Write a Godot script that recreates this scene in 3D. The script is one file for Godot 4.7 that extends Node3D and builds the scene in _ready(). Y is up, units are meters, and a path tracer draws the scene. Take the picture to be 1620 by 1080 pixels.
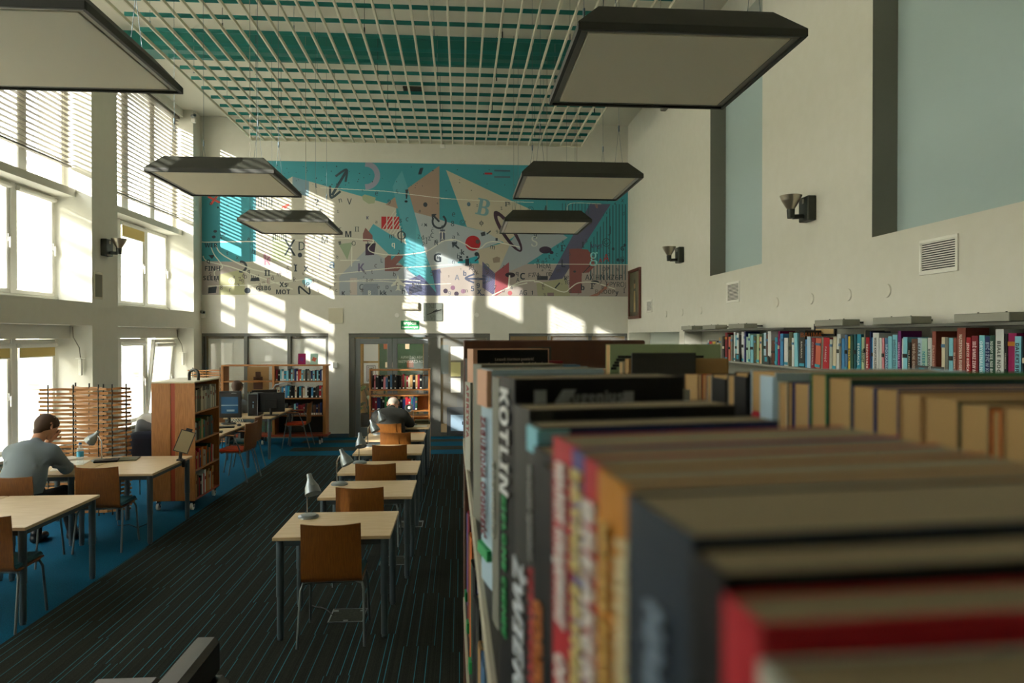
extends Node3D

const FZ := -15.05   # far wall face
const LX := -5.31    # left wall face
const RX := 3.59     # right wall face
const CH := 6.62     # ceiling height

var M := {}
var used := {}

# ---------------------------------------------------------------- mesh builder
class MB:
	var v := PackedVector3Array()
	var n := PackedVector3Array()
	var uv := PackedVector2Array()
	var ix := PackedInt32Array()
	var t := Transform3D.IDENTITY

	func vert(p: Vector3, nn: Vector3, u := Vector2.ZERO) -> int:
		v.append(t * p)
		n.append((t.basis * nn).normalized())
		uv.append(u)
		return v.size() - 1

	func face(i: int, j: int, k: int) -> void:
		var c := (v[j] - v[i]).cross(v[k] - v[i])
		if c.dot(n[i] + n[j] + n[k]) > 0.0:
			ix.append_array([i, k, j])
		else:
			ix.append_array([i, j, k])

	func quad(a: Vector3, b: Vector3, c: Vector3, d: Vector3, nn: Vector3) -> void:
		var i := vert(a, nn, Vector2(0, 1))
		vert(b, nn, Vector2(1, 1))
		vert(c, nn, Vector2(1, 0))
		vert(d, nn, Vector2(0, 0))
		face(i, i + 1, i + 2)
		face(i, i + 2, i + 3)

	func tri(a: Vector3, b: Vector3, c: Vector3, nn: Vector3) -> void:
		var i := vert(a, nn)
		vert(b, nn)
		vert(c, nn)
		face(i, i + 1, i + 2)

	func box(c: Vector3, s: Vector3, bev := 0.0) -> void:
		var h := s * 0.5
		var b: float = min(bev, min(h.x, min(h.y, h.z)) * 0.9)
		for ax in 3:
			for sg in [-1.0, 1.0]:
				var nn := Vector3.ZERO
				nn[ax] = sg
				var u := (ax + 1) % 3
				var w := (ax + 2) % 3
				var q := []
				for k in [[-1, -1], [1, -1], [1, 1], [-1, 1]]:
					var p := Vector3.ZERO
					p[ax] = sg * h[ax]
					p[u] = k[0] * (h[u] - b)
					p[w] = k[1] * (h[w] - b)
					q.append(c + p)
				quad(q[0], q[1], q[2], q[3], nn)
				if b > 0.0 and ax < 3:
					for sg2 in [-1.0, 1.0]:   # bevel between face ax and face u
						var n2 := Vector3.ZERO
						n2[ax] = sg
						n2[u] = sg2
						var e := []
						for k in [[0, -1], [0, 1], [1, 1], [1, -1]]:
							var p := Vector3.ZERO
							p[ax] = sg * (h[ax] - (b if k[0] == 1 else 0.0))
							p[u] = sg2 * (h[u] - (0.0 if k[0] == 1 else b))
							p[w] = k[1] * (h[w] - b)
							e.append(c + p)
						quad(e[0], e[1], e[2], e[3], n2.normalized())
		if b > 0.0:
			for sx in [-1.0, 1.0]:
				for sy in [-1.0, 1.0]:
					for sz in [-1.0, 1.0]:
						var k := Vector3(sx, sy, sz)
						tri(c + k * (h - Vector3(0, b, b)), c + k * (h - Vector3(b, 0, b)), c + k * (h - Vector3(b, b, 0)), k.normalized())

	func span(x0: float, x1: float, y0: float, y1: float, z0: float, z1: float, bev := 0.0) -> void:
		box(Vector3(x0 + x1, y0 + y1, z0 + z1) * 0.5, Vector3(absf(x1 - x0), absf(y1 - y0), absf(z1 - z0)), bev)

	func tube(path: Array, r, seg := 8, caps := true) -> void:
		var m := path.size()
		var side := Vector3.ZERO
		var rings := []
		for i in m:
			var d: Vector3 = path[min(i + 1, m - 1)] - path[max(i - 1, 0)]
			d = d.normalized()
			if side == Vector3.ZERO:
				side = d.cross(Vector3.UP if absf(d.y) < 0.9 else Vector3.RIGHT).normalized()
			else:
				side = (side - d * side.dot(d)).normalized()
			var up := d.cross(side)
			var rr: float = r[i] if r is Array else r
			var ring := []
			for k in seg:
				var a := TAU * k / seg
				var nn := side * cos(a) + up * sin(a)
				ring.append(vert(path[i] + nn * rr, nn))
			rings.append(ring)
			if caps and (i == 0 or i == m - 1):
				var cn := -d if i == 0 else d
				var c0 := vert(path[i], cn)
				var first := v.size()
				for k in seg:
					var a := TAU * k / seg
					vert(path[i] + (side * cos(a) + up * sin(a)) * rr, cn)
				for k in seg:
					face(c0, first + k, first + (k + 1) % seg)
		for i in m - 1:
			for k in seg:
				var k2 := (k + 1) % seg
				face(rings[i][k], rings[i + 1][k], rings[i + 1][k2])
				face(rings[i][k], rings[i + 1][k2], rings[i][k2])

	func rod(a: Vector3, b: Vector3, r: float, seg := 8) -> void:
		tube([a, b], r, seg)

	func lathe(prof: Array, seg := 20, c := Vector3.ZERO) -> void:   # profile of Vector2(radius, height) about y
		for i in prof.size() - 1:
			var p: Vector2 = prof[i]
			var q: Vector2 = prof[i + 1]
			var d := q - p
			if d.length() < 1e-6:
				continue
			var nn := Vector2(d.y, -d.x).normalized()
			var r0 := []
			var r1 := []
			for k in seg + 1:
				var a := TAU * k / seg
				var e := Vector3(cos(a), 0, sin(a))
				var n3 := e * nn.x + Vector3(0, nn.y, 0)
				r0.append(vert(c + e * p.x + Vector3(0, p.y, 0), n3, Vector2(float(k) / seg, p.y)))
				r1.append(vert(c + e * q.x + Vector3(0, q.y, 0), n3, Vector2(float(k) / seg, q.y)))
			for k in seg:
				face(r0[k], r1[k], r1[k + 1])
				face(r0[k], r1[k + 1], r0[k + 1])

	func prism(poly: PackedVector2Array, z0: float, z1: float) -> void:   # outline in x, y, extruded along z
		var idx := Geometry2D.triangulate_polygon(poly)
		for zz in [z0, z1]:
			var nn := Vector3(0, 0, 1 if zz == max(z0, z1) else -1)
			for i in range(0, idx.size(), 3):
				var a := poly[idx[i]]
				var b := poly[idx[i + 1]]
				var c := poly[idx[i + 2]]
				tri(Vector3(a.x, a.y, zz), Vector3(b.x, b.y, zz), Vector3(c.x, c.y, zz), nn)
		var ccw := not Geometry2D.is_polygon_clockwise(poly)
		for i in poly.size():
			var a := poly[i]
			var b := poly[(i + 1) % poly.size()]
			var d := (b - a).normalized()
			var nn := Vector3(d.y, -d.x, 0)
			if Geometry2D.is_point_in_polygon((a + b) * 0.5 + Vector2(nn.x, nn.y) * 0.0005, poly):
				nn = -nn
			quad(Vector3(a.x, a.y, z0), Vector3(b.x, b.y, z0), Vector3(b.x, b.y, z1), Vector3(a.x, a.y, z1), nn)

	func shell(f: Callable, nu: int, nv: int, th: float) -> void:   # a bent sheet with thickness
		var p := []
		var q := []
		for i in nu + 1:
			for j in nv + 1:
				var a := float(i) / nu
				var b := float(j) / nv
				var c: Vector3 = f.call(a, b)
				var du: Vector3 = f.call(min(a + 0.01, 1.0), b) - f.call(max(a - 0.01, 0.0), b)
				var dv: Vector3 = f.call(a, min(b + 0.01, 1.0)) - f.call(a, max(b - 0.01, 0.0))
				var nn := du.cross(dv).normalized()
				p.append([c + nn * th * 0.5, nn])
				q.append([c - nn * th * 0.5, -nn])
		for g in [p, q]:
			var base := v.size()
			for e in g:
				vert(e[0], e[1])
			for i in nu:
				for j in nv:
					var k := base + i * (nv + 1) + j
					face(k, k + 1, k + nv + 2)
					face(k, k + nv + 2, k + nv + 1)
		var rim := []
		for i in nu + 1:
			rim.append(i * (nv + 1))
		for j in range(1, nv + 1):
			rim.append(nu * (nv + 1) + j)
		for i in range(nu - 1, -1, -1):
			rim.append(i * (nv + 1) + nv)
		for j in range(nv - 1, 0, -1):
			rim.append(j)
		var mid := Vector3.ZERO
		for e in p:
			mid += e[0]
		mid /= p.size()
		for i in rim.size():
			var a: int = rim[i]
			var b: int = rim[(i + 1) % rim.size()]
			var pa: Vector3 = p[a][0]
			var pb: Vector3 = p[b][0]
			var en := (pb - pa).cross(p[a][1]).normalized()
			if en.dot(pa - mid) < 0:
				en = -en
			quad(pa, pb, q[b][0], q[a][0], en)

	func mesh() -> ArrayMesh:
		var a := []
		a.resize(Mesh.ARRAY_MAX)
		a[Mesh.ARRAY_VERTEX] = v
		a[Mesh.ARRAY_NORMAL] = n
		a[Mesh.ARRAY_TEX_UV] = uv
		a[Mesh.ARRAY_INDEX] = ix
		var m := ArrayMesh.new()
		m.add_surface_from_arrays(Mesh.PRIMITIVE_TRIANGLES, a)
		return m

# ---------------------------------------------------------------- nodes
func numbered(nm: String) -> String:
	var k: int = used.get(nm, 0)
	used[nm] = k + 1
	return nm if k == 0 else "%s_%03d" % [nm, k]

func part(nm: String, what, m: Material, parent: Node) -> MeshInstance3D:
	var o := MeshInstance3D.new()
	o.name = nm
	o.mesh = what.mesh() if what is MB else what
	o.material_override = m
	parent.add_child(o, true)
	return o

func struct(nm: String, what, m: Material) -> MeshInstance3D:
	var o := part(numbered(nm), what, m, self)
	o.set_meta("kind", "structure")
	return o

func tag(o: Node, label: String, category: String, group := "") -> void:
	o.set_meta("label", label)
	o.set_meta("category", category)
	if group:
		o.set_meta("group", group)

func thing(nm: String, label: String, category: String, at := Vector3.ZERO, turn := 0.0, group := "") -> Node3D:
	var o := Node3D.new()
	o.name = numbered(nm)
	add_child(o)
	o.position = at
	o.rotation.y = turn
	tag(o, label, category, group)
	return o

func solo(nm: String, what, m: Material, label: String, category: String, group := "") -> MeshInstance3D:
	var o := part(numbered(nm), what, m, self)
	tag(o, label, category, group)
	return o

func dup(src: Node3D, at: Vector3, turn: float, label: String) -> Node3D:
	var o: Node3D = src.duplicate()
	o.name = numbered(str(src.name).rstrip("0123456789").rstrip("_"))
	add_child(o)
	o.position = at
	o.rotation.y = turn
	o.set_meta("label", label)
	return o

func hexc(h: String) -> Color:
	return Color.html(h)

func mat(nm: String, h: String, rough := 0.7, metal := 0.0) -> StandardMaterial3D:
	if M.has(nm):
		return M[nm]
	var m := StandardMaterial3D.new()
	m.resource_name = nm
	m.albedo_color = hexc(h)
	m.roughness = rough
	m.metallic = metal
	M[nm] = m
	return m

func noise_image(w: int, h: int, fx: float, fy: float, c0: Color, c1: Color, sd: int, gain := 1.0) -> ImageTexture:
	var nz := FastNoiseLite.new()
	nz.seed = sd
	nz.noise_type = FastNoiseLite.TYPE_SIMPLEX_SMOOTH
	nz.frequency = 1.0
	nz.fractal_octaves = 4
	var im := Image.create(w, h, false, Image.FORMAT_RGB8)
	for y in h:
		for x in w:
			# wrap on a torus-like blend so that repeats do not show a seam
			var a := nz.get_noise_2d(x * fx, y * fy)
			var b := nz.get_noise_2d((x - w) * fx, y * fy)
			var kx := smoothstep(0.75, 1.0, float(x) / w)
			var s := lerpf(a, b, kx)
			im.set_pixel(x, y, c0.lerp(c1, clampf(0.5 + s * gain, 0, 1)))
	return ImageTexture.create_from_image(im)

func tex_mat(nm: String, tex: Texture2D, rough: float, scale: Vector3, world := false) -> StandardMaterial3D:
	var m := mat(nm, "ffffff", rough)
	m.albedo_texture = tex
	m.uv1_triplanar = true
	m.uv1_world_triplanar = world
	m.uv1_scale = scale
	return m

func text_mesh(s: String, h: float, fontname := "Droid Sans", weight := 700, depth := 0.001) -> TextMesh:
	var f := SystemFont.new()
	f.font_names = PackedStringArray([fontname])
	f.font_weight = weight
	var tm := TextMesh.new()
	tm.text = s
	tm.font = f
	tm.font_size = 32
	tm.pixel_size = h / 32.0 / 0.72
	tm.depth = depth
	tm.curve_step = 3.0
	return tm

func lettering(s: String, h: float, xf: Transform3D, m: Material, parent: Node, nm := "lettering", fontname := "Droid Sans", weight := 700) -> MeshInstance3D:
	var o := part(nm, text_mesh(s, h, fontname, weight), m, parent)
	o.transform = xf
	return o

func ordinal(k: int) -> String:
	var ones := ["", "first", "second", "third", "fourth", "fifth", "sixth", "seventh", "eighth", "ninth", "tenth", "eleventh", "twelfth", "thirteenth", "fourteenth", "fifteenth", "sixteenth", "seventeenth", "eighteenth", "nineteenth"]
	var tens := ["", "", "twenty", "thirty", "forty", "fifty", "sixty", "seventy", "eighty", "ninety"]
	var tenth := ["", "", "twentieth", "thirtieth", "fortieth", "fiftieth", "sixtieth", "seventieth", "eightieth", "ninetieth"]
	if k < 20:
		return ones[k]
	if k % 10 == 0:
		return tenth[k / 10]
	return tens[k / 10] + "-" + ones[k % 10]

# one row per book: gap before it, thickness, height in mm, tone, lean in degrees, spine title and its ink
const RIGHT_START := -9.470
const RIGHT_BOOKS_A := [
	[1, 40, 255, "white"],
	[1, 69, 235, "red"],
	[1, 79, 235, "dark red"],
	[1, 86, 233, "yellow"],
	[15, 39, 243, "grey"],
	[1, 60, 223, "cream"],
	[8, 90, 289, "tan"],
	[1, 51, 299, "grey"],
	[1, 65, 306, "dark grey"],
	[14, 79, 352, "dark red"],
	[1, 56, 332, "black"],
	[1, 55, 299, "coral"],
	[7, 62, 319, "grey"],
	[27, 41, 358, "white"],
	[1, 72, 319, "light blue"],
	[1, 58, 344, "white"],
	[1, 64, 325, "dark grey"],
	[6, 64, 356, "white"],
	[1, 40, 366, "lilac"],
	[1, 43, 362, "navy"],
	[3, 46, 300, "mint"],
	[3, 43, 337, "mint"],
	[1, 36, 263, "black"],
	[1, 76, 318, "light blue"],
	[12, 53, 306, "olive"],
	[11, 69, 330, "pale green"],
	[1, 47, 301, "orange"],
	[1, 35, 295, "cream"],
	[1, 38, 336, "dark green"],
	[1, 54, 347, "pale blue"],
	[1, 61, 330, "brown"],
	[8, 79, 361, "white"],
	[6, 73, 261, "brown"],
	[1, 59, 295, "teal"],
	[1, 30, 296, "red"],
	[1, 38, 360, "magenta"],
	[5, 64, 334, "blue"],
	[17, 84, 291, "white"],
	[19, 75, 350, "olive"],
	[14, 46, 291, "white"],
	[1, 75, 339, "light blue", 4],
	[17, 113, 369, "dark grey", 0, "BAUMAN", "b8b4a8"],
	[5, 59, 276, "blue"],
	[1, 66, 305, "pale blue"],
	[4, 65, 292, "dark red", -2, "CODZIENNA", "b09a98"],
	[5, 96, 287, "coral", -3],
	[7, 51, 297, "grey", -3],
	[4, 106, 293, "red", -3, "PAMIĘĆ", "d0b0b0"],
	[4, 48, 279, "light grey", -2],
	[3, 55, 298, "cream", -2],
	[3, 61, 326, "white", -2],
	[4, 35, 289, "grey"],
	[3, 45, 289, "blue"],
	[2, 39, 321, "steel blue"],
	[7, 50, 307, "yellow", 0, "ETYKA", "3a3a30"],
	[3, 46, 317, "dark green"],
]
const RIGHT_BOOKS_B := [
	[4, 33, 325, "dark teal"],
	[8, 59, 325, "teal", 0, "EDUKACJA", "cfe0e0"],
	[3, 53, 299, "pale green", 0, "Mindf", "101818"],
	[2, 20, 356, "grey"],
	[2, 49, 301, "red", 0, "REPORTAŻE", "e0c8c0"],
	[1, 18, 347, "navy"],
	[2, 36, 299, "blue"],
	[2, 81, 337, "white", 0, "WIEK KAPITALIZMU", "3a3c38"],
	[2, 30, 295, "white"],
	[1, 26, 295, "pink"],
	[6, 57, 295, "steel blue", 0, "SPOTKANIA", "a8c4d8"],
	[5, 47, 308, "light blue"],
	[3, 60, 320, "light blue", 0, "SKRADZIONE DZIECKO", "1c4a58"],
	[1, 38, 348, "purple", 0, "HISTORIA BEZ", "d8b0d0"],
	[7, 30, 292, "white"],
	[3, 49, 302, "light blue"],
	[5, 34, 261, "black", 0, "NA POLSKIEJ", "a8a898"],
	[1, 66, 289, "brown", 0, "WSPÓLNE GNIEWY", "b8a898"],
	[1, 45, 296, "pale blue", 0, "CAŁA PRAWDA", "2c3438"],
	[19, 55, 293, "mint", 0, "NIEBO", "2a8a9a"],
	[6, 40, 297, "white", 0, "ROZMOWY", "484c48"],
	[1, 39, 344, "brick", 0, "ZNACZENIE", "c8a090"],
	[56, 49, 302, "cream"],
	[1, 34, 301, "grey"],
	[2, 39, 297, "light blue"],
	[1, 28, 297, "brick", 0, "ZA ŁÓDZKĄ", "d8c0b0"],
	[1, 80, 366, "brick", 0, "NAZISTOWSKA EUGENIKA", "e0d0c4"],
	[26, 40, 301, "red", 0, "JESZCZE KOŃCA NIE", "e8d0c8"],
	[4, 57, 312, "dark red", 0, "IDŹ UMRZ ZEW MNIE", "e8c8c8"],
	[6, 47, 315, "light blue", 0, "ORYGINALNOŚĆ", "d8ecf0"],
	[1, 48, 307, "navy", 0, "BYĆ I ŻYĆ W KRAJU", "98a8c0"],
	[7, 41, 315, "dark green", 0, "NIGDY SIĘ NIE BAŁAM", "d0dcd4"],
	[3, 66, 354, "white", 0, "BIAŁE NOCE", "40443f"],
	[3, 24, 325, "black", 0, "PAMIĘTNIK", "a09c8c"],
	[1, 64, 328, "magenta"],
	[3, 47, 309, "light blue", 0, "DALEKI BRZEG", "1c3848"],
	[10, 30, 309, "black"],
	[4, 35, 315, "grey"],
	[8, 46, 321, "navy"],
	[7, 45, 315, "white"],
]

func _ready() -> void:
	# ---- camera
	var cam := Camera3D.new()
	cam.name = "camera"
	add_child(cam)
	cam.position = Vector3(0, 2.12, 0)
	cam.rotation_degrees = Vector3(-0.457, -4.169, 0)
	cam.keep_aspect = Camera3D.KEEP_HEIGHT
	var at := CameraAttributesPhysical.new()
	at.frustum_focal_length = 25.0
	at.frustum_focus_distance = 9.0
	at.frustum_near = 0.01
	at.frustum_far = 400.0
	at.exposure_aperture = 9.0
	cam.attributes = at
	cam.near = 0.01
	cam.far = 400.0
	cam.fov = 51.283
	cam.current = true
	# ---- sky, sun, exposure
	var env := Environment.new()
	env.background_mode = Environment.BG_SKY
	var sky := Sky.new()
	var sm := ProceduralSkyMaterial.new()
	sm.sky_top_color = hexc("dbdfe0")
	sm.sky_horizon_color = hexc("fbf1da")
	sm.ground_bottom_color = hexc("8a8780")
	sm.ground_horizon_color = hexc("d8d4c8")
	sm.sky_energy_multiplier = 4.9
	sm.ground_energy_multiplier = 1.2
	sm.sun_angle_max = 0.0
	sky.sky_material = sm
	env.sky = sky
	env.tonemap_mode = Environment.TONE_MAPPER_LINEAR
	env.tonemap_exposure = 0.46
	env.sdfgi_enabled = true
	env.ssao_enabled = true
	env.ssil_enabled = true
	var we := WorldEnvironment.new()
	we.name = "world_environment"
	we.environment = env
	add_child(we)
	var sun := DirectionalLight3D.new()
	sun.name = "sun"
	sun.light_color = hexc("fffaf0")
	sun.light_energy = 13.5
	sun.light_angular_distance = 0.53
	sun.shadow_enabled = true
	sun.sky_mode = DirectionalLight3D.SKY_MODE_LIGHT_ONLY
	add_child(sun)
	sun.look_at_from_position(Vector3.ZERO, Vector3(0.96, -0.445, -1.0))

	materials()
	outside()
	shell()
	windows()
	far_partition()
	back_rooms()
	ceiling_things()
	mural()
	wall_things()
	foreground_shelf()
	right_shelves()
	reading_row()
	left_desks()
	mobile_shelf()
	computer_desks()
	far_shelves()
	people()
	lounge()

# ---------------------------------------------------------------- materials
func materials() -> void:
	tex_mat("wall", noise_image(128, 128, 0.05, 0.05, hexc("d9d7c9"), hexc("dcdacd"), 3), 0.85, Vector3(0.7, 0.7, 0.7))
	mat("ceiling", "dbd7c6", 0.9)
	mat("niche", "a9bcbb", 0.85)
	mat("jamb", "7c7c70", 0.85)
	mat("pvc", "f2f0e6", 0.35)
	mat("teal_paint", "0f6f66", 0.6)
	mat("teal_bar", "0b7873", 0.5)
	mat("grid_white", "cfcbb4", 0.5)
	mat("steel_grey", "56646a", 0.4, 0.6)
	mat("chrome", "c8cacb", 0.15, 1.0)
	mat("silver", "8d9597", 0.38, 0.8)
	mat("leg_steel", "6c7678", 0.4, 0.75)
	mat("dark_metal", "2c3028", 0.45, 0.3)
	mat("black", "101211", 0.5)
	mat("black_gloss", "0b0c0d", 0.2)
	mat("rubber", "1a1b1b", 0.8)
	mat("frame_grey", "6e6f68", 0.45, 0.35)
	mat("shelf_grey", "9a9a8e", 0.5, 0.2)
	mat("paper", "e8e6dc", 0.8)
	mat("paper_yellow", "e2db9c", 0.8)
	mat("plaster_yellow", "d9bd74", 0.8)
	mat("diffuser", "ece3c6", 0.6)
	var g := mat("glass", "ffffff", 0.02)
	g.albedo_color = Color(0.95, 0.98, 0.97, 0.06)
	g.transparency = BaseMaterial3D.TRANSPARENCY_ALPHA
	tex_mat("birch", noise_image(256, 256, 0.012, 0.16, hexc("cfb790"), hexc("c0a57b"), 11), 0.42, Vector3(1, 1, 1))
	tex_mat("ply", noise_image(256, 256, 0.2, 0.015, hexc("80501c"), hexc("693d13"), 12), 0.38, Vector3(2, 2, 2))
	tex_mat("beech", noise_image(256, 256, 0.16, 0.012, hexc("b0753c"), hexc("966028"), 13), 0.45, Vector3(1.4, 1.4, 1.4))
	tex_mat("slat", noise_image(256, 256, 0.02, 0.2, hexc("c08a50"), hexc("a36d36"), 14), 0.5, Vector3(1, 1, 1))
	tex_mat("brown_panel", noise_image(128, 256, 0.2, 0.01, hexc("57301b"), hexc("4b2815"), 15), 0.5, Vector3(1, 1, 1))
	mat("orange_lam", "983a15", 0.45)
	mat("seat_teal", "0f4a52", 0.9)
	mat("seat_orange", "c8451c", 0.9)
	tex_mat("leather", noise_image(256, 256, 0.06, 0.06, hexc("221b14"), hexc("18130e"), 21), 0.32, Vector3(4, 4, 4))
	M.leather.metallic_specular = 0.5
	# carpets: ribbed charcoal tiles with broken teal threads, and a plain blue loop pile
	var im := Image.create(1024, 1024, false, Image.FORMAT_RGB8)
	var r := RandomNumberGenerator.new()
	r.seed = 5
	for x in 1024:
		var rib := 0.85 + 0.25 * r.randf()
		for y in 1024:
			var k := rib * (0.85 + 0.3 * r.randf())
			im.set_pixel(x, y, Color(0.15 * k, 0.157 * k, 0.138 * k))
	for c in 16:
		var off := r.randi_range(0, 255)
		for s in 4:
			for l in 3:
				var px := c * 64 + 4 + l * 21 + r.randi_range(0, 15)
				var tone := hexc("338fa1").lerp(hexc("286873"), r.randf())
				for yy in 256:
					im.set_pixel(px, (off + s * 256 + yy) % 1024, tone)
	var carpet := tex_mat("carpet_dark", ImageTexture.create_from_image(im), 0.95, Vector3(0.25, 0.25, 0.25), true)
	carpet.uv1_offset = Vector3(0.04, 0, 0.1)
	tex_mat("carpet_blue", noise_image(512, 512, 0.3, 0.3, hexc("115571"), hexc("0b4259"), 31, 1.2), 0.95, Vector3(0.5, 0.5, 0.5), true)
	tex_mat("carpet_plain", noise_image(256, 256, 0.3, 0.3, hexc("3c3f36"), hexc("2d3029"), 32, 1.2), 0.95, Vector3(0.5, 0.5, 0.5), true)
	for nm in ["carpet_dark", "carpet_blue", "carpet_plain"]:
		M[nm].metallic_specular = 0.15

# ---------------------------------------------------------------- what stands outside
func outside() -> void:
	var m := MB.new()
	m.span(-70, -6.1, -0.6, -0.4, -90, 60)
	struct("ground", m, mat("asphalt", "a8a59a", 0.9))
	var b := thing("apartment_building", "pale apartment building across the street, seen overexposed through the left windows", "building", Vector3(-24, -0.4, 0))
	m = MB.new()
	m.span(-5, 4, 0, 9.85, -75, 32)
	part("walls", m, mat("facade", "e9e4d2", 0.85), b)
	for fl in 3:
		for k in 14:
			var z := -70.0 + k * 5.2
			m = MB.new()
			m.span(3.98, 4.06, 0.9 + fl * 2.8, 2.3 + fl * 2.8, z, z + 1.5)
			var w := part("window", m, mat("facade_glass", "9fae8c", 0.2), b)
			m = MB.new()
			m.span(4.0, 4.1, 1.55 + fl * 2.8, 1.62 + fl * 2.8, z - 0.05, z + 1.55)
			part("transom", m, mat("pvc", ""), w)
			m = MB.new()
			m.span(4.06, 5.0, 0.3 + fl * 2.8, 1.0 + fl * 2.8, z + 1.8, z + 4.4)
			part("balcony", m, mat("facade_trim", "f2eee2", 0.8), b)
	# boarded roof rail: its gaps break the low sun into bands
	for k in 3:
		m = MB.new()
		m.span(3.7, 3.8, 10.12 + k * 0.4, 10.34 + k * 0.4, -75, 32)
		part("roof_rail", m, mat("facade_trim", ""), b)

# ---------------------------------------------------------------- room
func shell() -> void:
	var m := MB.new()
	m.span(-3.15, RX, -0.2, 0, -12.8, 5.4)
	struct("floor", m, M.carpet_dark)
	m = MB.new()
	m.span(LX - 0.8, -3.15, -0.2, 0, -15.05, 5.4)
	struct("floor", m, M.carpet_blue)
	var zz := [-15.05, -14.65, -14.3, -13.75, -13.3, -12.8]
	for i in 5:
		m = MB.new()
		m.span(-3.15, RX, -0.2, 0, zz[i], zz[i + 1])
		struct("floor", m, M.carpet_blue if i % 2 == 0 else M.carpet_plain)
	m = MB.new()
	m.span(LX - 0.9, RX + 0.6, CH, CH + 0.25, -15.3, 5.6)
	struct("ceiling", m, M.ceiling)
	# far wall: lintel, piers, and the strips between the glazed openings
	m = MB.new()
	m.span(LX - 0.75, RX + 0.6, 2.17, CH, FZ - 0.3, FZ)
	m.span(-2.74, -2.32, 0, 2.17, FZ - 0.3, FZ)
	m.span(0.63, 1.03, 0, 2.17, FZ - 0.3, FZ)
	m.span(LX - 0.75, LX, 0, 2.17, FZ - 0.3, FZ)
	m.span(RX, RX + 0.6, 0, 2.17, FZ - 0.3, FZ)
	struct("wall_far", m, M.wall)
	m = MB.new()
	m.span(LX - 0.75, RX + 0.6, 0, CH, 5.4, 5.6)
	struct("wall_back", m, M.wall)
	# left wall: piers, parapets, spandrel beams, sills and lintels
	m = MB.new()
	m.span(LX - 0.74, LX, 0, CH, FZ, BAYS[0][0])
	for k in 4:
		if k == 0:
			m.span(LX - 0.74, LX, 0, CH, BAYS[k][1], BAYS[k + 1][0])
		else:
			m.span(-5.9, -5.5, 0, CH, BAYS[k][1], BAYS[k + 1][0])
	m.span(LX - 0.74, LX, 0, CH, BAYS[4][1], 5.4)
	for k in 5:
		var z0: float = BAYS[k][0]
		var z1: float = BAYS[k][1]
		m.span(-6.05, -5.72, 0, 0.55, z0, z1)
		m.span(-6.05, LX, 2.27, 2.6, z0, z1)
		m.span(-6.05, -5.62, 2.08, 2.27, z0, z1)
		m.span(-6.05, -5.78, 2.6, 2.67, z0, z1)
		m.span(-6.05, -5.53, 4.12, 4.23, z0, z1)
		m.span(-6.05, -5.5, 6.47, CH, z0, z1)
	struct("wall_left", m, M.wall)
	for k in 3:
		m = MB.new()
		m.span(-5.9, -5.58, 0.55, 0.59, BAYS[k][0], BAYS[k][1], 0.006)
		struct("trim", m, M.pvc)
	# right wall, with three tall painted niches and the low recess at the far end
	m = MB.new()
	var wx := RX + 0.24
	m.span(wx, RX + 0.6, 2.19, CH, FZ, 5.4)
	m.span(RX, wx, 2.19, 2.98, FZ, 5.4)
	m.span(RX, wx, 6.2, CH, FZ, 5.4)
	var nz := [FZ, -10.02, -8.25, -5.98, -4.2, -1.94, -0.16, 5.4]
	for i in 4:
		m.span(RX, wx, 2.98, 6.2, nz[i * 2], nz[i * 2 + 1])
	m.span(RX, RX + 0.6, 0, 2.19, -11.45, 5.4)
	m.span(RX, RX + 0.6, 0, 2.19, -15.05, -14.93)
	struct("wall_right", m, M.wall)
	m = MB.new()
	m.span(RX + 0.45, RX + 0.6, 0, 2.19, -14.93, -11.45)
	struct("wall_right", m, mat("recess", "c3ccc4", 0.8))
	for i in 3:   # painted back and far jamb of each niche
		m = MB.new()
		m.span(wx - 0.012, wx, 2.98, 6.2, nz[i * 2 + 1], nz[i * 2 + 2])
		struct("trim", m, M.niche)
		m = MB.new()
		m.span(RX + 0.001, wx - 0.012, 2.98, 6.2, nz[i * 2 + 1], nz[i * 2 + 1] + 0.006)
		struct("trim", m, M.jamb)
	# ceiling beam
	m = MB.new()
	m.span(LX, RX, 6.35, CH, -11.27, -10.9)
	struct("trim", m, M.teal_paint)
	m = MB.new()
	m.span(-2.74, -2.32, 0, 0.08, FZ, FZ + 0.012)
	m.span(0.63, 1.03, 0, 0.08, FZ, FZ + 0.012)
	struct("baseboard_far", m, mat("skirting", "3c4a50", 0.6))

const BAYS := [[-14.64, -11.48], [-10.71, -7.55], [-7.35, -3.75], [-3.55, 0.1], [0.3, 4.2]]   # window bays along the left wall

func pane_frame(root: Node, x: float, y0: float, y1: float, z0: float, z1: float, w: float, openable := true) -> void:
	var m := MB.new()
	for s in [[y0, y0 + w, z0, z1], [y1 - w, y1, z0, z1], [y0 + w, y1 - w, z0, z0 + w], [y0 + w, y1 - w, z1 - w, z1]]:
		m.span(x - 0.035, x + 0.035, s[0], s[1], s[2], s[3], 0.008)
	var fr := part("sash", m, M.pvc, root)
	m = MB.new()
	m.span(x - 0.012, x - 0.004, y0 + w, y1 - w, z0 + w, z1 - w)
	part("pane", m, M.glass, fr)
	if openable:
		m = MB.new()
		m.span(x + 0.035, x + 0.05, y0 + (y1 - y0) * 0.5 - 0.05, y0 + (y1 - y0) * 0.5 + 0.05, z0 + 0.02, z0 + 0.05, 0.004)
		m.span(x + 0.05, x + 0.075, y0 + (y1 - y0) * 0.5 - 0.13, y0 + (y1 - y0) * 0.5 + 0.01, z0 + 0.025, z0 + 0.045, 0.006)
		part("window_handle", m, mat("handle_white", "dcdad0", 0.4), fr)

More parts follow.
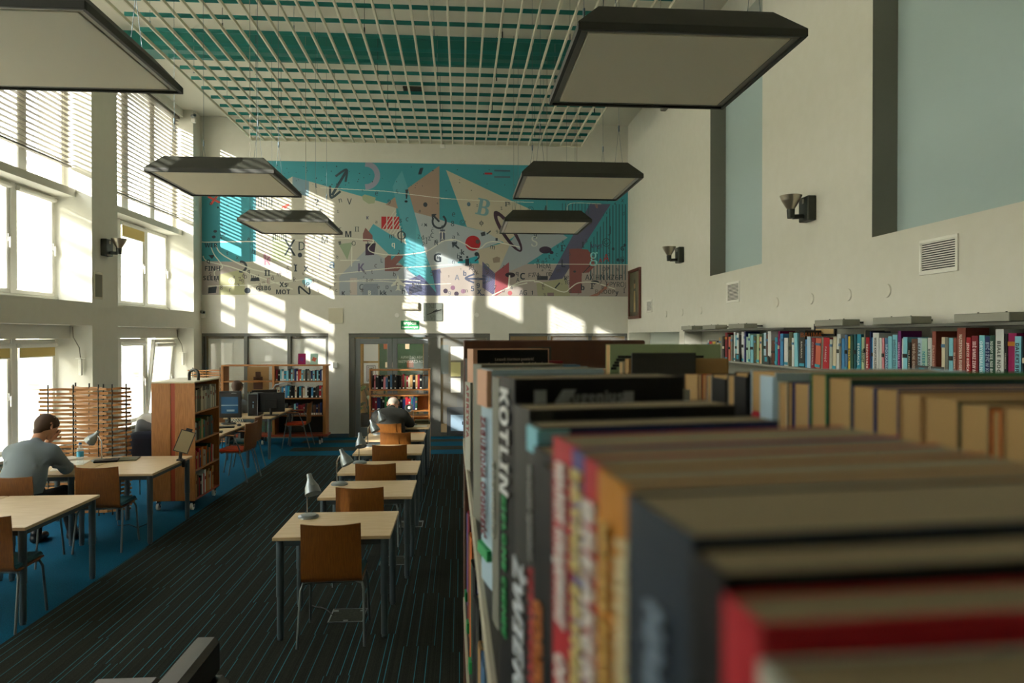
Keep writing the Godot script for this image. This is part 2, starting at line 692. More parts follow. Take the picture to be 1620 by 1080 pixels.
func roller(root: Node, x: float, y: float, z0: float, z1: float, drop: float) -> void:
	var m := MB.new()
	m.tube([Vector3(x, y, z0), Vector3(x, y, z1)], 0.032, 12)
	part("roller_tube", m, M.pvc, root)
	if drop > 0.0:
		m = MB.new()
		m.span(x - 0.004, x - 0.002, y - drop, y, z0 + 0.02, z1 - 0.02)
		var f := part("roller_fabric", m, mat("fabric_tan", "cdbd85", 0.85), root)
		M.fabric_tan.backlight_enabled = true
		M.fabric_tan.backlight = Color(0.5, 0.45, 0.25)
		m = MB.new()
		m.tube([Vector3(x - 0.003, y - drop, z0 + 0.02), Vector3(x - 0.003, y - drop, z1 - 0.02)], 0.008, 8)
		part("hem_bar", m, M.pvc, root)

func blind(label: String, at: Vector3, w: float, shut_below: float, low: float, zc: float) -> void:
	var bl := thing("venetian_blind", label, "blind", Vector3(at.x, low, zc), 0.0, "upper window blinds")
	var slat := MB.new()
	slat.box(Vector3.ZERO, Vector3(0.072, 0.004, w), 0.0015)
	var slat_mesh := slat.mesh()
	var y := 0.05
	while low + y < 6.42:
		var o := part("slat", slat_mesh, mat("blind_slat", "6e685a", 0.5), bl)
		o.position.y = y
		if low + y < shut_below:
			o.rotation.z = 1.2
		y += 0.0745
	var m := MB.new()
	m.box(Vector3(0, 0.0, 0), Vector3(0.075, 0.028, w), 0.004)
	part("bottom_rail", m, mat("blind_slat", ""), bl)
	m = MB.new()
	m.span(-0.045, 0.045, 6.42 - low, 6.47 - low, -w / 2, w / 2)
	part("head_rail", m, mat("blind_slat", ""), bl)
	for q in [-0.38, 0.0, 0.38]:
		m = MB.new()
		for s in [-0.034, 0.034]:
			m.rod(Vector3(s, 0, q * w), Vector3(s, 6.42 - low, q * w), 0.0015, 4)
		part("ladder_cord", m, mat("cord_white", "d8d4c4", 0.8), bl)

func windows() -> void:
	for k in 5:
		var z0: float = BAYS[k][0] + 0.02
		var wd: float = BAYS[k][1] - BAYS[k][0] - 0.04
		var c1 := z0 + wd * 0.312
		var c2 := z0 + wd * 0.657
		var pz := [[z0, c1 - 0.05], [c1 + 0.05, c2 - 0.07], [c2 + 0.07, z0 + wd]]
		# lower row
		var lo := Node3D.new()
		lo.name = "window_%d" % (k * 3 + 1)
		add_child(lo)
		lo.set_meta("kind", "structure")
		var mid := Node3D.new()
		mid.name = "window_%d" % (k * 3 + 2)
		add_child(mid)
		mid.set_meta("kind", "structure")
		var up := Node3D.new()
		up.name = "window_%d" % (k * 3 + 3)
		add_child(up)
		up.set_meta("kind", "structure")
		var m := MB.new()
		m.span(-5.9, -5.8, 0.59, 2.08, c1 - 0.05, c1 + 0.05, 0.006)
		m.span(-5.9, -5.8, 0.59, 2.08, c2 - 0.07, c2 + 0.07, 0.006)
		part("mullion", m, M.pvc, lo)
		m = MB.new()
		m.span(-5.9, -5.8, 2.67, 4.12, c1 - 0.05, c1 + 0.05, 0.006)
		m.span(-5.9, -5.8, 2.67, 4.12, c2 - 0.07, c2 + 0.07, 0.006)
		part("mullion", m, M.pvc, mid)
		m = MB.new()
		m.span(-5.76, -5.68, 4.23, 6.47, c1 - 0.09, c1 + 0.09, 0.006)
		m.span(-5.76, -5.68, 4.23, 6.47, c2 - 0.1, c2 + 0.1, 0.006)
		part("mullion", m, M.pvc, up)
		for j in 3:
			if k == 0 and j == 0:   # this sash of the far bay stands tilted open
				var tilt := Node3D.new()
				tilt.name = "tilted_sash"
				lo.add_child(tilt)
				tilt.position = Vector3(-5.85, 0.6, 0)
				tilt.rotation.z = -0.1
				pane_frame(tilt, 0.0, 0.0, 1.46, pz[j][0], pz[j][1], 0.06)
				m = MB.new()
				m.tube([Vector3(0.05, 1.36, pz[j][0] + 0.03), Vector3(0.05, 1.36, pz[j][1] - 0.03)], 0.035, 12)
				part("roller_tube", m, M.pvc, tilt)
			else:
				pane_frame(lo, -5.85, 0.59, 2.07, pz[j][0], pz[j][1], 0.06)
				roller(lo, -5.79, 1.99, pz[j][0] + 0.03, pz[j][1] - 0.03, 0.16 if k == 1 else (1.2 if k == 4 else 0.04))
			pane_frame(mid, -5.85, 2.67, 4.11, pz[j][0], pz[j][1], 0.06)
			if j > 0 or k != 0:
				roller(mid, -5.79, 4.06, pz[j][0] + 0.03, pz[j][1] - 0.03, 0.22 if k == 0 else (1.25 if k > 2 else 0.03))
			pane_frame(up, -5.72, 4.23, 6.47, pz[j][0], pz[j][1], 0.05, false)
		# venetian blinds: one across the bay, two in the second bay whose near one is half shut
		var low: float = 4.46 if k == 0 else 4.55
		if k == 1:
			blind("white horizontal blind at second upper window from far corner", Vector3(-5.6, low, 0), 1.69, 0.0, low, z0 + 0.86)
			blind("white horizontal blind half shut beside the second upper window blind", Vector3(-5.6, low, 0), wd - 1.75, 5.6, low, z0 + 1.73 + (wd - 1.75) / 2)
		else:
			blind(["white horizontal blind at upper window beside the far corner", "", "white horizontal blind at third upper window from far corner", "white horizontal blind at upper window beside the camera", "white horizontal blind at upper window behind the camera"][k], Vector3(-5.6, low, 0), wd - 0.04, 9.0 if k == 4 else 0.0, low, z0 + wd / 2)
	# radiators under the visible lower windows
	for k in 2:
		var z0: float = BAYS[k][0] + 0.25
		var rd := thing("radiator", ["white ribbed radiator under the far left window", "white ribbed radiator under the near left window"][k], "radiator", Vector3(-5.6, 0.1, z0))
		var m := MB.new()
		m.span(-0.05, 0.05, 0.38, 0.42, 0, 2.6, 0.004)
		m.span(-0.05, 0.05, 0.0, 0.03, 0, 2.6, 0.004)
		part("rails", m, M.pvc, rd)
		m = MB.new()
		for i in 40:
			m.span(-0.04, 0.05, 0.03, 0.38, 0.02 + i * 0.065, 0.06 + i * 0.065)
		part("fins", m, M.pvc, rd)
		for s in [0.1, 2.5]:
			m = MB.new()
			m.rod(Vector3(0, -0.1, s), Vector3(0, 0.02, s), 0.012)
			part("foot", m, M.pvc, rd)

# ---------------------------------------------------------------- glazed far partition
func far_partition() -> void:
	# left glazing, three panes
	for part_k in 2:
		var xs: Array = [[-5.31, -4.43, -3.55, -2.74], [1.03, 1.9, 2.78, 3.59]][part_k]
		var w := Node3D.new()
		w.name = "window_%d" % (20 + part_k)
		add_child(w)
		w.set_meta("kind", "structure")
		var m := MB.new()
		m.span(xs[0], xs[3], 2.11, 2.17, FZ - 0.12, FZ - 0.03, 0.004)
		m.span(xs[0], xs[3], 0, 0.1, FZ - 0.12, FZ - 0.03, 0.004)
		for i in 4:
			var wd := 0.035 if i == 0 or i == 3 else 0.07
			var c: float = xs[i] + (wd / 2 if i == 0 else (-wd / 2 if i == 3 else 0.0))
			m.span(c - wd / 2, c + wd / 2, 0.1, 2.11, FZ - 0.12, FZ - 0.03, 0.004)
		part("frame", m, M.frame_grey, w)
		for i in 3:
			m = MB.new()
			m.span(xs[i] + 0.03, xs[i + 1] - 0.03, 0.1, 2.11, FZ - 0.08, FZ - 0.07)
			part("pane", m, M.glass, w)
	# double door
	var d := Node3D.new()
	d.name = "door_1"
	add_child(d)
	d.set_meta("kind", "structure")
	var m := MB.new()
	m.span(-2.32, 0.63, 2.08, 2.17, FZ - 0.16, FZ - 0.02, 0.004)
	m.span(-2.32, -2.2, 0, 2.08, FZ - 0.16, FZ - 0.02, 0.004)
	m.span(-0.66, -0.41, 0, 2.08, FZ - 0.16, FZ - 0.02, 0.004)
	m.span(0.56, 0.63, 0, 2.08, FZ - 0.16, FZ - 0.02, 0.004)
	part("door_frame", m, M.frame_grey, d)
	for s in [[-2.19, -1.43], [-1.42, -0.67]]:
		m = MB.new()
		m.span(s[0], s[0] + 0.1, 0.01, 2.07, FZ - 0.11, FZ - 0.05, 0.005)
		m.span(s[1] - 0.1, s[1], 0.01, 2.07, FZ - 0.11, FZ - 0.05, 0.005)
		m.span(s[0] + 0.1, s[1] - 0.1, 1.95, 2.07, FZ - 0.11, FZ - 0.05, 0.005)
		m.span(s[0] + 0.1, s[1] - 0.1, 0.01, 0.2, FZ - 0.11, FZ - 0.05, 0.005)
		var leaf := part("door_leaf", m, mat("door_grey", "7d8283", 0.45, 0.3), d)
		m = MB.new()
		m.span(s[0] + 0.1, s[1] - 0.1, 0.2, 1.95, FZ - 0.085, FZ - 0.075)
		part("pane", m, M.glass, leaf)
		m = MB.new()
		var hx: float = s[1] - 0.05 if s[0] < -2 else s[0] + 0.05
		m.span(hx - 0.012, hx + 0.012, 0.98, 1.12, FZ - 0.05, FZ - 0.035, 0.003)
		m.rod(Vector3(hx, 1.06, FZ - 0.02), Vector3(hx + (-0.11 if s[0] < -2 else 0.11), 1.06, FZ - 0.02), 0.009)
		part("door_handle", m, M.silver, leaf)
	# mirrored lettering stuck on the outside of the right leaf
	var inner := mat("decal_white", "d9dad2", 0.6)
	for ln in [["CZYTELNIA GŁÓWNA", 1.665], ["CZYTELNIA CZASOPISM", 1.575]]:
		lettering(ln[0], 0.055, Transform3D(Basis(Vector3.UP, PI), Vector3(-0.9, ln[1], FZ - 0.09)), inner, d, "door_lettering", "Droid Sans", 400)
	# closer
	m = MB.new()
	m.span(-0.98, -0.72, 2.085, 2.14, FZ - 0.02, FZ + 0.03, 0.006)
	m.rod(Vector3(-0.95, 2.07, FZ + 0.02), Vector3(-0.75, 2.03, FZ + 0.01), 0.01, 6)
	solo("door_closer", m, M.silver, "silver door closer above the right leaf of the glazed door", "door closer")
	# fixed glass beside the door
	var w := Node3D.new()
	w.name = "window_22"
	add_child(w)
	w.set_meta("kind", "structure")
	m = MB.new()
	m.span(-0.41, 0.56, 0.0, 0.08, FZ - 0.12, FZ - 0.03, 0.004)
	part("frame", m, M.frame_grey, w)
	m = MB.new()
	m.span(-0.41, 0.56, 0.08, 2.08, FZ - 0.08, FZ - 0.07)
	part("pane", m, M.glass, w)
	# sheets taped on the glass
	var sheets := [[-0.2, 1.6, 0.36, 0.29, "paper", "white sheet taped topmost on glass right of the door"], [-0.2, 1.26, 0.21, 0.3, "paper_yellow", "yellow sheet taped on glass between two white sheets"], [-0.2, 0.92, 0.21, 0.31, "paper", "white sheet taped lowest on glass right of the door"], [-2.02, 1.59, 0.3, 0.42, "paper", "large white sheet taped high on the left door leaf"], [-2.02, 1.12, 0.3, 0.43, "paper", "white sheet with a black maze drawing on left door leaf"]]
	for s in sheets:
		m = MB.new()
		m.span(s[0], s[0] + s[2], s[1], s[1] + s[3], FZ - 0.07, FZ - 0.068)
		var sh := solo("paper_sheet", m, M[s[4]], s[5], "paper", "sheets taped on the far glazing")
		if s[1] == 1.12:
			m = MB.new()
			for i in 3:
				var q: float = i * 0.028
				m.span(s[0] + 0.06 + q, s[0] + 0.07 + q, s[1] + 0.04, s[1] + 0.38 - q, FZ - 0.068, FZ - 0.067)
				m.span(s[0] + 0.06 + q, s[0] + 0.24 - q, s[1] + 0.37 - q, s[1] + 0.38 - q, FZ - 0.068, FZ - 0.067)
				m.span(s[0] + 0.23 - q, s[0] + 0.24 - q, s[1] + 0.2, s[1] + 0.38 - q, FZ - 0.068, FZ - 0.067)
				m.span(s[0] + 0.06 + q, s[0] + 0.2, s[1] + 0.04 + q, s[1] + 0.05 + q, FZ - 0.068, FZ - 0.067)
			part("drawing", m, M.black, sh)
	# dark board with a pale blue notice
	var bd := thing("notice_board", "dark grey board with pale blue notice marked II beside door", "notice board", Vector3(0.02, 0.0, FZ + 0.04))
	m = MB.new()
	m.span(-0.3, 0.5, 0.03, 0.62, 0, 0.025, 0.004)
	part("board", m, mat("board_dark", "3a3e40", 0.6), bd)
	m = MB.new()
	m.span(-0.22, 0.3, 0.12, 0.46, 0.025, 0.027)
	part("notice", m, mat("paper_blue", "8fa9bd", 0.8), bd)
	m = MB.new()
	m.span(0.02, 0.04, 0.25, 0.32, 0.027, 0.029)
	m.span(0.06, 0.08, 0.25, 0.32, 0.027, 0.029)
	part("lettering", m, M.black, bd)

func back_rooms() -> void:
	var m := MB.new()
	m.span(LX - 0.75, RX + 0.6, -0.2, 0, -19.2, FZ)
	struct("floor", m, mat("lino", "8a7f66", 0.5))
	m = MB.new()
	m.span(LX - 0.75, RX + 0.6, 2.75, 2.9, -19.2, FZ - 0.3)
	struct("ceiling", m, M.ceiling)
	m = MB.new()
	m.span(LX - 0.75, RX + 0.6, 0, 2.75, -19.3, -19.1)
	m.span(LX - 0.75, LX - 0.6, 0, 2.75, -19.2, FZ - 0.3)
	m.span(RX + 0.5, RX + 0.6, 0, 2.75, -19.2, FZ - 0.3)
	m.span(-2.6, -2.45, 0, 2.75, -19.1, FZ - 0.3)
	struct("wall_corridor", m, M.plaster_yellow)
	# white boards right behind the left glazing
	for k in 3:
		var x0: float = [-5.2, -4.385, -3.505][k]
		m = MB.new()
		m.span(x0, x0 + [0.72, 0.79, 0.7][k], 0.92, 2.06, FZ - 0.118, FZ - 0.088, 0.004)
		var wb := solo("whiteboard", m, mat("whiteboard", "dcdccf", 0.5), ["whiteboard behind the leftmost pane of the far glazing", "whiteboard behind the middle pane of the far left glazing", "whiteboard behind the glazing pane above the small magazines"][k], "whiteboard", "whiteboards behind the far glazing")
		m = MB.new()
		for s in [0.1, 0.6]:
			m.span(x0 + s, x0 + s + 0.02, 0, 0.95, FZ - 0.15, FZ - 0.13)
		part("leg", m, M.frame_grey, wb)
	m = MB.new()
	m.span(-4.3, -3.6, 0.1, 0.98, FZ - 0.3, FZ - 0.27)
	solo("green_panel", m, mat("panel_green", "1f6a3a", 0.7), "green panel seen through the empty columns of the far bookcase", "panel")
	# green pinboard with notes, seen through the door
	var gb := thing("pinboard", "green pinboard with pinned notes seen through the door glass", "pinboard", Vector3(-1.95, 0.9, -17.4))
	m = MB.new()
	m.span(0, 1.05, 0, 1.3, -0.03, 0, 0.005)
	m.span(0.1, 0.14, -0.9, 0, -0.03, 0)
	m.span(0.9, 0.94, -0.9, 0, -0.03, 0)
	part("board", m, mat("felt_green", "0a3d25", 0.9), gb)
	for q in [[0.1, 0.85, 0.16, 0.2, "8a4a2a"], [0.14, 0.4, 0.2, 0.13, "d8d5c8"], [0.14, 0.05, 0.17, 0.14, "b59c50"], [0.62, 0.85, 0.1, 0.14, "d8d5c8"], [0.66, 0.4, 0.16, 0.17, "8a4a2a"], [0.62, 0.02, 0.16, 0.2, "d8d5c8"]]:
		m = MB.new()
		m.span(q[0], q[0] + q[2], q[1] + 0.05, q[1] + 0.05 + q[3], 0, 0.003)
		part("note", m, mat("note_" + q[4], q[4], 0.8), gb)
	# doors at the back of the corridor
	for k in 2:
		var x0: float = [-0.78, 0.05][k]
		var dr := Node3D.new()
		dr.name = "door_%d" % (2 + k)
		add_child(dr)
		dr.set_meta("kind", "structure")
		m = MB.new()
		m.span(x0 - 0.08, x0, 0, 2.12, -17.3, -17.2)
		m.span(x0 + 0.7, x0 + 0.78, 0, 2.12, -17.3, -17.2)
		m.span(x0, x0 + 0.7, 2.04, 2.12, -17.3, -17.2)
		part("door_frame", m, M.frame_grey, dr)
		m = MB.new()
		m.span(x0, x0 + 0.7, 0, 2.04, -17.28, -17.24)
		var lf := part("door_leaf", m, mat("door_drab", "6d6a58", 0.5), dr)
		m = MB.new()
		m.span(x0 + 0.2, x0 + 0.5, 1.2, 1.9, -17.24, -17.235)
		part("door_window", m, mat("door_window", "5f7480", 0.2), lf)
		m = MB.new()
		m.rod(Vector3(x0 + 0.62, 1.0, -17.2), Vector3(x0 + 0.5, 1.0, -17.2), 0.01, 6)
		part("door_handle", m, M.silver, lf)
	m = MB.new()
	m.span(-0.86, 0.05, 0, 2.75, -17.5, -17.3)
	m.span(0.05, 1.2, 0, 2.75, -17.5, -17.3)
	struct("wall_corridor", m, M.plaster_yellow)
	# corridor ceiling lamp
	var lamp := thing("corridor_lamp", "flat ceiling lamp lighting the corridor behind the glass", "ceiling lamp", Vector3(-1.2, 2.75, -16.5))
	m = MB.new()
	m.span(-0.3, 0.3, -0.06, 0, -0.3, 0.3, 0.01)
	part("housing", m, M.pvc, lamp)
	m = MB.new()
	m.span(-0.27, 0.27, -0.066, -0.06, -0.27, 0.27)
	var glow := mat("lamp_glow", "fff4dc", 0.6)
	glow.emission_enabled = true
	glow.emission = hexc("ffeccb")
	glow.emission_energy_multiplier = 1.5
	part("lamp_diffuser", m, glow, lamp)
	var al := AreaLight3D.new()
	al.name = "corridor_light"
	al.area_size = Vector2(0.5, 0.5)
	al.light_color = hexc("ffe7c0")
	al.light_energy = 9.0
	al.shadow_enabled = true
	al.area_range = 12.0
	lamp.add_child(al)
	al.position = Vector3(0, -0.08, 0)
	al.rotation_degrees.x = -90
	# potted plant by the left door leaf, behind the glass
	var pt := thing("potted_plant", "leafy pot plant in black pot behind the left door leaf", "plant", Vector3(-2.0, 0, -15.75))
	m = MB.new()
	m.lathe([Vector2(0, 0), Vector2(0.16, 0), Vector2(0.21, 0.42), Vector2(0.19, 0.42), Vector2(0.17, 0.38), Vector2(0, 0.38)], 16)
	part("pot", m, M.black, pt)
	var r := RandomNumberGenerator.new()
	r.seed = 8
	for i in 16:
		var a := TAU * i / 16.0 + r.randf() * 0.4
		var up := 0.55 + r.randf() * 0.5
		var reach := 0.1 + r.randf() * 0.16
		var tip := Vector3(cos(a) * reach, up, sin(a) * reach)
		m = MB.new()
		m.tube([Vector3(0, 0.38, 0), Vector3(cos(a) * reach * 0.4, up * 0.8, sin(a) * reach * 0.4), tip], 0.004, 5)
		var dirv := Vector3(cos(a), -0.25, sin(a))
		var sd := dirv.cross(Vector3.UP).normalized()
		var blade := func(u: float, w2: float) -> Vector3: return tip + dirv * (u * 0.2) + sd * ((w2 - 0.5) * 0.13 * sin(PI * clampf(u, 0.04, 0.97))) + Vector3.UP * (-0.06 * u * u + 0.02 * absf(w2 - 0.5))
		m.shell(blade, 4, 2, 0.002)
		part("leaf", m, mat("leaf_green", "2f5b24", 0.5), pt)

# ---------------------------------------------------------------- ceiling grid and pendants
func ceiling_things() -> void:
	var g := thing("ceiling_grid", "suspended ceiling grid of white bars with teal cross bars", "ceiling grid", Vector3(-0.78, 5.87, -10.0))
	var bar := MB.new()
	bar.box(Vector3.ZERO, Vector3(0.026, 0.045, 8.06), 0.003)
	var bm := bar.mesh()
	for i in 31:
		var o := part("white_bar", bm, M.grid_white, g)
		o.position = Vector3(-3.195 + i * 0.213, 0.0225, 0)
	bar = MB.new()
	bar.box(Vector3.ZERO, Vector3(6.4, 0.05, 0.016), 0.002)
	bm = bar.mesh()
	for i in 19:
		var o := part("teal_bar", bm, M.teal_bar, g)
		o.position = Vector3(0, 0.075, -3.85 + i * 0.421)
	for s in [-4.03, 4.03]:
		var m := MB.new()
		m.box(Vector3(0, 0.03, s), Vector3(6.42, 0.06, 0.03), 0.003)
		part("end_bar", m, M.grid_white, g)
	for ix in 8:
		for iz in 6:
			var m := MB.new()
			var p := Vector3(-3.1 + ix * 0.886, 0.09, -3.7 + iz * 1.48)
			m.rod(p, Vector3(p.x, CH - 5.87, p.z), 0.003, 4)
			m.rod(p + Vector3(0, 0.0, 0), p + Vector3(0, 0.11, 0), 0.009, 6)
			part("hanger", m, M.dark_metal if ix % 2 else M.silver, g)
	# pendants
	var m := MB.new()
	var w := 0.605
	var tw := 0.475
	m.span(-w, w, 0.0, 0.04, -w, -w + 0.02, 0.002)
	m.span(-w, w, 0.0, 0.04, w - 0.02, w, 0.002)
	m.span(-w, -w + 0.02, 0.0, 0.04, -w + 0.02, w - 0.02)
	m.span(w - 0.02, w, 0.0, 0.04, -w + 0.02, w - 0.02)
	var c := [Vector3(-1, 0, -1), Vector3(1, 0, -1), Vector3(1, 0, 1), Vector3(-1, 0, 1)]
	for i in 4:
		var a: Vector3 = c[i]
		var b: Vector3 = c[(i + 1) % 4]
		m.quad(a * w + Vector3(0, 0.04, 0), b * w + Vector3(0, 0.04, 0), b * tw + Vector3(0, 0.18, 0), a * tw + Vector3(0, 0.18, 0), ((a + b) * 0.5 + Vector3(0, 0.9, 0)).normalized())
	m.quad(c[0] * tw + Vector3(0, 0.18, 0), c[1] * tw + Vector3(0, 0.18, 0), c[2] * tw + Vector3(0, 0.18, 0), c[3] * tw + Vector3(0, 0.18, 0), Vector3.UP)
	var lamp := thing("pendant_lamp", "square grey pendant lamp nearest on the right, large above the bookshelf", "pendant lamp", Vector3(1.205, 3.68, -4.2), 0.0, "square pendant lamps")
	part("housing", m, mat("lamp_housing", "282a21", 0.6), lamp)
	m = MB.new()
	for s in [[-0.585, 0.585, -0.585, -0.545], [-0.585, 0.585, 0.545, 0.585], [-0.585, -0.545, -0.545, 0.545], [0.545, 0.585, -0.545, 0.545]]:
		m.span(s[0], s[1], 0.012, 0.03, s[2], s[3], 0.003)
	part("rim", m, mat("lamp_rim", "8a8878", 0.35, 0.5), lamp)
	m = MB.new()
	m.span(-0.54, 0.54, 0.008, 0.03, -0.54, 0.54, 0.002)
	part("diffuser", m, M.diffuser, lamp)
	for s in [Vector3(-0.4, 0.18, -0.4), Vector3(0.4, 0.18, -0.4), Vector3(0.4, 0.18, 0.4), Vector3(-0.4, 0.18, 0.4)]:
		m = MB.new()
		m.rod(s + Vector3(0.04, 0, 0), s + Vector3(0, 0.35, 0), 0.002, 5)
		m.rod(s - Vector3(0.04, 0, 0), s + Vector3(0, 0.35, 0), 0.002, 5)
		m.rod(s + Vector3(0, 0.35, 0), s + Vector3(0, CH - 3.68 - 0.18, 0), 0.002, 5)
		m.rod(s + Vector3(0, 0.33, 0), s + Vector3(0, 0.39, 0), 0.009, 6)
		part("cable", m, M.steel_grey, lamp)
	m = MB.new()
	m.rod(Vector3(0.1, 0.18, -0.38), Vector3(0.1, CH - 3.68, -0.38), 0.0035, 6)
	part("power_cord", m, mat("cord_grey", "8a8676", 0.7), lamp)
	dup(lamp, Vector3(-2.39, 3.68, -4.15), 0, "square grey pendant lamp nearest on the left, cut by the frame")
	dup(lamp, Vector3(-2.39, 3.68, -7.6), 0, "square grey pendant lamp, second on the window side, sun bands on top")
	dup(lamp, Vector3(-2.39, 3.66, -10.42), 0, "square grey pendant lamp farthest on the window side, before the mural")
	dup(lamp, Vector3(1.205, 3.68, -7.53), 0, "square grey pendant lamp, middle one of the right hand row")
	dup(lamp, Vector3(1.205, 3.68, -10.28), 0, "square grey pendant lamp farthest on the right, before the mural")
	# ceiling vent, sensor on the grid, wireless box
	m = MB.new()
	m.span(-1.03, -0.66, CH - 0.04, CH - 0.002, -13.25, -12.95, 0.004)
	var v := solo("ceiling_vent", m, mat("vent_dark", "4b463c", 0.6), "dark square vent in the ceiling above the grid", "vent")
	m = MB.new()
	for i in 6:
		m.span(-1.01, -0.68, CH - 0.05, CH - 0.04, -13.23 + i * 0.05, -13.21 + i * 0.05)
	part("louvre", m, M.dark_metal, v)
	m = MB.new()
	m.box(Vector3(-0.34, 5.83, -14.02), Vector3(0.1, 0.07, 0.08), 0.01)
	m.rod(Vector3(-0.37, 5.86, -14.02), Vector3(-0.34, 5.95, -14.02), 0.006, 5)
	solo("sensor_box", m, M.pvc, "small white sensor box on far edge of ceiling grid", "sensor")
	# detector with perforated face high on the right wall
	m = MB.new()
	m.box(Vector3(RX - 0.06, 6.1, -12.1), Vector3(0.1, 0.14, 0.22), 0.01)
	solo("speaker", m, mat("speaker_grey", "77766a", 0.7), "small grey speaker high on right wall behind near pendant", "speaker")

# ---------------------------------------------------------------- mural print
var mim: Image
const MS := 3.03

func poly2(pts: Array, o: Vector2, k: float, col: String, alpha := 1.0, stripe := 0) -> void:
	# pts in a working tile of the print: o its corner, k its pixels per unit
	var q := PackedVector2Array()
	for i in range(0, pts.size(), 2):
		q.append((Vector2(pts[i], pts[i + 1]) / k + o) * MS)
	scan(q, hexc(col), alpha, stripe)

func scan(q: PackedVector2Array, c: Color, alpha := 1.0, stripe := 0) -> void:
	var y0 := 1e9
	var y1 := -1e9
	for p in q:
		y0 = min(y0, p.y)
		y1 = max(y1, p.y)
	var W := mim.get_width()
	for y in range(max(0, int(floor(y0))), min(mim.get_height(), int(ceil(y1)))):
		var yy := y + 0.5
		var xs := []
		for i in q.size():
			var a := q[i]
			var b := q[(i + 1) % q.size()]
			if (a.y <= yy) != (b.y <= yy):
				xs.append(a.x + (yy - a.y) / (b.y - a.y) * (b.x - a.x))
		xs.sort()
		for i in range(0, xs.size() - 1, 2):
			var x0 := clampi(int(round(xs[i])), 0, W)
			var x1 := clampi(int(round(xs[i + 1])), 0, W)
			if x1 <= x0:
				continue
			if alpha >= 1.0 and stripe == 0:
				mim.fill_rect(Rect2i(x0, y, x1 - x0, 1), c)
			else:
				for x in range(x0, x1):
					if stripe and posmod(x + y, stripe) > stripe / 2:
						continue
					mim.set_pixel(x, y, mim.get_pixel(x, y).lerp(c, alpha))

func stroke(pts: Array, o: Vector2, k: float, wd: float, col: String) -> void:
	# smooth line through the points
	var cv := Curve2D.new()
	var n := pts.size() / 2
	for i in n:
		var p := (Vector2(pts[i * 2], pts[i * 2 + 1]) / k + o) * MS
		var pa := (Vector2(pts[max(i - 1, 0) * 2], pts[max(i - 1, 0) * 2 + 1]) / k + o) * MS
		var pb := (Vector2(pts[min(i + 1, n - 1) * 2], pts[min(i + 1, n - 1) * 2 + 1]) / k + o) * MS
		cv.add_point(p, (pa - pb) / 6.0, (pb - pa) / 6.0)
	var tp := cv.tessellate(4, 4)
	var h := wd / k * MS * 0.5
	for i in tp.size() - 1:
		var d := (tp[i + 1] - tp[i]).normalized()
		var s := Vector2(-d.y, d.x) * h
		scan(PackedVector2Array([tp[i] + s - d * h * 0.3, tp[i + 1] + s + d * h * 0.3, tp[i + 1] - s + d * h * 0.3, tp[i] - s - d * h * 0.3]), hexc(col))

func disc(x: float, y: float, rx: float, ry: float, o: Vector2, k: float, col: String, rot := 0.0) -> void:
	var q := []
	for i in 28:
		var a := TAU * i / 28
		var p := Vector2(cos(a) * rx, sin(a) * ry).rotated(rot)
		q.append(x + p.x)
		q.append(y + p.y)
	poly2(q, o, k, col)

func arc(x: float, y: float, r: float, a0: float, a1: float, wd: float, o: Vector2, k: float, col: String) -> void:
	var q := []
	for i in 17:
		var a := lerpf(a0, a1, i / 16.0)
		q.append(x + cos(a) * r)
		q.append(y + sin(a) * r)
	stroke(q, o, k, wd, col)

var glyphs := {}

func glyph(s: String, x: float, y: float, h: float, o: Vector2, k: float, col: String, rot := 0.0, serif := false, weight := 400) -> void:
	# letters printed into the image: x, y is the middle of the text, h its height
	var key := s + str(serif) + str(weight)
	if not glyphs.has(key):
		var tm := text_mesh(s, 1.0, "Droid Serif" if serif else "Droid Sans", weight, 0.0)
		tm.curve_step = 6.0
		var arr := tm.get_mesh_arrays()
		glyphs[key] = [arr[Mesh.ARRAY_VERTEX], arr[Mesh.ARRAY_INDEX]]
	var vs: PackedVector3Array = glyphs[key][0]
	var id = glyphs[key][1]
	if vs.is_empty():
		return
	var cnt: int = id.size() if id != null and id.size() > 0 else vs.size()
	var c := hexc(col)
	for i in range(0, cnt, 3):
		var q := PackedVector2Array()
		for j in 3:
			var p: Vector3 = vs[id[i + j]] if id != null and id.size() > 0 else vs[i + j]
			var w := Vector2(p.x, -p.y) * h
			q.append(((Vector2(x, y) + w.rotated(rot)) / k + o) * MS)
		scan(q, c)

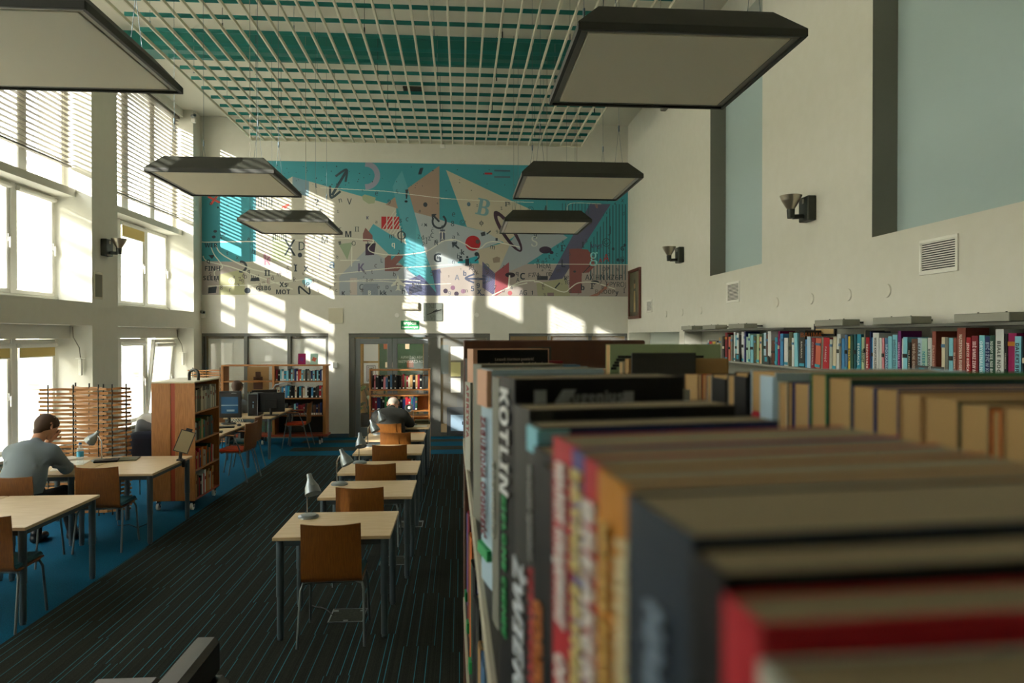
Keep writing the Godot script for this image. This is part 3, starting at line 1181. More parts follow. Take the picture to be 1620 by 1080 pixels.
func mural() -> void:
	mim = Image.create(2048, 636, false, Image.FORMAT_RGB8)
	mim.fill(hexc("3b8d98"))
	var base := Vector2(-317.5, -257.0)
	var A := Vector2(310, 240) + base   # working tiles of the drawing
	var a := 4.5
	var B := Vector2(650, 240) + base
	var C := Vector2(310, 250) + base
	var c := 4.91
	var D := Vector2(500, 250) + base
	var E := Vector2(690, 250) + base
	var F := Vector2(840, 310) + base
	var f := 6.75
	var ink := "2b353d"
	var pale := "d5d6c6"
	poly2([0, 787, 3100, 790, 3100, 1080, 0, 1080], A, a, "a39a93")
	poly2([150, 880, 320, 840, 330, 1030, 150, 1030], A, a, "a8a883")
	poly2([405, 330, 660, 185, 1390, 385, 1390, 480, 1230, 520, 1180, 690, 985, 890, 985, 1022, 330, 1022, 330, 790, 405, 785], A, a, "b9b6a6")
	poly2([660, 185, 775, 215, 775, 325, 660, 300], A, a, "6f8b96")
	poly2([520, 600, 640, 640, 640, 780, 520, 780], A, a, "a9b18c")
	poly2([985, 890, 1180, 690, 1310, 745, 1575, 880, 1575, 1022, 985, 1022], A, a, "9fa6ab")
	poly2([1180, 690, 1230, 520, 1390, 460, 1480, 700, 1310, 760], A, a, "b3b3a6")
	poly2([500, 360, 560, 310, 920, 50, 920, 470, 720, 415, 600, 390], D, c, "9c8676")
	poly2([0, 430, 170, 480, 500, 560, 700, 600, 460, 690, 440, 790, 110, 830, 60, 760], B, a, "a5b0b5")
	poly2([720, 415, 860, 450, 985, 490, 985, 830, 820, 870, 770, 600], D, c, "a8b0b2")
	poly2([555, 225, 580, 165, 628, 95, 665, 200, 800, 690, 890, 1040, 850, 1010, 640, 560], D, c, "549aa6")
	poly2([360, 585, 405, 510, 700, 690, 890, 1040, 740, 920, 520, 740], D, c, "4b9aa6")
	poly2([215, 120, 690, 335, 830, 395, 830, 500, 640, 640, 500, 560, 365, 525], B, a, "b8b19c")
	poly2([450, 690, 690, 620, 640, 790, 575, 850, 445, 790], B, a, "b5ad98")
	poly2([690, 620, 830, 420, 1100, 596, 800, 790, 660, 850, 590, 850], B, a, "9aa3a8")
	poly2([130, 800, 285, 750, 297, 810, 130, 810], E, c, "2f9cab")
	poly2([615, 50, 845, 50, 310, 870, 155, 890], F, f, "55566f")
	poly2([0, 885, 60, 850, 175, 830, 175, 1020, 0, 1020], B, a, "54597a")
	poly2([625, 960, 740, 915, 900, 1000, 925, 850, 925, 1062, 680, 1062], D, c, "555b78")
	poly2([60, 700, 110, 830, 145, 1000, 60, 900, 0, 850, 0, 500], B, a, "58a3ae")
	poly2([870, 930, 1090, 890, 1120, 1020, 880, 1020], B, a, "9a9a7c")
	for i in 13:   # thin upright lines
		var x := 305.0 + i * 36 if i < 9 else 760.0 + (i - 9) * 35
		poly2([x, 50 if i < 9 else 180 - (i - 9) * 40, x + 9, 50 if i < 9 else 180 - (i - 9) * 40, x + 9, 160, x, 160], F, f, "2a5560")
	for i in 12:
		var x := 620.0 + i * 35
		var top := 470.0 - i * 55
		poly2([x, max(top, 50), x + 9, max(top - 14, 50), x + 9, 880, x, 880], F, f, "2d4e58")
	poly2([385, 545, 480, 540, 590, 550, 660, 640, 668, 730, 600, 800, 525, 805, 520, 1025, 388, 1025], F, f, "7d4a48")
	poly2([425, 885, 535, 800, 535, 1000, 425, 1070], E, c, "a5545a", 1.0)
	poly2([425, 885, 535, 800, 535, 1000, 425, 1070], E, c, "7d3b46", 0.6, 8)
	poly2([325, 795, 425, 890, 420, 1062, 325, 1000], E, c, "77708c")
	poly2([325, 795, 425, 890, 420, 1062, 325, 1000], E, c, "454768", 0.8, 8)
	# red bars, hatch and blade details
	for q in [[468, 505], [516, 555], [566, 606]]:
		poly2([q[0], 453, q[1], 453, q[1], 548, q[0], 548], D, c, "b02a30")
	for i in 10:
		stroke([478 + i * 19, 548 - i * 4 + i * 14, 575 + i * 9, 400 + i * 25], D, c, 6, "c9cbbd")
	# big marks
	stroke([90, 290, 205, 95], D, c, 20, "37474f")
	stroke([118, 145, 200, 93, 193, 185], D, c, 17, "37474f")
	stroke([75, 222, 82, 310, 152, 262], D, c, 17, "37474f")
	arc(350, 135, 88, -PI / 2, PI / 2, 42, D, c, "8f8fa0")
	disc(250, 653, 60, 60, E, c, "a31c24")
	disc(288, 640, 17, 17, E, c, "4a4040")
	var ring := 26
	for i in ring:
		var t0 := TAU * i / ring
		var t1 := TAU * (i + 1) / ring
		var q := []
		for e in [[t0, 1.0], [t1, 1.0], [t1, 0.0], [t0, 0.0]]:
			var p := (Vector2(cos(e[0]) * 190, sin(e[0]) * 52) if e[1] > 0.5 else Vector2(cos(e[0]) * 160 + 14, sin(e[0]) * 26)).rotated(0.98)
			q.append(527 + p.x)
			q.append(557 + p.y)
		poly2(q, E, c, "3c2738")
	arc(918, 485, 52, -0.9, PI + 0.5, 15, D, c, ink)
	stroke([918, 485, 870, 438], D, c, 15, ink)
	poly2([858, 428, 900, 426, 862, 466], D, c, ink)
	poly2([495, 775, 540, 738, 545, 790, 602, 733, 638, 762, 578, 828, 638, 832, 595, 875, 495, 875], D, c, "7e5550")
	poly2([325, 590, 345, 540, 400, 600, 400, 645, 325, 645], D, c, "7e5550")
	poly2([345, 665, 425, 660, 412, 750, 345, 755], D, c, "3c2c40")
	poly2([320, 295, 340, 282, 425, 305, 415, 350, 370, 355, 325, 325], D, c, "9aa384")
	poly2([140, 670, 245, 655, 205, 790], D, c, "8fa083")
	poly2([655, 240, 678, 238, 668, 312, 658, 312], D, c, ink)
	disc(660, 332, 12, 9, D, c, ink)
	disc(810, 355, 16, 18, D, c, ink)
	poly2([770, 70, 796, 68, 780, 120, 754, 120], D, c, ink)
	poly2([595, 900, 605, 940, 655, 985, 652, 996, 607, 980, 607, 1010, 622, 1030, 595, 1022, 575, 1030, 588, 1010, 588, 980, 545, 996, 543, 985, 588, 940], D, c, pale)
	poly2([925, 552, 962, 548, 962, 640, 925, 645], D, c, "4b5468")
	glyph("T", 943, 598, 60, D, c, pale, 0, true)
	poly2([680, 1000, 780, 985, 785, 1030, 680, 1055], D, c, "33384a")
	poly2([340, 975, 440, 975, 440, 1062, 320, 1062, 320, 1000], D, c, "6f7a86", 0.9, 6)
	poly2([226, 930, 280, 930, 280, 1062, 226, 1062], D, c, "c0b5ab")
	# dark ornaments on the left
	stroke([85, 315, 170, 360], C, c, 17, "d4564c")
	stroke([155, 305, 105, 375], C, c, 17, "d4564c")
	stroke([640, 392, 690, 368, 660, 398], C, c, 12, "d4564c")
	for q in [[398, 4], [428, 4]]:
		poly2([q[0], 310, q[0] + q[1], 310, q[0] + q[1], 810, q[0], 810], C, c, "3b5a66")
	for i in 7:
		poly2([440 + i * 20, 310, 447 + i * 20, 310, 447 + i * 20, 390, 440 + i * 20, 390], C, c, "4b565c")
		poly2([570 + i * 16, 590, 576 + i * 16, 590, 576 + i * 16, 650, 570 + i * 16, 650], C, c, "4b565c")
	disc(137, 580, 14, 10, C, c, ink)
	disc(126, 623, 14, 11, C, c, ink)
	disc(158, 398, 7, 8, C, c, ink)
	disc(776, 756, 17, 18, C, c, ink)
	poly2([85, 762, 135, 760, 112, 792], C, c, ink)
	arc(330, 848, 38, -1.7, 1.9, 17, C, c, ink)
	poly2([405, 935, 465, 930, 470, 958, 400, 960], C, c, ink)
	for i in 5:
		stroke([412 + i * 13, 935, 410 + i * 13, 910], C, c, 5, ink)
	disc(378, 1032, 24, 22, C, c, ink)
	poly2([85, 1010, 148, 1000, 140, 1050, 82, 1055], C, c, ink)
	stroke([770, 1055, 772, 1000, 845, 1055, 846, 1000], C, c, 12, ink)
	disc(830, 960, 38, 32, C, c, "76a8ad")
	arc(260, 958, 22, 0, TAU, 5, C, c, "d8dac8")
	arc(260, 958, 10, 0, TAU, 4, C, c, "d8dac8")
	poly2([495, 755, 545, 755, 555, 790, 545, 840, 500, 840], C, c, "8d5a66", 0.5)
	# right side ornaments
	for q in [[770, 40], [770, 88]]:
		poly2([419 , q[1] + 35, 545, q[1] + 35, 545, q[1] + 48, 419, q[1] + 48], E, c, "4c5d6a")
	poly2([343, 97, 402, 97, 402, 112, 343, 112], E, c, "a31c24")
	disc(122, 558, 68, 38, F, f, "35273c")
	disc(190, 585, 22, 18, F, f, "35273c")
	disc(545, 900, 40, 20, E, c, "2f2733")
	disc(670, 905, 45, 20, F, f, ink)
	poly2([30, 840, 148, 840, 148, 885, 30, 885], F, f, "37393f")
	poly2([405, 770, 440, 755, 466, 765, 462, 800, 412, 806], E, c, "8d8070")
	poly2([310, 570, 345, 560, 350, 590, 318, 598], E, c, ink)
	stroke([360, 580, 390, 555], E, c, 9, ink)
	poly2([428, 610, 446, 610, 446, 632, 428, 632], E, c, ink)
	for q in [[35, 1028, "3a3040"], [92, 1003, "7b5a70"], [120, 1050, "3a3040"], [173, 1030, "8a6a80"], [543, 1042, "a85a60"]]:
		disc(q[0], q[1], 18, 18, E, c, q[2])
	stroke([195, 930, 390, 935], E, c, 14, "46506a")
	stroke([260, 895, 192, 928, 258, 962], E, c, 13, "46506a")
	stroke([325, 905, 392, 935, 330, 965], E, c, 13, "46506a")
	stroke([88, 650, 140, 695], E, c, 13, ink)
	poly2([84, 645, 128, 646, 90, 690], E, c, ink)
	for q in [155, 205]:
		disc(q, 762, 9, 9, E, c, ink)
		poly2([q - 14, 775, q + 14, 775, q + 16, 830 if q > 200 else 795, q - 16, 830 if q > 200 else 795], E, c, ink)
	disc(280, 738, 18, 16, E, c, ink)
	stroke([293, 735, 296, 765, 265, 793], E, c, 10, ink)
	disc(217, 347, 14, 16, E, c, "4c6a80")
	for q in [[168, 492], [708, 380], [358, 835]]:
		arc(q[0], q[1], 20, 0, TAU, 4, E, c, "2d5560")
		arc(q[0], q[1], 10, 0, 5, 4, E, c, "2d5560")
	arc(797, 470, 42, 0, TAU, 6, F, f, ink)
	arc(797, 470, 20, 0, 5, 6, F, f, ink)
	poly2([600, 1060, 700, 1020, 830, 905, 800, 980, 690, 1060], F, f, "9c6a5c")
	poly2([145, 1022, 215, 1020, 215, 1060, 145, 1060], F, f, "7d6a6c")
	poly2([665, 50, 700, 60, 705, 100, 680, 95], F, f, "8c6a66")
	stroke([230, 972, 280, 915], F, f, 14, ink)
	stroke([540, 805, 615, 725], F, f, 8, ink)
	disc(445, 790, 15, 12, F, f, ink)
	for q in [[980, 665], [925, 660], [872, 540], [1003, 498]]:
		disc(q[0], q[1], 15, 18, F, f, "2f3a48")
	# white lines sweeping over the whole print
	stroke([0, 640, 60, 664, 420, 655, 800, 640, 1130, 625, 1290, 632, 1340, 645, 1300, 700, 1345, 735, 1500, 752, 1640, 740, 1760, 715, 1880, 640, 1960, 632], C, c, 8, pale)
	stroke([0, 640, 100, 625, 190, 660, 240, 690, 310, 690, 360, 650, 440, 640, 620, 680], E, c, 8, pale)
	stroke([400, 1062, 560, 985, 640, 950, 740, 942], E, c, 9, pale)
	stroke([0, 905, 60, 905, 180, 960, 280, 1005, 350, 1010, 400, 970, 470, 920, 560, 905, 700, 915, 895, 980], F, f, 11, pale)
	stroke([0, 235, 500, 255, 900, 300, 1100, 312], D, c, 5, pale)
	stroke([0, 305, 330, 318, 730, 326], E, c, 5, pale)
	stroke([740, 50, 400, 50, 365, 160], F, f, 6, pale)
	stroke([0, 710, 1040, 710], F, f, 6, pale)
	stroke([45, 770, 80, 810, 250, 850, 560, 960, 720, 1020], C, c, 8, pale)
	stroke([140, 680, 170, 740, 260, 800, 420, 870, 640, 920], C, c, 9, pale)
	stroke([105, 700, 130, 760, 190, 850, 130, 890, 150, 960], C, c, 8, pale)
	stroke([80, 1000, 400, 990, 700, 960, 1060, 900, 1500, 850, 1700, 840, 1960, 820], C, c, 7, pale)
	stroke([80, 960, 480, 955, 800, 980, 1010, 970], D, c, 6, pale)
	stroke([130, 960, 330, 945, 590, 938, 770, 950], D, c, 6, pale)
	stroke([240, 690, 238, 840], D, c, 7, pale)
	stroke([150, 795, 300, 792], D, c, 6, pale)
	stroke([530, 1005, 540, 905], E, c, 12, pale)
	stroke([560, 990, 680, 962], E, c, 9, pale)
	# letters
	for q in [["X", 700, 705, 120, 0], ["D", 788, 690, 62, 0], ["S", 825, 670, 75, 0], ["?", 905, 350, 50, 1], ["M", 965, 640, 50, 0], ["J", 928, 757, 65, 0], ["k", 525, 795, 85, 0], ["X", 822, 862, 42, 0], ["I", 742, 858, 55, 0], ["II", 528, 898, 42, 1], ["q", 388, 882, 26, 0], ["WER", 105, 688, 32, 0], ["FINH", 115, 865, 36, 0], ["SEEM", 105, 938, 34, 0], ["a", 387, 634, 28, 0], ["rn", 192, 598, 30, 0], ["s", 180, 632, 26, 0], ["Q", 85, 810, 28, 0], ["E", 537, 958, 40, 0], ["G3", 470, 1015, 34, 0], ["P", 835, 985, 40, 0], ["S", 186, 532, 24, 0], ["MOT", 645, 1042, 36, 0], ["Xs", 650, 985, 40, 0], ["t", 226, 748, 24, 0], ["B6", 528, 1013, 34, 0]]:
		glyph(q[0], q[1], q[2], q[3], C, c, "a08a86" if q[0] in ["S", "E"] and q[1] > 500 else ("7d7fa0" if q[0] == "J" else ("86596a" if q[0] == "k" else ink)), 0.0, q[4] == 1, 400 if q[3] > 60 or q[0] == "M" else 700)
	for q in [["V", 222, 340, 46, ink, 400], ["M", 212, 592, 46, ink, 700], ["K", 360, 464, 24, "2f2f5a", 700], ["K", 308, 850, 62, "6b6480", 700], ["a", 88, 825, 66, "5d7080", 700], ["C", 312, 1003, 44, ink, 400], ["G", 905, 770, 70, ink, 700], ["C", 862, 596, 34, ink, 400], ["N", 895, 652, 36, ink, 400], ["]", 820, 634, 40, ink, 400], ["q", 560, 668, 40, pale, 700], ["B", 148, 660, 26, ink, 700], ["O", 255, 663, 34, ink, 400], ["L", 470, 795, 30, ink, 400], ["D", 512, 1003, 26, ink, 400], ["h", 638, 1035, 40, ink, 400], ["K", 172, 1052, 34, ink, 700], ["B", 375, 1046, 34, pale, 700], ["kk", 480, 1046, 34, ink, 700], ["NW", 740, 982, 34, ink, 400], ["+", 812, 515, 44, ink, 700]]:
		glyph(q[0], q[1], q[2], q[3], D, c, q[4], 0.78 if q[0] == "+" else 0.0, false, q[5])
	glyph("φ", 622, 590, 80, D, c, ink, 0, true)
	glyph("П", 280, 553, 36, D, c, ink, 0, true)
	for q in [["B", 332, 375, 125, "6d97a0", 1], ["F", 517, 344, 34, ink, 1], ["φ", 318, 492, 34, ink, 1], ["a", 98, 604, 32, ink, 0], ["k", 167, 725, 40, ink, 0], ["b", 185, 890, 38, "3d4a62", 0], ["A", 125, 922, 40, "6a6f7c", 0], ["9", 292, 985, 40, "3d4a62", 0], ["5", 248, 1010, 40, "3d4a62", 0], ["5", 292, 935, 30, "6a6f7c", 0], ["7", 425, 1000, 34, ink, 0], ["x", 300, 1030, 46, "46506a", 0], ["∞", 325, 1060, 40, "46506a", 0], ["C", 642, 910, 52, ink, 0], ["q", 600, 885, 34, ink, 0], ["A", 605, 940, 30, ink, 0], ["F7", 712, 902, 34, ink, 0], ["AG", 650, 1040, 36, ink, 0], ["1", 722, 1040, 30, ink, 0], ["4", 555, 1000, 26, ink, 0], ["79", 235, 845, 32, "50586a", 0], ["9", 65, 1048, 32, "50586a", 0], ["n", 95, 800, 30, ink, 0], ["k", 235, 820, 30, ink, 0]]:
		glyph(q[0], q[1], q[2], q[3], E, c, q[4], 0.2 if q[4] == "6d97a0" else 0.0, q[5] == 1, 700 if q[5] == 1 or q[3] > 37 else 400)
	glyph("S", 0, 470, 110, F, f, "c2c8bd", 0, true)
	for q in [["g", 655, 620, 130, "8fd0d2"], ["A", 795, 640, 80, "b02a30"], ["A", 730, 672, 50, "b02a30"], ["G", 975, 535, 46, ink], ["F", 315, 540, 66, ink], ["I", 537, 500, 60, ink], ["I", 128, 103, 46, ink], ["V", 258, 518, 34, ink], ["S", 132, 668, 40, ink], ["t", 165, 630, 42, ink], ["C", 248, 610, 34, ink], ["x", 212, 655, 30, ink], ["q", 95, 688, 40, ink], ["J", 838, 335, 80, ink], ["L", 318, 705, 80, ink], ["THqM", 100, 735, 44, ink], ["74", 20, 830, 44, ink], ["a", 90, 775, 30, ink], ["D", 180, 822, 40, ink], ["MNCE", 690, 510, 36, "4c3a62"], ["AX HN KZ6P", 770, 855, 56, ink], ["EPYROJ", 905, 930, 52, ink], ["DP", 790, 760, 46, "4d5058"], ["tG", 365, 910, 40, ink], ["F", 645, 950, 60, ink], ["Z", 740, 905, 30, ink], ["b", 532, 965, 60, ink], ["By2", 720, 1010, 44, "5a5650"], ["OOP", 830, 1010, 46, "5a5650"], ["y", 915, 1018, 46, ink], ["I", 998, 1000, 44, ink], ["k", 345, 865, 46, ink], ["i", 995, 795, 36, ink]]:
		glyph(q[0], q[1], q[2], q[3], F, f, q[4], 0.0, q[0] in ["g", "I", "F"], 700 if q[3] in [46, 66, 60] else 400)
	# scattered small type
	var r := RandomNumberGenerator.new()
	r.seed = 77
	var small := "aebdoskmrntucxz8529"
	for i in 300:
		var zone := i % 3
		var x := r.randf_range(330, 990)
		var y := r.randf_range(262, 300) if zone == 0 else (r.randf_range(300, 410) if zone == 1 else r.randf_range(418, 464))
		if zone == 0:
			disc(x, y, r.randf_range(0.4, 1.0), r.randf_range(0.4, 1.0), base, 1.0, ink)
		else:
			glyph(small[r.randi() % small.length()], x, y, r.randf_range(3.0, 8.0), base, 1.0, "35414a" if zone == 1 else "554f50", r.randf_range(-0.3, 0.3))
	var m := MB.new()
	var x0 := LX + 0.02
	m.span(x0, RX - 0.005, 2.965, 5.735, FZ, FZ + 0.004)
	m.quad(Vector3(x0, 2.965, FZ + 0.005), Vector3(RX - 0.005, 2.965, FZ + 0.005), Vector3(RX - 0.005, 5.735, FZ + 0.005), Vector3(x0, 5.735, FZ + 0.005), Vector3(0, 0, 1))
	var mm := mat("mural_print", "ffffff", 0.75)
	# the print covers only the front sheet of the panel: a second mesh
	var front := MB.new()
	front.quad(Vector3(x0, 2.965, FZ + 0.006), Vector3(RX - 0.005, 2.965, FZ + 0.006), Vector3(RX - 0.005, 5.735, FZ + 0.006), Vector3(x0, 5.735, FZ + 0.006), Vector3(0, 0, 1))
	mm.albedo_texture = ImageTexture.create_from_image(mim)
	var root := solo("mural", m, mat("mural_back", "8a8a84", 0.8), "wide teal and grey mural of letters and shapes on far wall", "mural")
	part("print", front, mm, root)

# ---------------------------------------------------------------- things on the walls
func wall_things() -> void:
	# evacuation sign
	var s := thing("exit_sign", "green evacuation exit sign with white lettering above the glazed door", "sign", Vector3(-1.05, 2.345, FZ))
	var m := MB.new()
	m.span(-0.19, 0.19, -0.093, 0.093, 0, 0.012, 0.002)
	part("plate", m, mat("sign_green", "0d7a45", 0.5), s)
	for q in [["WYJŚCIE", 0.05, 0.035, 0.27], ["EWAKUACYJNE", 0.034, -0.048, 0.33]]:
		var l := lettering(q[0], q[1], Transform3D(Basis(), Vector3(0, q[2], 0.013)), M.paper, s)
		l.scale.x = q[3] / l.mesh.get_aabb().size.x
	# emergency light
	s = thing("emergency_light", "white boxed emergency light above the green exit sign", "lamp", Vector3(-1.04, 2.74, FZ))
	m = MB.new()
	m.span(-0.18, 0.18, -0.08, 0.08, 0, 0.06, 0.01)
	part("case", m, mat("case_beige", "a59f8a", 0.5), s)
	m = MB.new()
	m.span(-0.16, 0.16, -0.055, 0.055, 0.06, 0.068, 0.004)
	part("lens", m, mat("lens_milk", "dedbc9", 0.3), s)
	# clock
	s = thing("wall_clock", "square grey clock with roman numerals right of emergency light", "clock", Vector3(-0.57, 2.62, FZ))
	m = MB.new()
	m.span(-0.2, 0.2, -0.19, 0.19, 0, 0.02, 0.003)
	part("face", m, mat("clock_grey", "7f867e", 0.4, 0.3), s)
	lettering("XII", 0.09, Transform3D(Basis(), Vector3(-0.01, 0.13, 0.021)), mat("clock_mark", "6a7069", 0.3, 0.5), s, "numeral", "Droid Serif", 400)
	lettering("VI", 0.09, Transform3D(Basis(), Vector3(0.0, -0.13, 0.021)), M.clock_mark, s, "numeral", "Droid Serif", 400)
	lettering("III", 0.07, Transform3D(Basis(), Vector3(0.13, 0.0, 0.021)), M.clock_mark, s, "numeral", "Droid Serif", 400)
	m = MB.new()
	m.rod(Vector3(-0.12, -0.055, 0.03), Vector3(0.17, 0.055, 0.03), 0.007, 6)
	part("hand", m, M.black, s)
	m = MB.new()
	m.rod(Vector3(0, 0, 0.026), Vector3(0.08, 0.05, 0.026), 0.009, 6)
	part("hand", m, M.black, s)
	# small round caps on the walls
	for q in [[-1.32, 2.55], [0.35, 2.56]]:
		m = MB.new()
		m.lathe([Vector2(0, 0.012), Vector2(0.045, 0.012), Vector2(0.05, 0.0)], 18)
		var o := solo("wall_cover", m, M.pvc, "round white cap on far wall " + ("left of the exit sign" if q[0] < 0 else "right of the square clock"), "cap", "round caps on the far wall")
		o.rotation.x = PI / 2
		o.position = Vector3(q[0], q[1], FZ)
	var zs := [-12.2, -11.3, -10.4, -7.85, -7.05, -6.35, -5.75]
	for i in zs.size():
		m = MB.new()
		m.lathe([Vector2(0, 0.01), Vector2(0.055, 0.01), Vector2(0.058, 0.0)], 20)
		var o := solo("wall_cover", m, M.wall, "flat round cover on right wall, %s from the far corner" % ordinal(i + 1), "cap", "round covers on the right wall")
		o.rotation.z = PI / 2
		o.position = Vector3(RX, 2.5, zs[i])
	# blank panel and thermostat, security cameras
	m = MB.new()
	m.span(-2.73, -2.43, 2.38, 2.7, FZ, FZ + 0.02, 0.004)
	solo("access_panel", m, mat("panel_cream", "cfcab2", 0.7), "square cream access panel on far wall beneath the mural", "panel")
	m = MB.new()
	m.span(-2.65, -2.54, 1.45, 1.57, FZ, FZ + 0.04, 0.012)
	solo("thermostat", m, M.pvc, "small white switch box on pillar left of the door", "switch")
	for k in 2:
		var p: Vector3 = [Vector3(-5.27, 2.56, -15.01), Vector3(-5.27, 6.42, -14.55)][k]
		s = thing("security_camera", ["small security camera in left far corner below the mural", "small security camera high in the left far corner"][k], "camera", p)
		m = MB.new()
		m.box(Vector3(0, -0.03, -0.02), Vector3(0.08, 0.09, 0.08), 0.01)
		part("bracket", m, M.pvc, s)
		m = MB.new()
		m.tube([Vector3(-0.02, 0.05, 0), Vector3(0.06, 0.04, 0.1)], 0.035, 12)
		part("body", m, M.silver, s)
		m = MB.new()
		m.tube([Vector3(0.061, 0.04, 0.101), Vector3(0.064, 0.0396, 0.105)], 0.02, 12)
		part("lens", m, M.black_gloss, s)
	# ventilation grilles on the right wall
	var vg := [[-5.32, -4.89, 2.59, 2.86, "large white slatted vent grille on right wall below the near niche"], [-9.35, -8.92, 2.56, 2.83, "white slatted vent grille on right wall below the second niche"], [-13.5, -13.1, 2.57, 2.8, "small white vent grille on right wall beside the framed portrait"]]
	for q in vg:
		s = thing("vent_grille", q[4], "vent", Vector3(RX, q[2], (q[0] + q[1]) / 2), 0, "vent grilles on the right wall")
		var hw: float = (q[1] - q[0]) / 2
		var hh: float = q[3] - q[2]
		m = MB.new()
		m.span(-0.012, 0, 0, 0.025, -hw, hw, 0.002)
		m.span(-0.012, 0, hh - 0.025, hh, -hw, hw, 0.002)
		m.span(-0.012, 0, 0.025, hh - 0.025, -hw, -hw + 0.025, 0.002)
		m.span(-0.012, 0, 0.025, hh - 0.025, hw - 0.025, hw, 0.002)
		part("frame", m, M.pvc, s)
		m = MB.new()
		m.span(-0.002, -0.0005, 0.02, hh - 0.02, -hw + 0.02, hw - 0.02)
		part("backing", m, M.black, s)
		for i in 13:
			m = MB.new()
			var y := 0.03 + (hh - 0.06) * i / 12.0
			m.span(-0.01, -0.002, y - 0.004, y + 0.004, -hw + 0.025, hw - 0.025)
			part("slat", m, M.pvc, s)
	m = MB.new()
	m.span(LX, LX + 0.015, 2.66, 3.05, -10.99, -10.74, 0.003)
	var lv := solo("vent_cover", m, mat("cover_rim", "c8c2a8", 0.5), "narrow framed vent cover on left pier under the sconce", "vent")
	m = MB.new()
	m.span(LX + 0.015, LX + 0.017, 2.69, 3.02, -10.965, -10.765)
	part("mesh_panel", m, mat("mesh_grey", "77725f", 0.7), lv)
	# sconces: box, arm, steel cup turned upwards
	var sc := thing("wall_sconce", "grey wall sconce with steel cup on right wall between the niches", "sconce", Vector3(RX, 3.42, -7.05), 0, "wall sconces with steel cups")
	m = MB.new()
	m.span(-0.09, 0, -0.13, 0.12, -0.1, 0.1, 0.008)
	part("back_box", m, M.dark_metal, sc)
	m = MB.new()
	m.span(-0.092, -0.09, 0.05, 0.1, -0.02, 0.02)
	part("sticker", m, M.paper, sc)
	m = MB.new()
	m.tube([Vector3(-0.09, -0.08, 0), Vector3(-0.2, -0.085, 0)], 0.025, 10)
	m.lathe([Vector2(0, -0.1), Vector2(0.035, -0.1), Vector2(0.04, -0.01), Vector2(0, -0.01)], 14, Vector3(-0.22, 0, 0))
	part("arm", m, M.dark_metal, sc)
	m = MB.new()
	m.lathe([Vector2(0.035, -0.01), Vector2(0.06, 0.03), Vector2(0.09, 0.08), Vector2(0.11, 0.13), Vector2(0.105, 0.13), Vector2(0.085, 0.08), Vector2(0.05, 0.03), Vector2(0, 0.02)], 24, Vector3(-0.22, 0, 0))
	part("cup", m, mat("cup_steel", "b2aa98", 0.3, 0.9), sc)
	dup(sc, Vector3(RX, 3.43, -11.3), 0, "grey wall sconce with steel cup on right wall near the portrait")
	dup(sc, Vector3(LX, 3.44, -11.05), PI, "grey wall sconce with steel cup on left pier between the windows")
	# framed portrait near the far corner
	s = thing("framed_portrait", "narrow framed painting of standing figure in dark robe, right far corner", "painting", Vector3(RX, 2.47, -14.38))
	m = MB.new()
	m.span(-0.05, 0, 0, 0.06, -0.47, 0.47, 0.006)
	m.span(-0.05, 0, 0.96, 1.02, -0.47, 0.47, 0.006)
	m.span(-0.05, 0, 0.06, 0.96, -0.47, -0.41, 0.006)
	m.span(-0.05, 0, 0.06, 0.96, 0.41, 0.47, 0.006)
	part("frame", m, mat("frame_mahogany", "5a2a1a", 0.4), s)
	var im := Image.create(128, 140, false, Image.FORMAT_RGB8)
	mim = im
	im.fill(hexc("5f5e48"))
	var o := Vector2.ZERO
	var k := MS
	poly2([34, 140, 36, 90, 40, 62, 52, 52, 76, 52, 90, 66, 96, 100, 98, 140], o, k, "26271f")
	poly2([50, 140, 54, 60, 72, 60, 78, 140], o, k, "a68f5a")
	poly2([56, 100, 74, 96, 74, 124, 58, 126], o, k, "c0a86c")
	disc(64, 40, 10, 14, o, k, "b08a62")
	disc(64, 30, 11, 8, o, k, "3a2c1e")
	poly2([0, 126, 128, 130, 128, 140, 0, 140], o, k, "3c3826")
	m = MB.new()
	m.quad(Vector3(-0.02, 0.06, -0.41), Vector3(-0.02, 0.06, 0.41), Vector3(-0.02, 0.96, 0.41), Vector3(-0.02, 0.96, -0.41), Vector3(-1, 0, 0))
	var pm := mat("portrait_paint", "ffffff", 0.35)
	pm.albedo_texture = ImageTexture.create_from_image(im)
	part("canvas", m, pm, s)
	# key boxes hanging on cables in the window bays
	for q in 2:
		var p: Vector3 = [Vector3(-5.45, 1.75, -10.66), Vector3(-5.5, 1.74, -14.58)][q]
		s = thing("blind_control", ["white blind control hanging in the near window bay", "white blind control hanging in the far window bay"][q], "blind control", p)
		m = MB.new()
		m.box(Vector3(0, -0.08, 0), Vector3(0.045, 0.24, 0.04), 0.008)
		m.rod(Vector3(-0.07, 0.05, 0), Vector3(0.07, 0.05, 0), 0.008, 6)
		part("handset", m, M.pvc, s)
		m = MB.new()
		m.tube([Vector3(0, 0.04, 0), Vector3(-0.02, 0.2, 0), Vector3(-0.1, 0.35, 0), Vector3(-0.11, 0.5, 0)], 0.007, 6)
		part("cable", m, mat("cord_grey", "8a8676", 0.7), s)

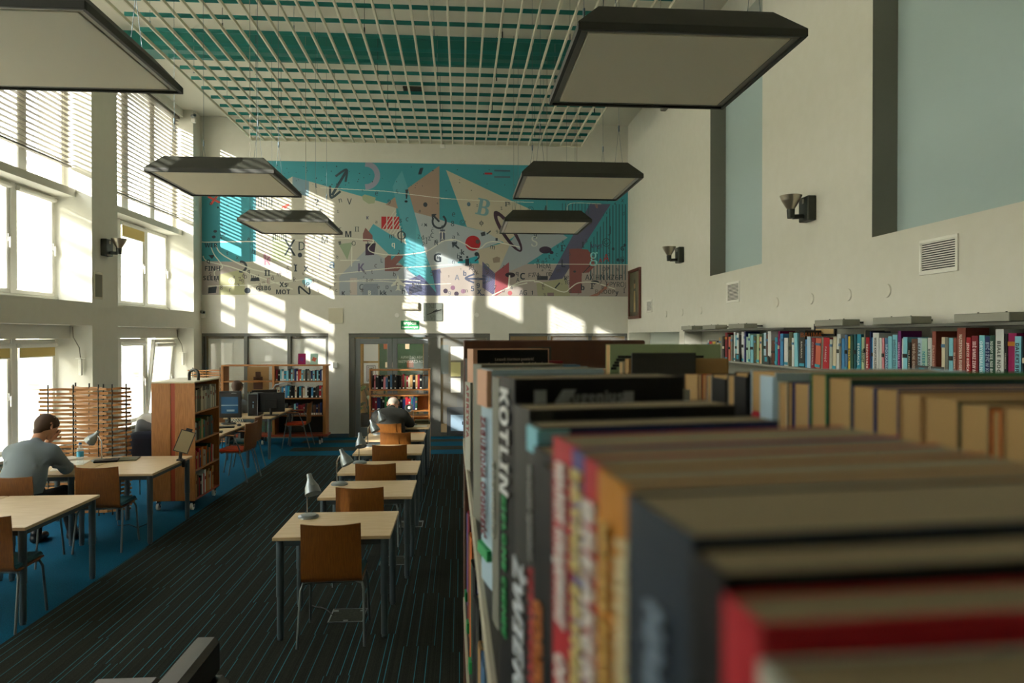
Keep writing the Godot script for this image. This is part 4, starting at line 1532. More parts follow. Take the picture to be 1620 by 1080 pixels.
# ---------------------------------------------------------------- books
const TONES := {"white": "cfd3cf", "cream": "c9c0a4", "light grey": "a3a498", "grey": "76776c", "dark grey": "2d2f2c", "black": "0e0f10", "red": "a3222c", "dark red": "7a1f2a", "coral": "c0644e", "orange": "b8601f", "ochre": "ad7320", "tan": "a98758", "brown": "5c4032", "brick": "84473b", "yellow": "c4ab44", "pale green": "a3b78e", "mint": "a4c6b6", "green": "2f7a4a", "dark green": "274a3c", "olive": "55553c", "teal": "2b86a0", "dark teal": "1c5660", "light blue": "7cbccb", "pale blue": "a9c3d2", "blue": "3f7fae", "steel blue": "4a6f92", "navy": "22305e", "slate": "222d38", "purple": "6d2a68", "violet": "4d4a80", "magenta": "86154e", "pink": "c67f88", "lilac": "b9a9c6", "peach": "d0a184"}

func title_tone(col: String, k: int) -> String:
	# a quiet print tone that reads on the cover
	return ["cream", "light grey", "ochre"][k % 3] if hexc(TONES[col]).get_luminance() < 0.25 else ["dark grey", "brick", "steel blue"][k % 3]

func tone(nm: String, rough := 0.55) -> StandardMaterial3D:
	var m := mat("cover_" + nm, TONES[nm], rough)
	m.metallic_specular = 0.3
	return m

func cover_shape(t: float, h: float, d: float, board := 0.003) -> MB:
	# two boards and a rounded spine; spine faces +z at z = 0, the book reaches back to -d
	var m := MB.new()
	var b: float = min(board, t * 0.2)
	m.span(-t / 2, -t / 2 + b, 0, h, -d, -b, 0.25 * b)
	m.span(t / 2 - b, t / 2, 0, h, -d, -b, 0.25 * b)
	var bul: float = min(board, t * 0.12)
	var pts := []
	for i in 7:
		var u := i / 6.0
		pts.append(Vector2(lerpf(-t / 2, t / 2, u), -b + (b * 0.4 + bul) * sin(PI * u) * 0.5 + b * 0.4))
	for i in 6:
		var p: Vector2 = pts[i]
		var q: Vector2 = pts[i + 1]
		var e := (q - p).normalized()
		m.quad(Vector3(p.x, 0, p.y), Vector3(q.x, 0, q.y), Vector3(q.x, h, q.y), Vector3(p.x, h, p.y), Vector3(-e.y, 0, e.x))
		m.quad(Vector3(p.x, h, p.y), Vector3(q.x, h, q.y), Vector3(q.x, h, -b * 1.4), Vector3(p.x, h, -b * 1.4), Vector3.UP)
	m.quad(Vector3(-t / 2, 0, -b * 1.4), Vector3(t / 2, 0, -b * 1.4), Vector3(t / 2, h, -b * 1.4), Vector3(-t / 2, h, -b * 1.4), Vector3(0, 0, -1))
	return m

func book(t: float, h: float, d: float, col: String, label: String, group: String, at: Vector3, turn: float, lean := 0.0, pages := "page_tan", board := 0.003) -> Node3D:
	var o := thing("book", label, "book", at, turn, group)
	if lean != 0.0:
		o.rotation = Vector3(0, turn, 0)
		o.basis = Basis(Vector3.UP, turn) * Basis(Vector3.BACK, lean)
	part("cover", cover_shape(t, h, d, board), tone(col), o)
	var m := MB.new()
	var b: float = min(board, t * 0.2)
	m.span(-t / 2 + b, t / 2 - b, 0.002, h - b * 0.7, -d + b * 0.7, -b * 1.5)
	part("pages", m, M[pages], o)
	return o

func spine_text(o: Node3D, s: String, h: float, y: float, col: String, x := 0.0, fit := 0.0, zz := 0.0032) -> void:
	var l := lettering(s, h, Transform3D(Basis(Vector3.BACK, -PI / 2), Vector3(x, y, zz)), mat("ink_" + col, col, 0.6), o, "spine_title")
	if fit < 0.0:
		fit = min(-fit, l.mesh.get_aabb().size.x)
	if fit > 0.0:   # condensed or widened lettering of a given length
		l.basis = l.basis * Basis.from_scale(Vector3(fit / l.mesh.get_aabb().size.x, 1, 1))

func face_text(o: Node3D, s: String, h: float, x: float, y: float, z: float, col: String) -> void:
	lettering(s, h, Transform3D(Basis(Vector3(0, 0, -1), Vector3.UP, Vector3.RIGHT), Vector3(x + 0.0004, y, z)), mat("ink_" + col, col, 0.6), o, "cover_title")

func spine_band(o: Node3D, t: float, y0: float, y1: float, m: Material, nm := "spine_label") -> void:
	var b := MB.new()
	b.span(-t * 0.46, t * 0.46, y0, y1, -0.001, 0.0042, 0.0)
	part(nm, b, m, o)

func foreground_shelf() -> void:
	mat("page_tan", "7e7153", 0.85)
	mat("page_orange", "b07a44", 0.85)
	mat("page_white", "cfc9b4", 0.85)
	mat("page_warm", "a68653", 0.85)
	var tilt := 0.0122
	var s := thing("bookcase", "tall double sided brown bookcase close to the camera, full of books", "bookcase", Vector3.ZERO, tilt)
	var m := MB.new()
	m.span(0.027, 0.443, 0, 2.11, -1.625, -1.6, 0.003)
	part("end_panel", m, M.brown_panel, s)
	m = MB.new()
	m.span(0.027, 0.443, 0, 2.11, 1.2, 1.225, 0.003)
	part("end_panel", m, M.brown_panel, s)
	for i in 6:
		var y: float = [1.868, 1.51, 1.15, 0.79, 0.43, 0.08][i]
		m = MB.new()
		m.span(0.03, 0.44, y, y + 0.022, -1.6, 1.2)
		var sh := part("shelf", m, mat("shelf_dark", "3c3a33", 0.5), s)
		m = MB.new()
		m.span(0.026, 0.03, y, y + 0.022, -1.6, 1.2)
		m.span(0.44, 0.444, y, y + 0.022, -1.6, 1.2)
		part("edge_strip", m, mat("edge_light", "b5b09a", 0.5), sh)
	m = MB.new()
	m.span(0.225, 0.235, 0.1, 1.868, -1.6, 1.2)
	part("back_panel", m, M.brown_panel, s)
	# ---- left row: near corner of the spine (x, z), top, thickness, turn towards the camera
	var L := [
		[0.016, -1.55, 2.07, 0.03, 10, "black", "black paperback at far end of near bookcase, spine beside the brown panel"],
		[0.0213, -1.204, 2.0976, 0.0335, 16, "peach", "pale book with black and red cover near bookcase far end"],
		[0.0254, -0.869, 2.0845, 0.0385, 14, "grey", "blue grey paperback with low red lettering on near bookcase"],
		[0.0282, -0.6367, 2.0894, 0.0405, 12, "pale blue", "pale blue book with dark red spine lettering on near bookcase"],
		[0.0293, -0.55, 2.0877, 0.0245, 9, "grey", "grey book left of the black one with big white letters"],
		[0.031, -0.4102, 2.0951, 0.0385, 10, "black", "black book with big white K and name on its cover"],
		[0.0319, -0.3322, 2.0853, 0.0295, 9, "dark grey", "dark book with white slanted lettering low on its spine"],
		[0.0325, -0.2849, 2.083, 0.0205, 9, "dark grey", "dark blue grey book with light blue sticker on its corner"],
		[0.033, -0.2575, 2.076, 0.026, 9, "black", "black book with orange spine lettering left of the red one"],
		[0.0333, -0.229, 2.074, 0.026, 9, "black", "plain black book touching the red one with white lettering"],
		[0.0336, -0.2004, 2.088, 0.027, 9, "red", "bright red book with white spine lettering on near bookcase"],
		[0.0338, -0.1828, 2.0879, 0.0175, 8, "violet", "thin violet book with yellow lettering right of the red one"],
		[0.034, -0.1659, 2.0885, 0.0168, 8, "red", "thin red book with bold white lettering beside the violet one"],
		[0.0342, -0.1478, 2.0887, 0.018, 7, "ochre", "ochre book with faint spine lettering, left of its twin"],
		[0.0343, -0.137, 2.0888, 0.0107, 7, "ochre", "ochre book with cream spine letters, right one of the pair"],
		[0.0348, -0.1056, 2.0894, 0.031, 5, "slate", "thick slate blue blurred book with pale letters near the camera"],
		[0.0349, -0.093, 2.0879, 0.012, 4, "black", "black blurred book between the slate and the red one"],
		[0.0352, -0.0821, 2.0856, 0.0105, 3, "red", "bright red blurred book nearest the camera at lower right"],
		[0.0353, -0.0585, 2.082, 0.0225, 2, "light grey", "light grey blurred book at the very bottom right corner"],
	]
	var bk := []
	for q in L:
		var ph := deg_to_rad(q[4])
		var t: float = q[3]
		var c := Vector3(q[0] - sin(ph) * t / 2, 1.8905, q[1] - cos(ph) * t / 2)
		var far_one: bool = q[1] < -1.0
		var o := book(t, q[2] - 1.8905, 0.14 if far_one else (0.13 if q[1] == -0.55 else 0.108), q[5], q[6], "books on the near bookcase, window side", c, -PI / 2 + ph, 0.0, "page_orange" if q[1] == -0.55 else "page_tan", 0.0007)
		bk.append(o)
	spine_band(bk[1], 0.0335, 0.0, 0.15, tone("light grey"), "spine_panel")
	spine_text(bk[1], "AFERZYSTA", 0.014, 0.1, "8a2a30", 0.0, 0.09, 0.0044)
	m = MB.new()
	m.span(0.01675, 0.0172, 0.1, 0.2055, -0.138, -0.008)
	part("cover_print", m, tone("black"), bk[1])
	face_text(bk[1], "Leszek Herman powieść", 0.0045, 0.0173, 0.189, -0.075, "a8988c")
	face_text(bk[1], "zdumiewa i nie pozwala odetchnąć", 0.0045, 0.0173, 0.181, -0.075, "a8988c")
	face_text(bk[2], "POWIEŚĆ KRYMINALNA", 0.005, 0.0193, 0.187, -0.06, "8a3038")
	spine_band(bk[3], 0.0405, 0.165, 0.198, tone("peach"), "spine_panel")
	spine_text(bk[3], "ZAGUBIONA OPOWIEŚĆ", 0.016, 0.1, "6c2430", 0.0, 0.11)
	spine_band(bk[3], 0.0405, 0.026, 0.036, mat("label_green", "1f9a55", 0.6))
	spine_text(bk[4], "OPOWIEŚCI", 0.009, 0.1, "a6a79a", 0.0, 0.06, 0.0012)
	spine_text(bk[5], "KOTLIN", 0.022, 0.166, "d5d8d6", 0.0, 0.064, 0.0012)
	face_text(bk[5], "K", 0.034, 0.0193, 0.18, -0.0225, "9aa0a0")
	face_text(bk[5], "Eugeniusz", 0.0062, 0.0193, 0.193, -0.051, "8a8f8f")
	m = MB.new()
	m.span(0.0193, 0.0197, 0.1895, 0.196, -0.0745, -0.068)
	part("cover_mark", m, mat("ink_8a8f8f", "8a8f8f", 0.6), bk[5])
	spine_text(bk[6], "ŻWIERZ", 0.02, 0.082, "c3cbd2", 0.0, 0.075, 0.0012)
	spine_text(bk[5], "ZIELONE CIENIE", 0.009, 0.09, "2f9a58", 0.0, 0.085, 0.0012)
	m = MB.new()
	m.span(0.01475, 0.0151, 0.1, 0.194, -0.107, -0.012)
	part("cover_print", m, tone("black"), bk[6])
	spine_text(bk[7], "mroczna opowieść", 0.005, 0.155, "9a9c98", -0.002, 0.04, 0.0012)
	spine_text(bk[7], "CZERWONY", 0.009, 0.108, "a3222c", 0.0, 0.05, 0.0012)
	m = MB.new()
	m.span(0.01025, 0.0107, 0.181, 0.1915, -0.012, 0.0)
	m.span(-0.0075, 0.01, 0.181, 0.1915, 0.0, 0.0014)
	part("sticker", m, tone("light blue"), bk[7])
	m = MB.new()
	m.span(0.01025, 0.0106, 0.1, 0.192, -0.107, -0.0125)
	part("cover_print", m, tone("navy"), bk[7])
	spine_text(bk[8], "GORZKI", 0.012, 0.11, "b5651c", 0.0, 0.035, 0.0012)
	spine_text(bk[10], "MAREK KRAJEWSKI", 0.009, 0.1665, "e0dcd6", 0.0, 0.049, 0.0012)
	spine_text(bk[10], "OPERA", 0.01, 0.12, "e0dcd6", 0.0, 0.025, 0.0012)
	spine_text(bk[11], "ERYNIE ERYNIE", 0.0075, 0.163, "d2c47c", 0.0, 0.06, 0.0012)
	spine_text(bk[12], "BREAKER", 0.009, 0.166, "d8d4cc", 0.0, 0.046, 0.0012)
	spine_text(bk[13], "NOWA SERIA", 0.005, 0.168, "cfae62", 0.0, 0.04, 0.0012)
	spine_text(bk[14], "TWIERDZA", 0.0065, 0.172, "d8cfa4", 0.001, 0.034, 0.0012)
	spine_text(bk[15], "HAŁAS", 0.008, 0.172, "77899b", 0.004, 0.024, 0.0012)
	# fillers standing further back between them, their heads just hidden
	var fill := [[-1.52, 4, 0.027], [-1.15, 8, 0.029], [-0.83, 4, 0.03], [-0.6, 1, 0.02], [-0.465, 2, 0.026]]
	var cs := ["dark teal", "light grey", "dark red", "steel blue", "olive", "white", "dark grey", "brown"]
	var n := 0
	var names := ["before the end panel", "by the pale book", "by the pale blue book", "by the grey book", "by the black K book"]
	for g in fill.size():
		var z: float = [-1.24, -0.912, -0.68, -0.578, -0.452][g]
		for i in int(fill[g][1]):
			var t: float = fill[g][2]
			z -= t + 0.001
			n += 1
			book(t, 0.16 + 0.012 * (n % 3), 0.15, cs[n % 8], "%s short book set back %s, %s from the near end" % [cs[n % 8], names[g], ordinal(i + 1)], "books on the near bookcase, window side", Vector3(0.052 + 0.0122 * z, 1.8905, z), -PI / 2 + 0.0122, 0.0, "page_tan", 0.001)
	# ---- right row, seen from its fore-edges: near z, top, thickness, tone
	var R := [[-0.982, 2.108, 0.0288, "pale green", 0.16, "green book with black corner ornaments on near bookcase, far side row"], [-0.91, 2.086, 0.016, "cream", 0.13, "thin cream book right of the ornate green one"], [-0.878, 2.091, 0.018, "tan", 0.13, "thin tan book left of the dark grey upright board"], [-0.628, 2.084, 0.035, "tan", 0.14, "farthest thick tan paged book right of the dark upright"], [-0.618, 2.086, 0.0082, "brown", 0.14, "very thin brown book in the far side row"], [-0.607, 2.086, 0.0079, "orange", 0.14, "very thin orange book in the far side row"], [-0.593, 2.086, 0.0122, "light grey", 0.14, "thin light grey book left of two black faced books"], [-0.558, 2.088, 0.0336, "black", 0.14, "thick black faced book, left one of two in far row"], [-0.544, 2.089, 0.0137, "grey", 0.14, "grey book between the two black faced books"], [-0.518, 2.092, 0.0251, "black", 0.14, "thick black faced book, right one of two in far row"], [-0.473, 2.095, 0.0405, "pale blue", 0.14, "pale blue book with a red oval in the far row"], [-0.456, 2.089, 0.0129, "cream", 0.14, "narrow cream book right of the pale blue one"], [-0.449, 2.09, 0.0068, "black", 0.14, "very thin black book among the cream ones"], [-0.427, 2.09, 0.0207, "violet", 0.14, "cream paged book with thin violet cover in far row"], [-0.407, 2.097, 0.0188, "green", 0.14, "green edged book, left of the dark green one"], [-0.381, 2.096, 0.0249, "dark green", 0.16, "dark green covered hardback with tan pages in far row"], [-0.359, 2.093, 0.0215, "navy", 0.14, "navy covered hardback right of the dark green one"], [-0.339, 2.093, 0.0198, "navy", 0.14, "navy edged book, second of two navy hardbacks"], [-0.322, 2.092, 0.0163, "tan", 0.14, "tan paperback, first of three plain ones at right"], [-0.298, 2.092, 0.0225, "tan", 0.14, "tan paperback, middle of three plain ones at right"], [-0.279, 2.091, 0.0185, "olive", 0.14, "tan paged book with thin olive cover at right"], [-0.273, 2.09, 0.0058, "orange", 0.14, "thin orange and black book near the right edge"], [-0.252, 2.092, 0.0203, "tan", 0.14, "tan paperback nearest the right edge of the picture"], [-0.228, 2.09, 0.0235, "cream", 0.14, "cream paperback just beyond the right edge of the picture"]]
	for q in R:
		var t: float = q[2]
		var x := 0.2205 + 0.0122 * float(q[0])
		var d: float = q[4]
		var black_face: bool = q[3] == "black" and t > 0.02
		var o := book(t, q[1] - 1.8905, d, q[3], q[5], "books on the near bookcase, wall side", Vector3(x + d, 1.8905, q[0] - t / 2), PI / 2 + 0.0122, 0.0, "page_warm", 0.0012)
		if black_face or q[3] == "pale blue":
			m = MB.new()
			m.span(-t * 0.45, t * (0.45 if black_face else 0.05), 0.0, q[1] - 1.8935, -d - 0.001, -d + 0.002)
			part("fore_edge_flap", m, tone(q[3]), o)
		if q[3] == "pale blue":
			m = MB.new()
			var q2 := PackedVector2Array()
			for i in 16:
				q2.append(Vector2(0.011 + 0.0085 * cos(TAU * i / 16), 0.165 + 0.01 * sin(TAU * i / 16)))
			m.prism(q2, -d - 0.001, -d + 0.002)
			part("red_oval", m, tone("red"), o)
		if q[3] == "pale green":
			# the cover seen is local -x; corner ornaments and lettering on it
			for e in [[0.155, 0.2], [0.155, 0.12], [0.02, 0.2]]:
				m = MB.new()
				for i in 5:
					m.box(Vector3(-t / 2 - 0.0004, e[1] - 0.004 * i, -e[0] + (0.004 * (4 - i) if e[0] > 0.1 else -0.004 * (4 - i))), Vector3(0.0008, 0.0035, 0.02 - 0.003 * i))
				part("ornament", m, M.black, o)
			for e in [["NOWE", 0.177], ["ILUSTROWANE", 0.165]]:
				lettering(e[0], 0.007, Transform3D(Basis(Vector3(0, 0, 1), Vector3.UP, Vector3.LEFT), Vector3(-t / 2 - 0.0004, e[1], -0.1)), M.black, o, "cover_title")
	# dark upright bookend
	m = MB.new()
	m.span(0.21, 0.29, 1.8905, 2.099, -0.862, -0.858)
	m.span(0.21, 0.29, 1.8905, 1.8925, -0.858, -0.78)
	solo("bookend", m, mat("bookend_dark", "2e302d", 0.5), "dark grey metal bookend upright among the wall side books", "bookend")
	m = MB.new()
	m.span(0.15, 0.2, 1.8905, 2.095, -1.56, -1.556)
	m.span(0.15, 0.2, 1.8905, 1.8925, -1.556, -1.5)
	solo("bookend", m, M.bookend_dark, "dark metal bookend standing before the brown end panel", "bookend")
	# small books lying by the far right corner of the top shelf
	for i in 3:
		book(0.014, 0.16, 0.12, ["cream", "white", "peach"][i], ["small cream book at the far right corner of near bookcase", "small white book at the far right corner of near bookcase", "small peach book at the far right corner of near bookcase"][i], "books on the near bookcase, wall side", Vector3(0.34, 1.8905, -1.5 + i * 0.016), PI / 2 + 0.0122)
	# ---- second shelf, seen at a graze below the light edge
	var z2 := -1.57
	var c2 := ["violet", "black", "dark red", "black", "brown", "grey", "orange", "black", "dark green", "cream", "black", "navy", "black", "red", "dark grey", "black", "tan", "black", "steel blue", "black", "dark red", "black"]
	for i in c2.size():
		var t := 0.024 + 0.009 * float((i * 7) % 4)
		z2 += t + 0.004
		var hh := 0.2 + 0.012 * float((i * 5) % 4)
		var o := book(t, hh, 0.15, c2[i], "%s book on the second shelf of near bookcase, %s from the far end" % [c2[i], ordinal(i + 1)], "books on the second shelf of the near bookcase", Vector3(0.033 + 0.0122 * z2 + 0.006 * (i % 2), 1.5325, z2 - t / 2), -PI / 2 + 0.05)
		if i % 4 == 0:
			spine_band(o, t, 0.01, 0.03, M.label_green)

# ---------------------------------------------------------------- shelves along the right wall
func right_shelves() -> void:
	var X := 3.36
	var s := thing("wall_bookcase", "long grey metal bookcase against the right wall", "bookcase", Vector3(0, 0, 0))
	var m := MB.new()
	for q in [[-10.35, -7.05], [-6.4, -3.2]]:
		m.span(3.3, RX, 2.185, 2.205, q[0], q[1])
	part("top_board", m, mat("shelf_top", "55564e", 0.5, 0.2), s)
	for z in [-10.35, -3.2]:
		m = MB.new()
		m.span(3.32, RX, 0.0, 2.185, z, z + 0.02)
		part("side_panel", m, M.shelf_grey, s)
	for y in [0.1, 0.44, 0.78, 1.12, 1.46, 1.79]:
		m = MB.new()
		m.span(3.32, RX, y, y + 0.018, -10.33, -3.2)
		part("shelf", m, M.shelf_grey, s)
	m = MB.new()
	m.span(RX - 0.012, RX, 0.1, 2.185, -10.33, -3.2)
	part("back_panel", m, mat("shelf_back", "7e7f74", 0.6), s)
	# canopy lamps
	var cz := [-10.1, -9.17, -8.24, -6.12, -5.19, -4.26, -3.33]
	for i in cz.size():
		var c := thing("canopy_lamp", "grey boxed canopy lamp over right wall bookcase, %s from the far end" % ordinal(i + 1), "lamp", Vector3(0, 2.235, cz[i]), 0, "canopy lamps of the wall bookcase")
		m = MB.new()
		m.span(3.27, 3.43, -0.028, 0.028, -0.24, 0.24, 0.004)
		part("case", m, mat("canopy_grey", "8d8d80", 0.5, 0.2), c)
		m = MB.new()
		m.span(3.43, RX, -0.004, 0.012, -0.02, 0.02)
		part("bracket", m, M.dark_metal, c)
		m = MB.new()
		for e in [-0.12, 0.12]:
			m.rod(Vector3(3.35, 0.028, e), Vector3(3.35, 0.036, e), 0.006, 6)
		part("screw", m, M.dark_metal, c)
	# books, far end to near end: gap and thickness along the wall, height (all mm), tone, lean
	var rows := RIGHT_BOOKS_A + RIGHT_BOOKS_B
	var z := RIGHT_START
	var k := 0
	for q in rows:
		k += 1
		z += (q[0] + q[1]) * 0.001
		var t: float = q[1] * 0.001
		var h: float = min(q[2] * 0.001, 0.365)
		var lean: float = deg_to_rad(q[4]) if q.size() > 4 else 0.0
		var col: String = q[3]
		var kind := "tall" if h > 0.3 else ("small" if h < 0.22 else "upright")
		var label := "%s %s book on right wall shelf, %s from its far end" % [kind, col, ordinal(k)]
		var d := 0.17 + 0.03 * ((k * 3) % 3) / 3.0
		var o := book(t, h, d, col, label, "books on the right wall shelf", Vector3(X + 0.004 * ((k * 5) % 4), 1.8085 + absf(sin(lean)) * t / 2, z - t / 2), -PI / 2, lean, "page_white")
		if q.size() > 5:
			spine_text(o, q[5], min(t * 0.55, 0.028), h * 0.48, q[6], 0.0, -h * 0.8)
			if q[5] == "BAUMAN":
				face_text(o, "BAUMAN", 0.045, t / 2, h - 0.045, -0.09, "b5673c")
		elif k % 3 == 0:
			spine_band(o, t, h * 0.48, h * 0.58, tone(title_tone(col, k)), "title_block")
		elif k % 3 == 1:
			spine_band(o, t, h * 0.76, h * 0.84, tone(title_tone(col, k + 1)), "title_block")
		if k % 4 == 2:
			spine_band(o, t, 0.012, 0.04, mat("label_teal", "2b93ad", 0.6))
	# bookends with teal numbers
	var be := [-9.45, -9.2, -8.35, -7.55, -4.92, -4.75]
	for i in be.size():
		var o := thing("bookend", "dark bookend with teal label on right wall shelf, %s from far end" % ordinal(i + 1), "bookend", Vector3(3.335, 1.809, be[i]), 0, "bookends of the right wall shelf")
		m = MB.new()
		m.span(-0.002, 0.0, 0, 0.095, -0.07, 0.07)
		m.span(0.0, 0.02, 0, 0.002, -0.07, 0.07)
		part("plate", m, M.bookend_dark, o)
		m = MB.new()
		m.span(-0.003, -0.002, 0.03, 0.08, -0.03, 0.03)
		part("label_card", m, M.label_teal, o)
	# small framed picture standing between the two runs
	var fp := thing("picture_frame", "small black framed picture above the books between two shelf runs", "picture", Vector3(RX - 0.03, 2.12, -6.72))
	m = MB.new()
	m.span(-0.01, 0.01, 0, 0.12, -0.2, -0.18)
	m.span(-0.01, 0.01, 0, 0.12, 0.18, 0.2)
	m.span(-0.01, 0.01, 0.1, 0.12, -0.18, 0.18)
	m.span(-0.01, 0.01, 0.0, 0.02, -0.18, 0.18)
	part("frame", m, M.black, fp)
	m = MB.new()
	m.span(-0.002, 0.004, 0.02, 0.1, -0.18, 0.18)
	part("picture", m, mat("picture_tan", "b59a6c", 0.7), fp)

# ---------------------------------------------------------------- tables, chairs, desk lamps
func make_table(called: String, label: String, w: float, d: float, at: Vector3, group: String) -> Node3D:
	var o := thing(called, label, "table", at, 0.0, group)   # origin: middle of the table on the floor
	var m := MB.new()
	m.span(-w / 2, w / 2, 0.7, 0.725, -d / 2, d / 2, 0.003)
	part("tabletop", m, M.birch, o)
	m = MB.new()
	for s in [-1.0, 1.0]:
		m.span(-w / 2 + 0.05, w / 2 - 0.05, 0.655, 0.7, s * (d / 2 - 0.045) - 0.012, s * (d / 2 - 0.045) + 0.012, 0.002)
		m.span(s * (w / 2 - 0.045) - 0.012, s * (w / 2 - 0.045) + 0.012, 0.655, 0.7, -d / 2 + 0.05, d / 2 - 0.05, 0.002)
	part("apron", m, M.steel_grey, o)
	for sx in [-1.0, 1.0]:
		for sz in [1.0, -1.0]:
			m = MB.new()
			var p := Vector3(sx * (w / 2 - 0.045), 0, sz * (d / 2 - 0.045))
			m.lathe([Vector2(0, 0.0), Vector2(0.02, 0.0), Vector2(0.02, 0.015), Vector2(0.024, 0.02), Vector2(0.024, 0.3), Vector2(0.028, 0.302), Vector2(0.028, 0.7), Vector2(0, 0.7)], 14, p)
			part("leg", m, M.steel_grey, o)
	return o

func make_chair(called: String, label: String, at: Vector3, turn: float, pad: Material, arms: bool, group: String) -> Node3D:
	var o := thing(called, label, "chair", at, turn, group)   # the sitter looks along -z
	var prof := [Vector2(-0.2, 0.43), Vector2(-0.06, 0.425), Vector2(0.1, 0.425), Vector2(0.165, 0.432), Vector2(0.2, 0.455), Vector2(0.212, 0.5), Vector2(0.225, 0.62), Vector2(0.24, 0.74), Vector2(0.25, 0.835)]
	var cv := Curve2D.new()
	for i in prof.size():
		var pa: Vector2 = prof[max(i - 1, 0)]
		var pb: Vector2 = prof[min(i + 1, prof.size() - 1)]
		cv.add_point(prof[i], (pa - pb) / 6.0, (pb - pa) / 6.0)
	var L := cv.get_baked_length()
	var m := MB.new()
	var bend := func(a: float, b: float) -> Vector3:
		var p := cv.sample_baked(a * L, true)
		var up := clampf((p.y - 0.44) / 0.3, 0, 1)
		var hw := lerpf(0.205, 0.2, up)
		var x: float = (b - 0.5) * 2.0
		return Vector3(x * hw, p.y + 0.01 * up * x * x, p.x - 0.02 * up * x * x)
	m.shell(bend, 22, 8, 0.011)
	part("shell", m, M.ply, o)
	m = MB.new()
	m.box(Vector3(0, 0.45, -0.02), Vector3(0.4, 0.035, 0.37), 0.014)
	part("seat", m, pad, o)
	for sx in [-1.0, 1.0]:
		m = MB.new()
		if arms:
			m.tube([Vector3(sx * 0.235, 0.66, -0.16), Vector3(sx * 0.235, 0.655, -0.13), Vector3(sx * 0.235, 0.0, -0.24)], 0.0095, 8)
		else:
			m.tube([Vector3(sx * 0.15, 0.412, -0.14), Vector3(sx * 0.19, 0.408, -0.16), Vector3(sx * 0.205, 0.36, -0.175), Vector3(sx * 0.215, 0.0, -0.215)], 0.0095, 8)
		part("leg", m, M.leg_steel, o)
		m = MB.new()
		if arms:
			m.tube([Vector3(sx * 0.235, 0.66, -0.16), Vector3(sx * 0.235, 0.665, 0.06), Vector3(sx * 0.225, 0.5, 0.14), Vector3(sx * 0.235, 0.0, 0.27)], 0.0095, 8)
		else:
			m.tube([Vector3(sx * 0.15, 0.412, 0.12), Vector3(sx * 0.2, 0.408, 0.15), Vector3(sx * 0.213, 0.37, 0.17), Vector3(sx * 0.225, 0.0, 0.235)], 0.0095, 8)
		part("leg", m, M.leg_steel, o)
		if arms:
			m = MB.new()
			m.box(Vector3(sx * 0.235, 0.676, -0.05), Vector3(0.05, 0.016, 0.24), 0.006)
			part("armrest", m, M.beech, o)
	m = MB.new()
	for z in [-0.14, 0.12]:
		m.rod(Vector3(-0.2, 0.41, z), Vector3(0.2, 0.41, z), 0.009)
	part("seat_frame", m, M.leg_steel, o)
	return o

func make_lamp(label: String, at: Vector3, turn: float, group: String, tip := 0.55) -> Node3D:
	# base, bent stem, bell shade; the shade looks along +x and down before the turn
	var o := thing("desk_lamp", label, "lamp", at, turn, group)
	var m := MB.new()
	m.lathe([Vector2(0, 0), Vector2(0.078, 0), Vector2(0.078, 0.012), Vector2(0.06, 0.022), Vector2(0.02, 0.027), Vector2(0, 0.027)], 24)
	part("base", m, M.silver, o)
	m = MB.new()
	m.tube([Vector3(-0.03, 0.02, 0), Vector3(-0.034, 0.15, 0), Vector3(-0.03, 0.22, 0), Vector3(0.0, 0.265, 0), Vector3(0.03, 0.285, 0)], 0.006, 8)
	part("stem", m, M.chrome, o)
	m = MB.new()
	m.t = Transform3D(Basis(Vector3.BACK, tip), Vector3(0.035, 0.3, 0))
	m.lathe([Vector2(0, 0.04), Vector2(0.018, 0.04), Vector2(0.022, 0.0), Vector2(0.03, -0.02), Vector2(0.052, -0.065), Vector2(0.062, -0.12), Vector2(0.059, -0.12), Vector2(0.048, -0.065), Vector2(0.02, -0.015), Vector2(0, -0.012)], 26)
	part("shade", m, M.silver, o)
	m = MB.new()
	m.t = Transform3D(Basis(Vector3.BACK, tip), Vector3(0.035, 0.3, 0))
	m.lathe([Vector2(0, -0.1), Vector2(0.02, -0.094), Vector2(0.028, -0.075), Vector2(0.016, -0.04), Vector2(0, -0.03)], 14)
	part("bulb", m, mat("bulb_milk", "dcd8c8", 0.3), o)
	return o

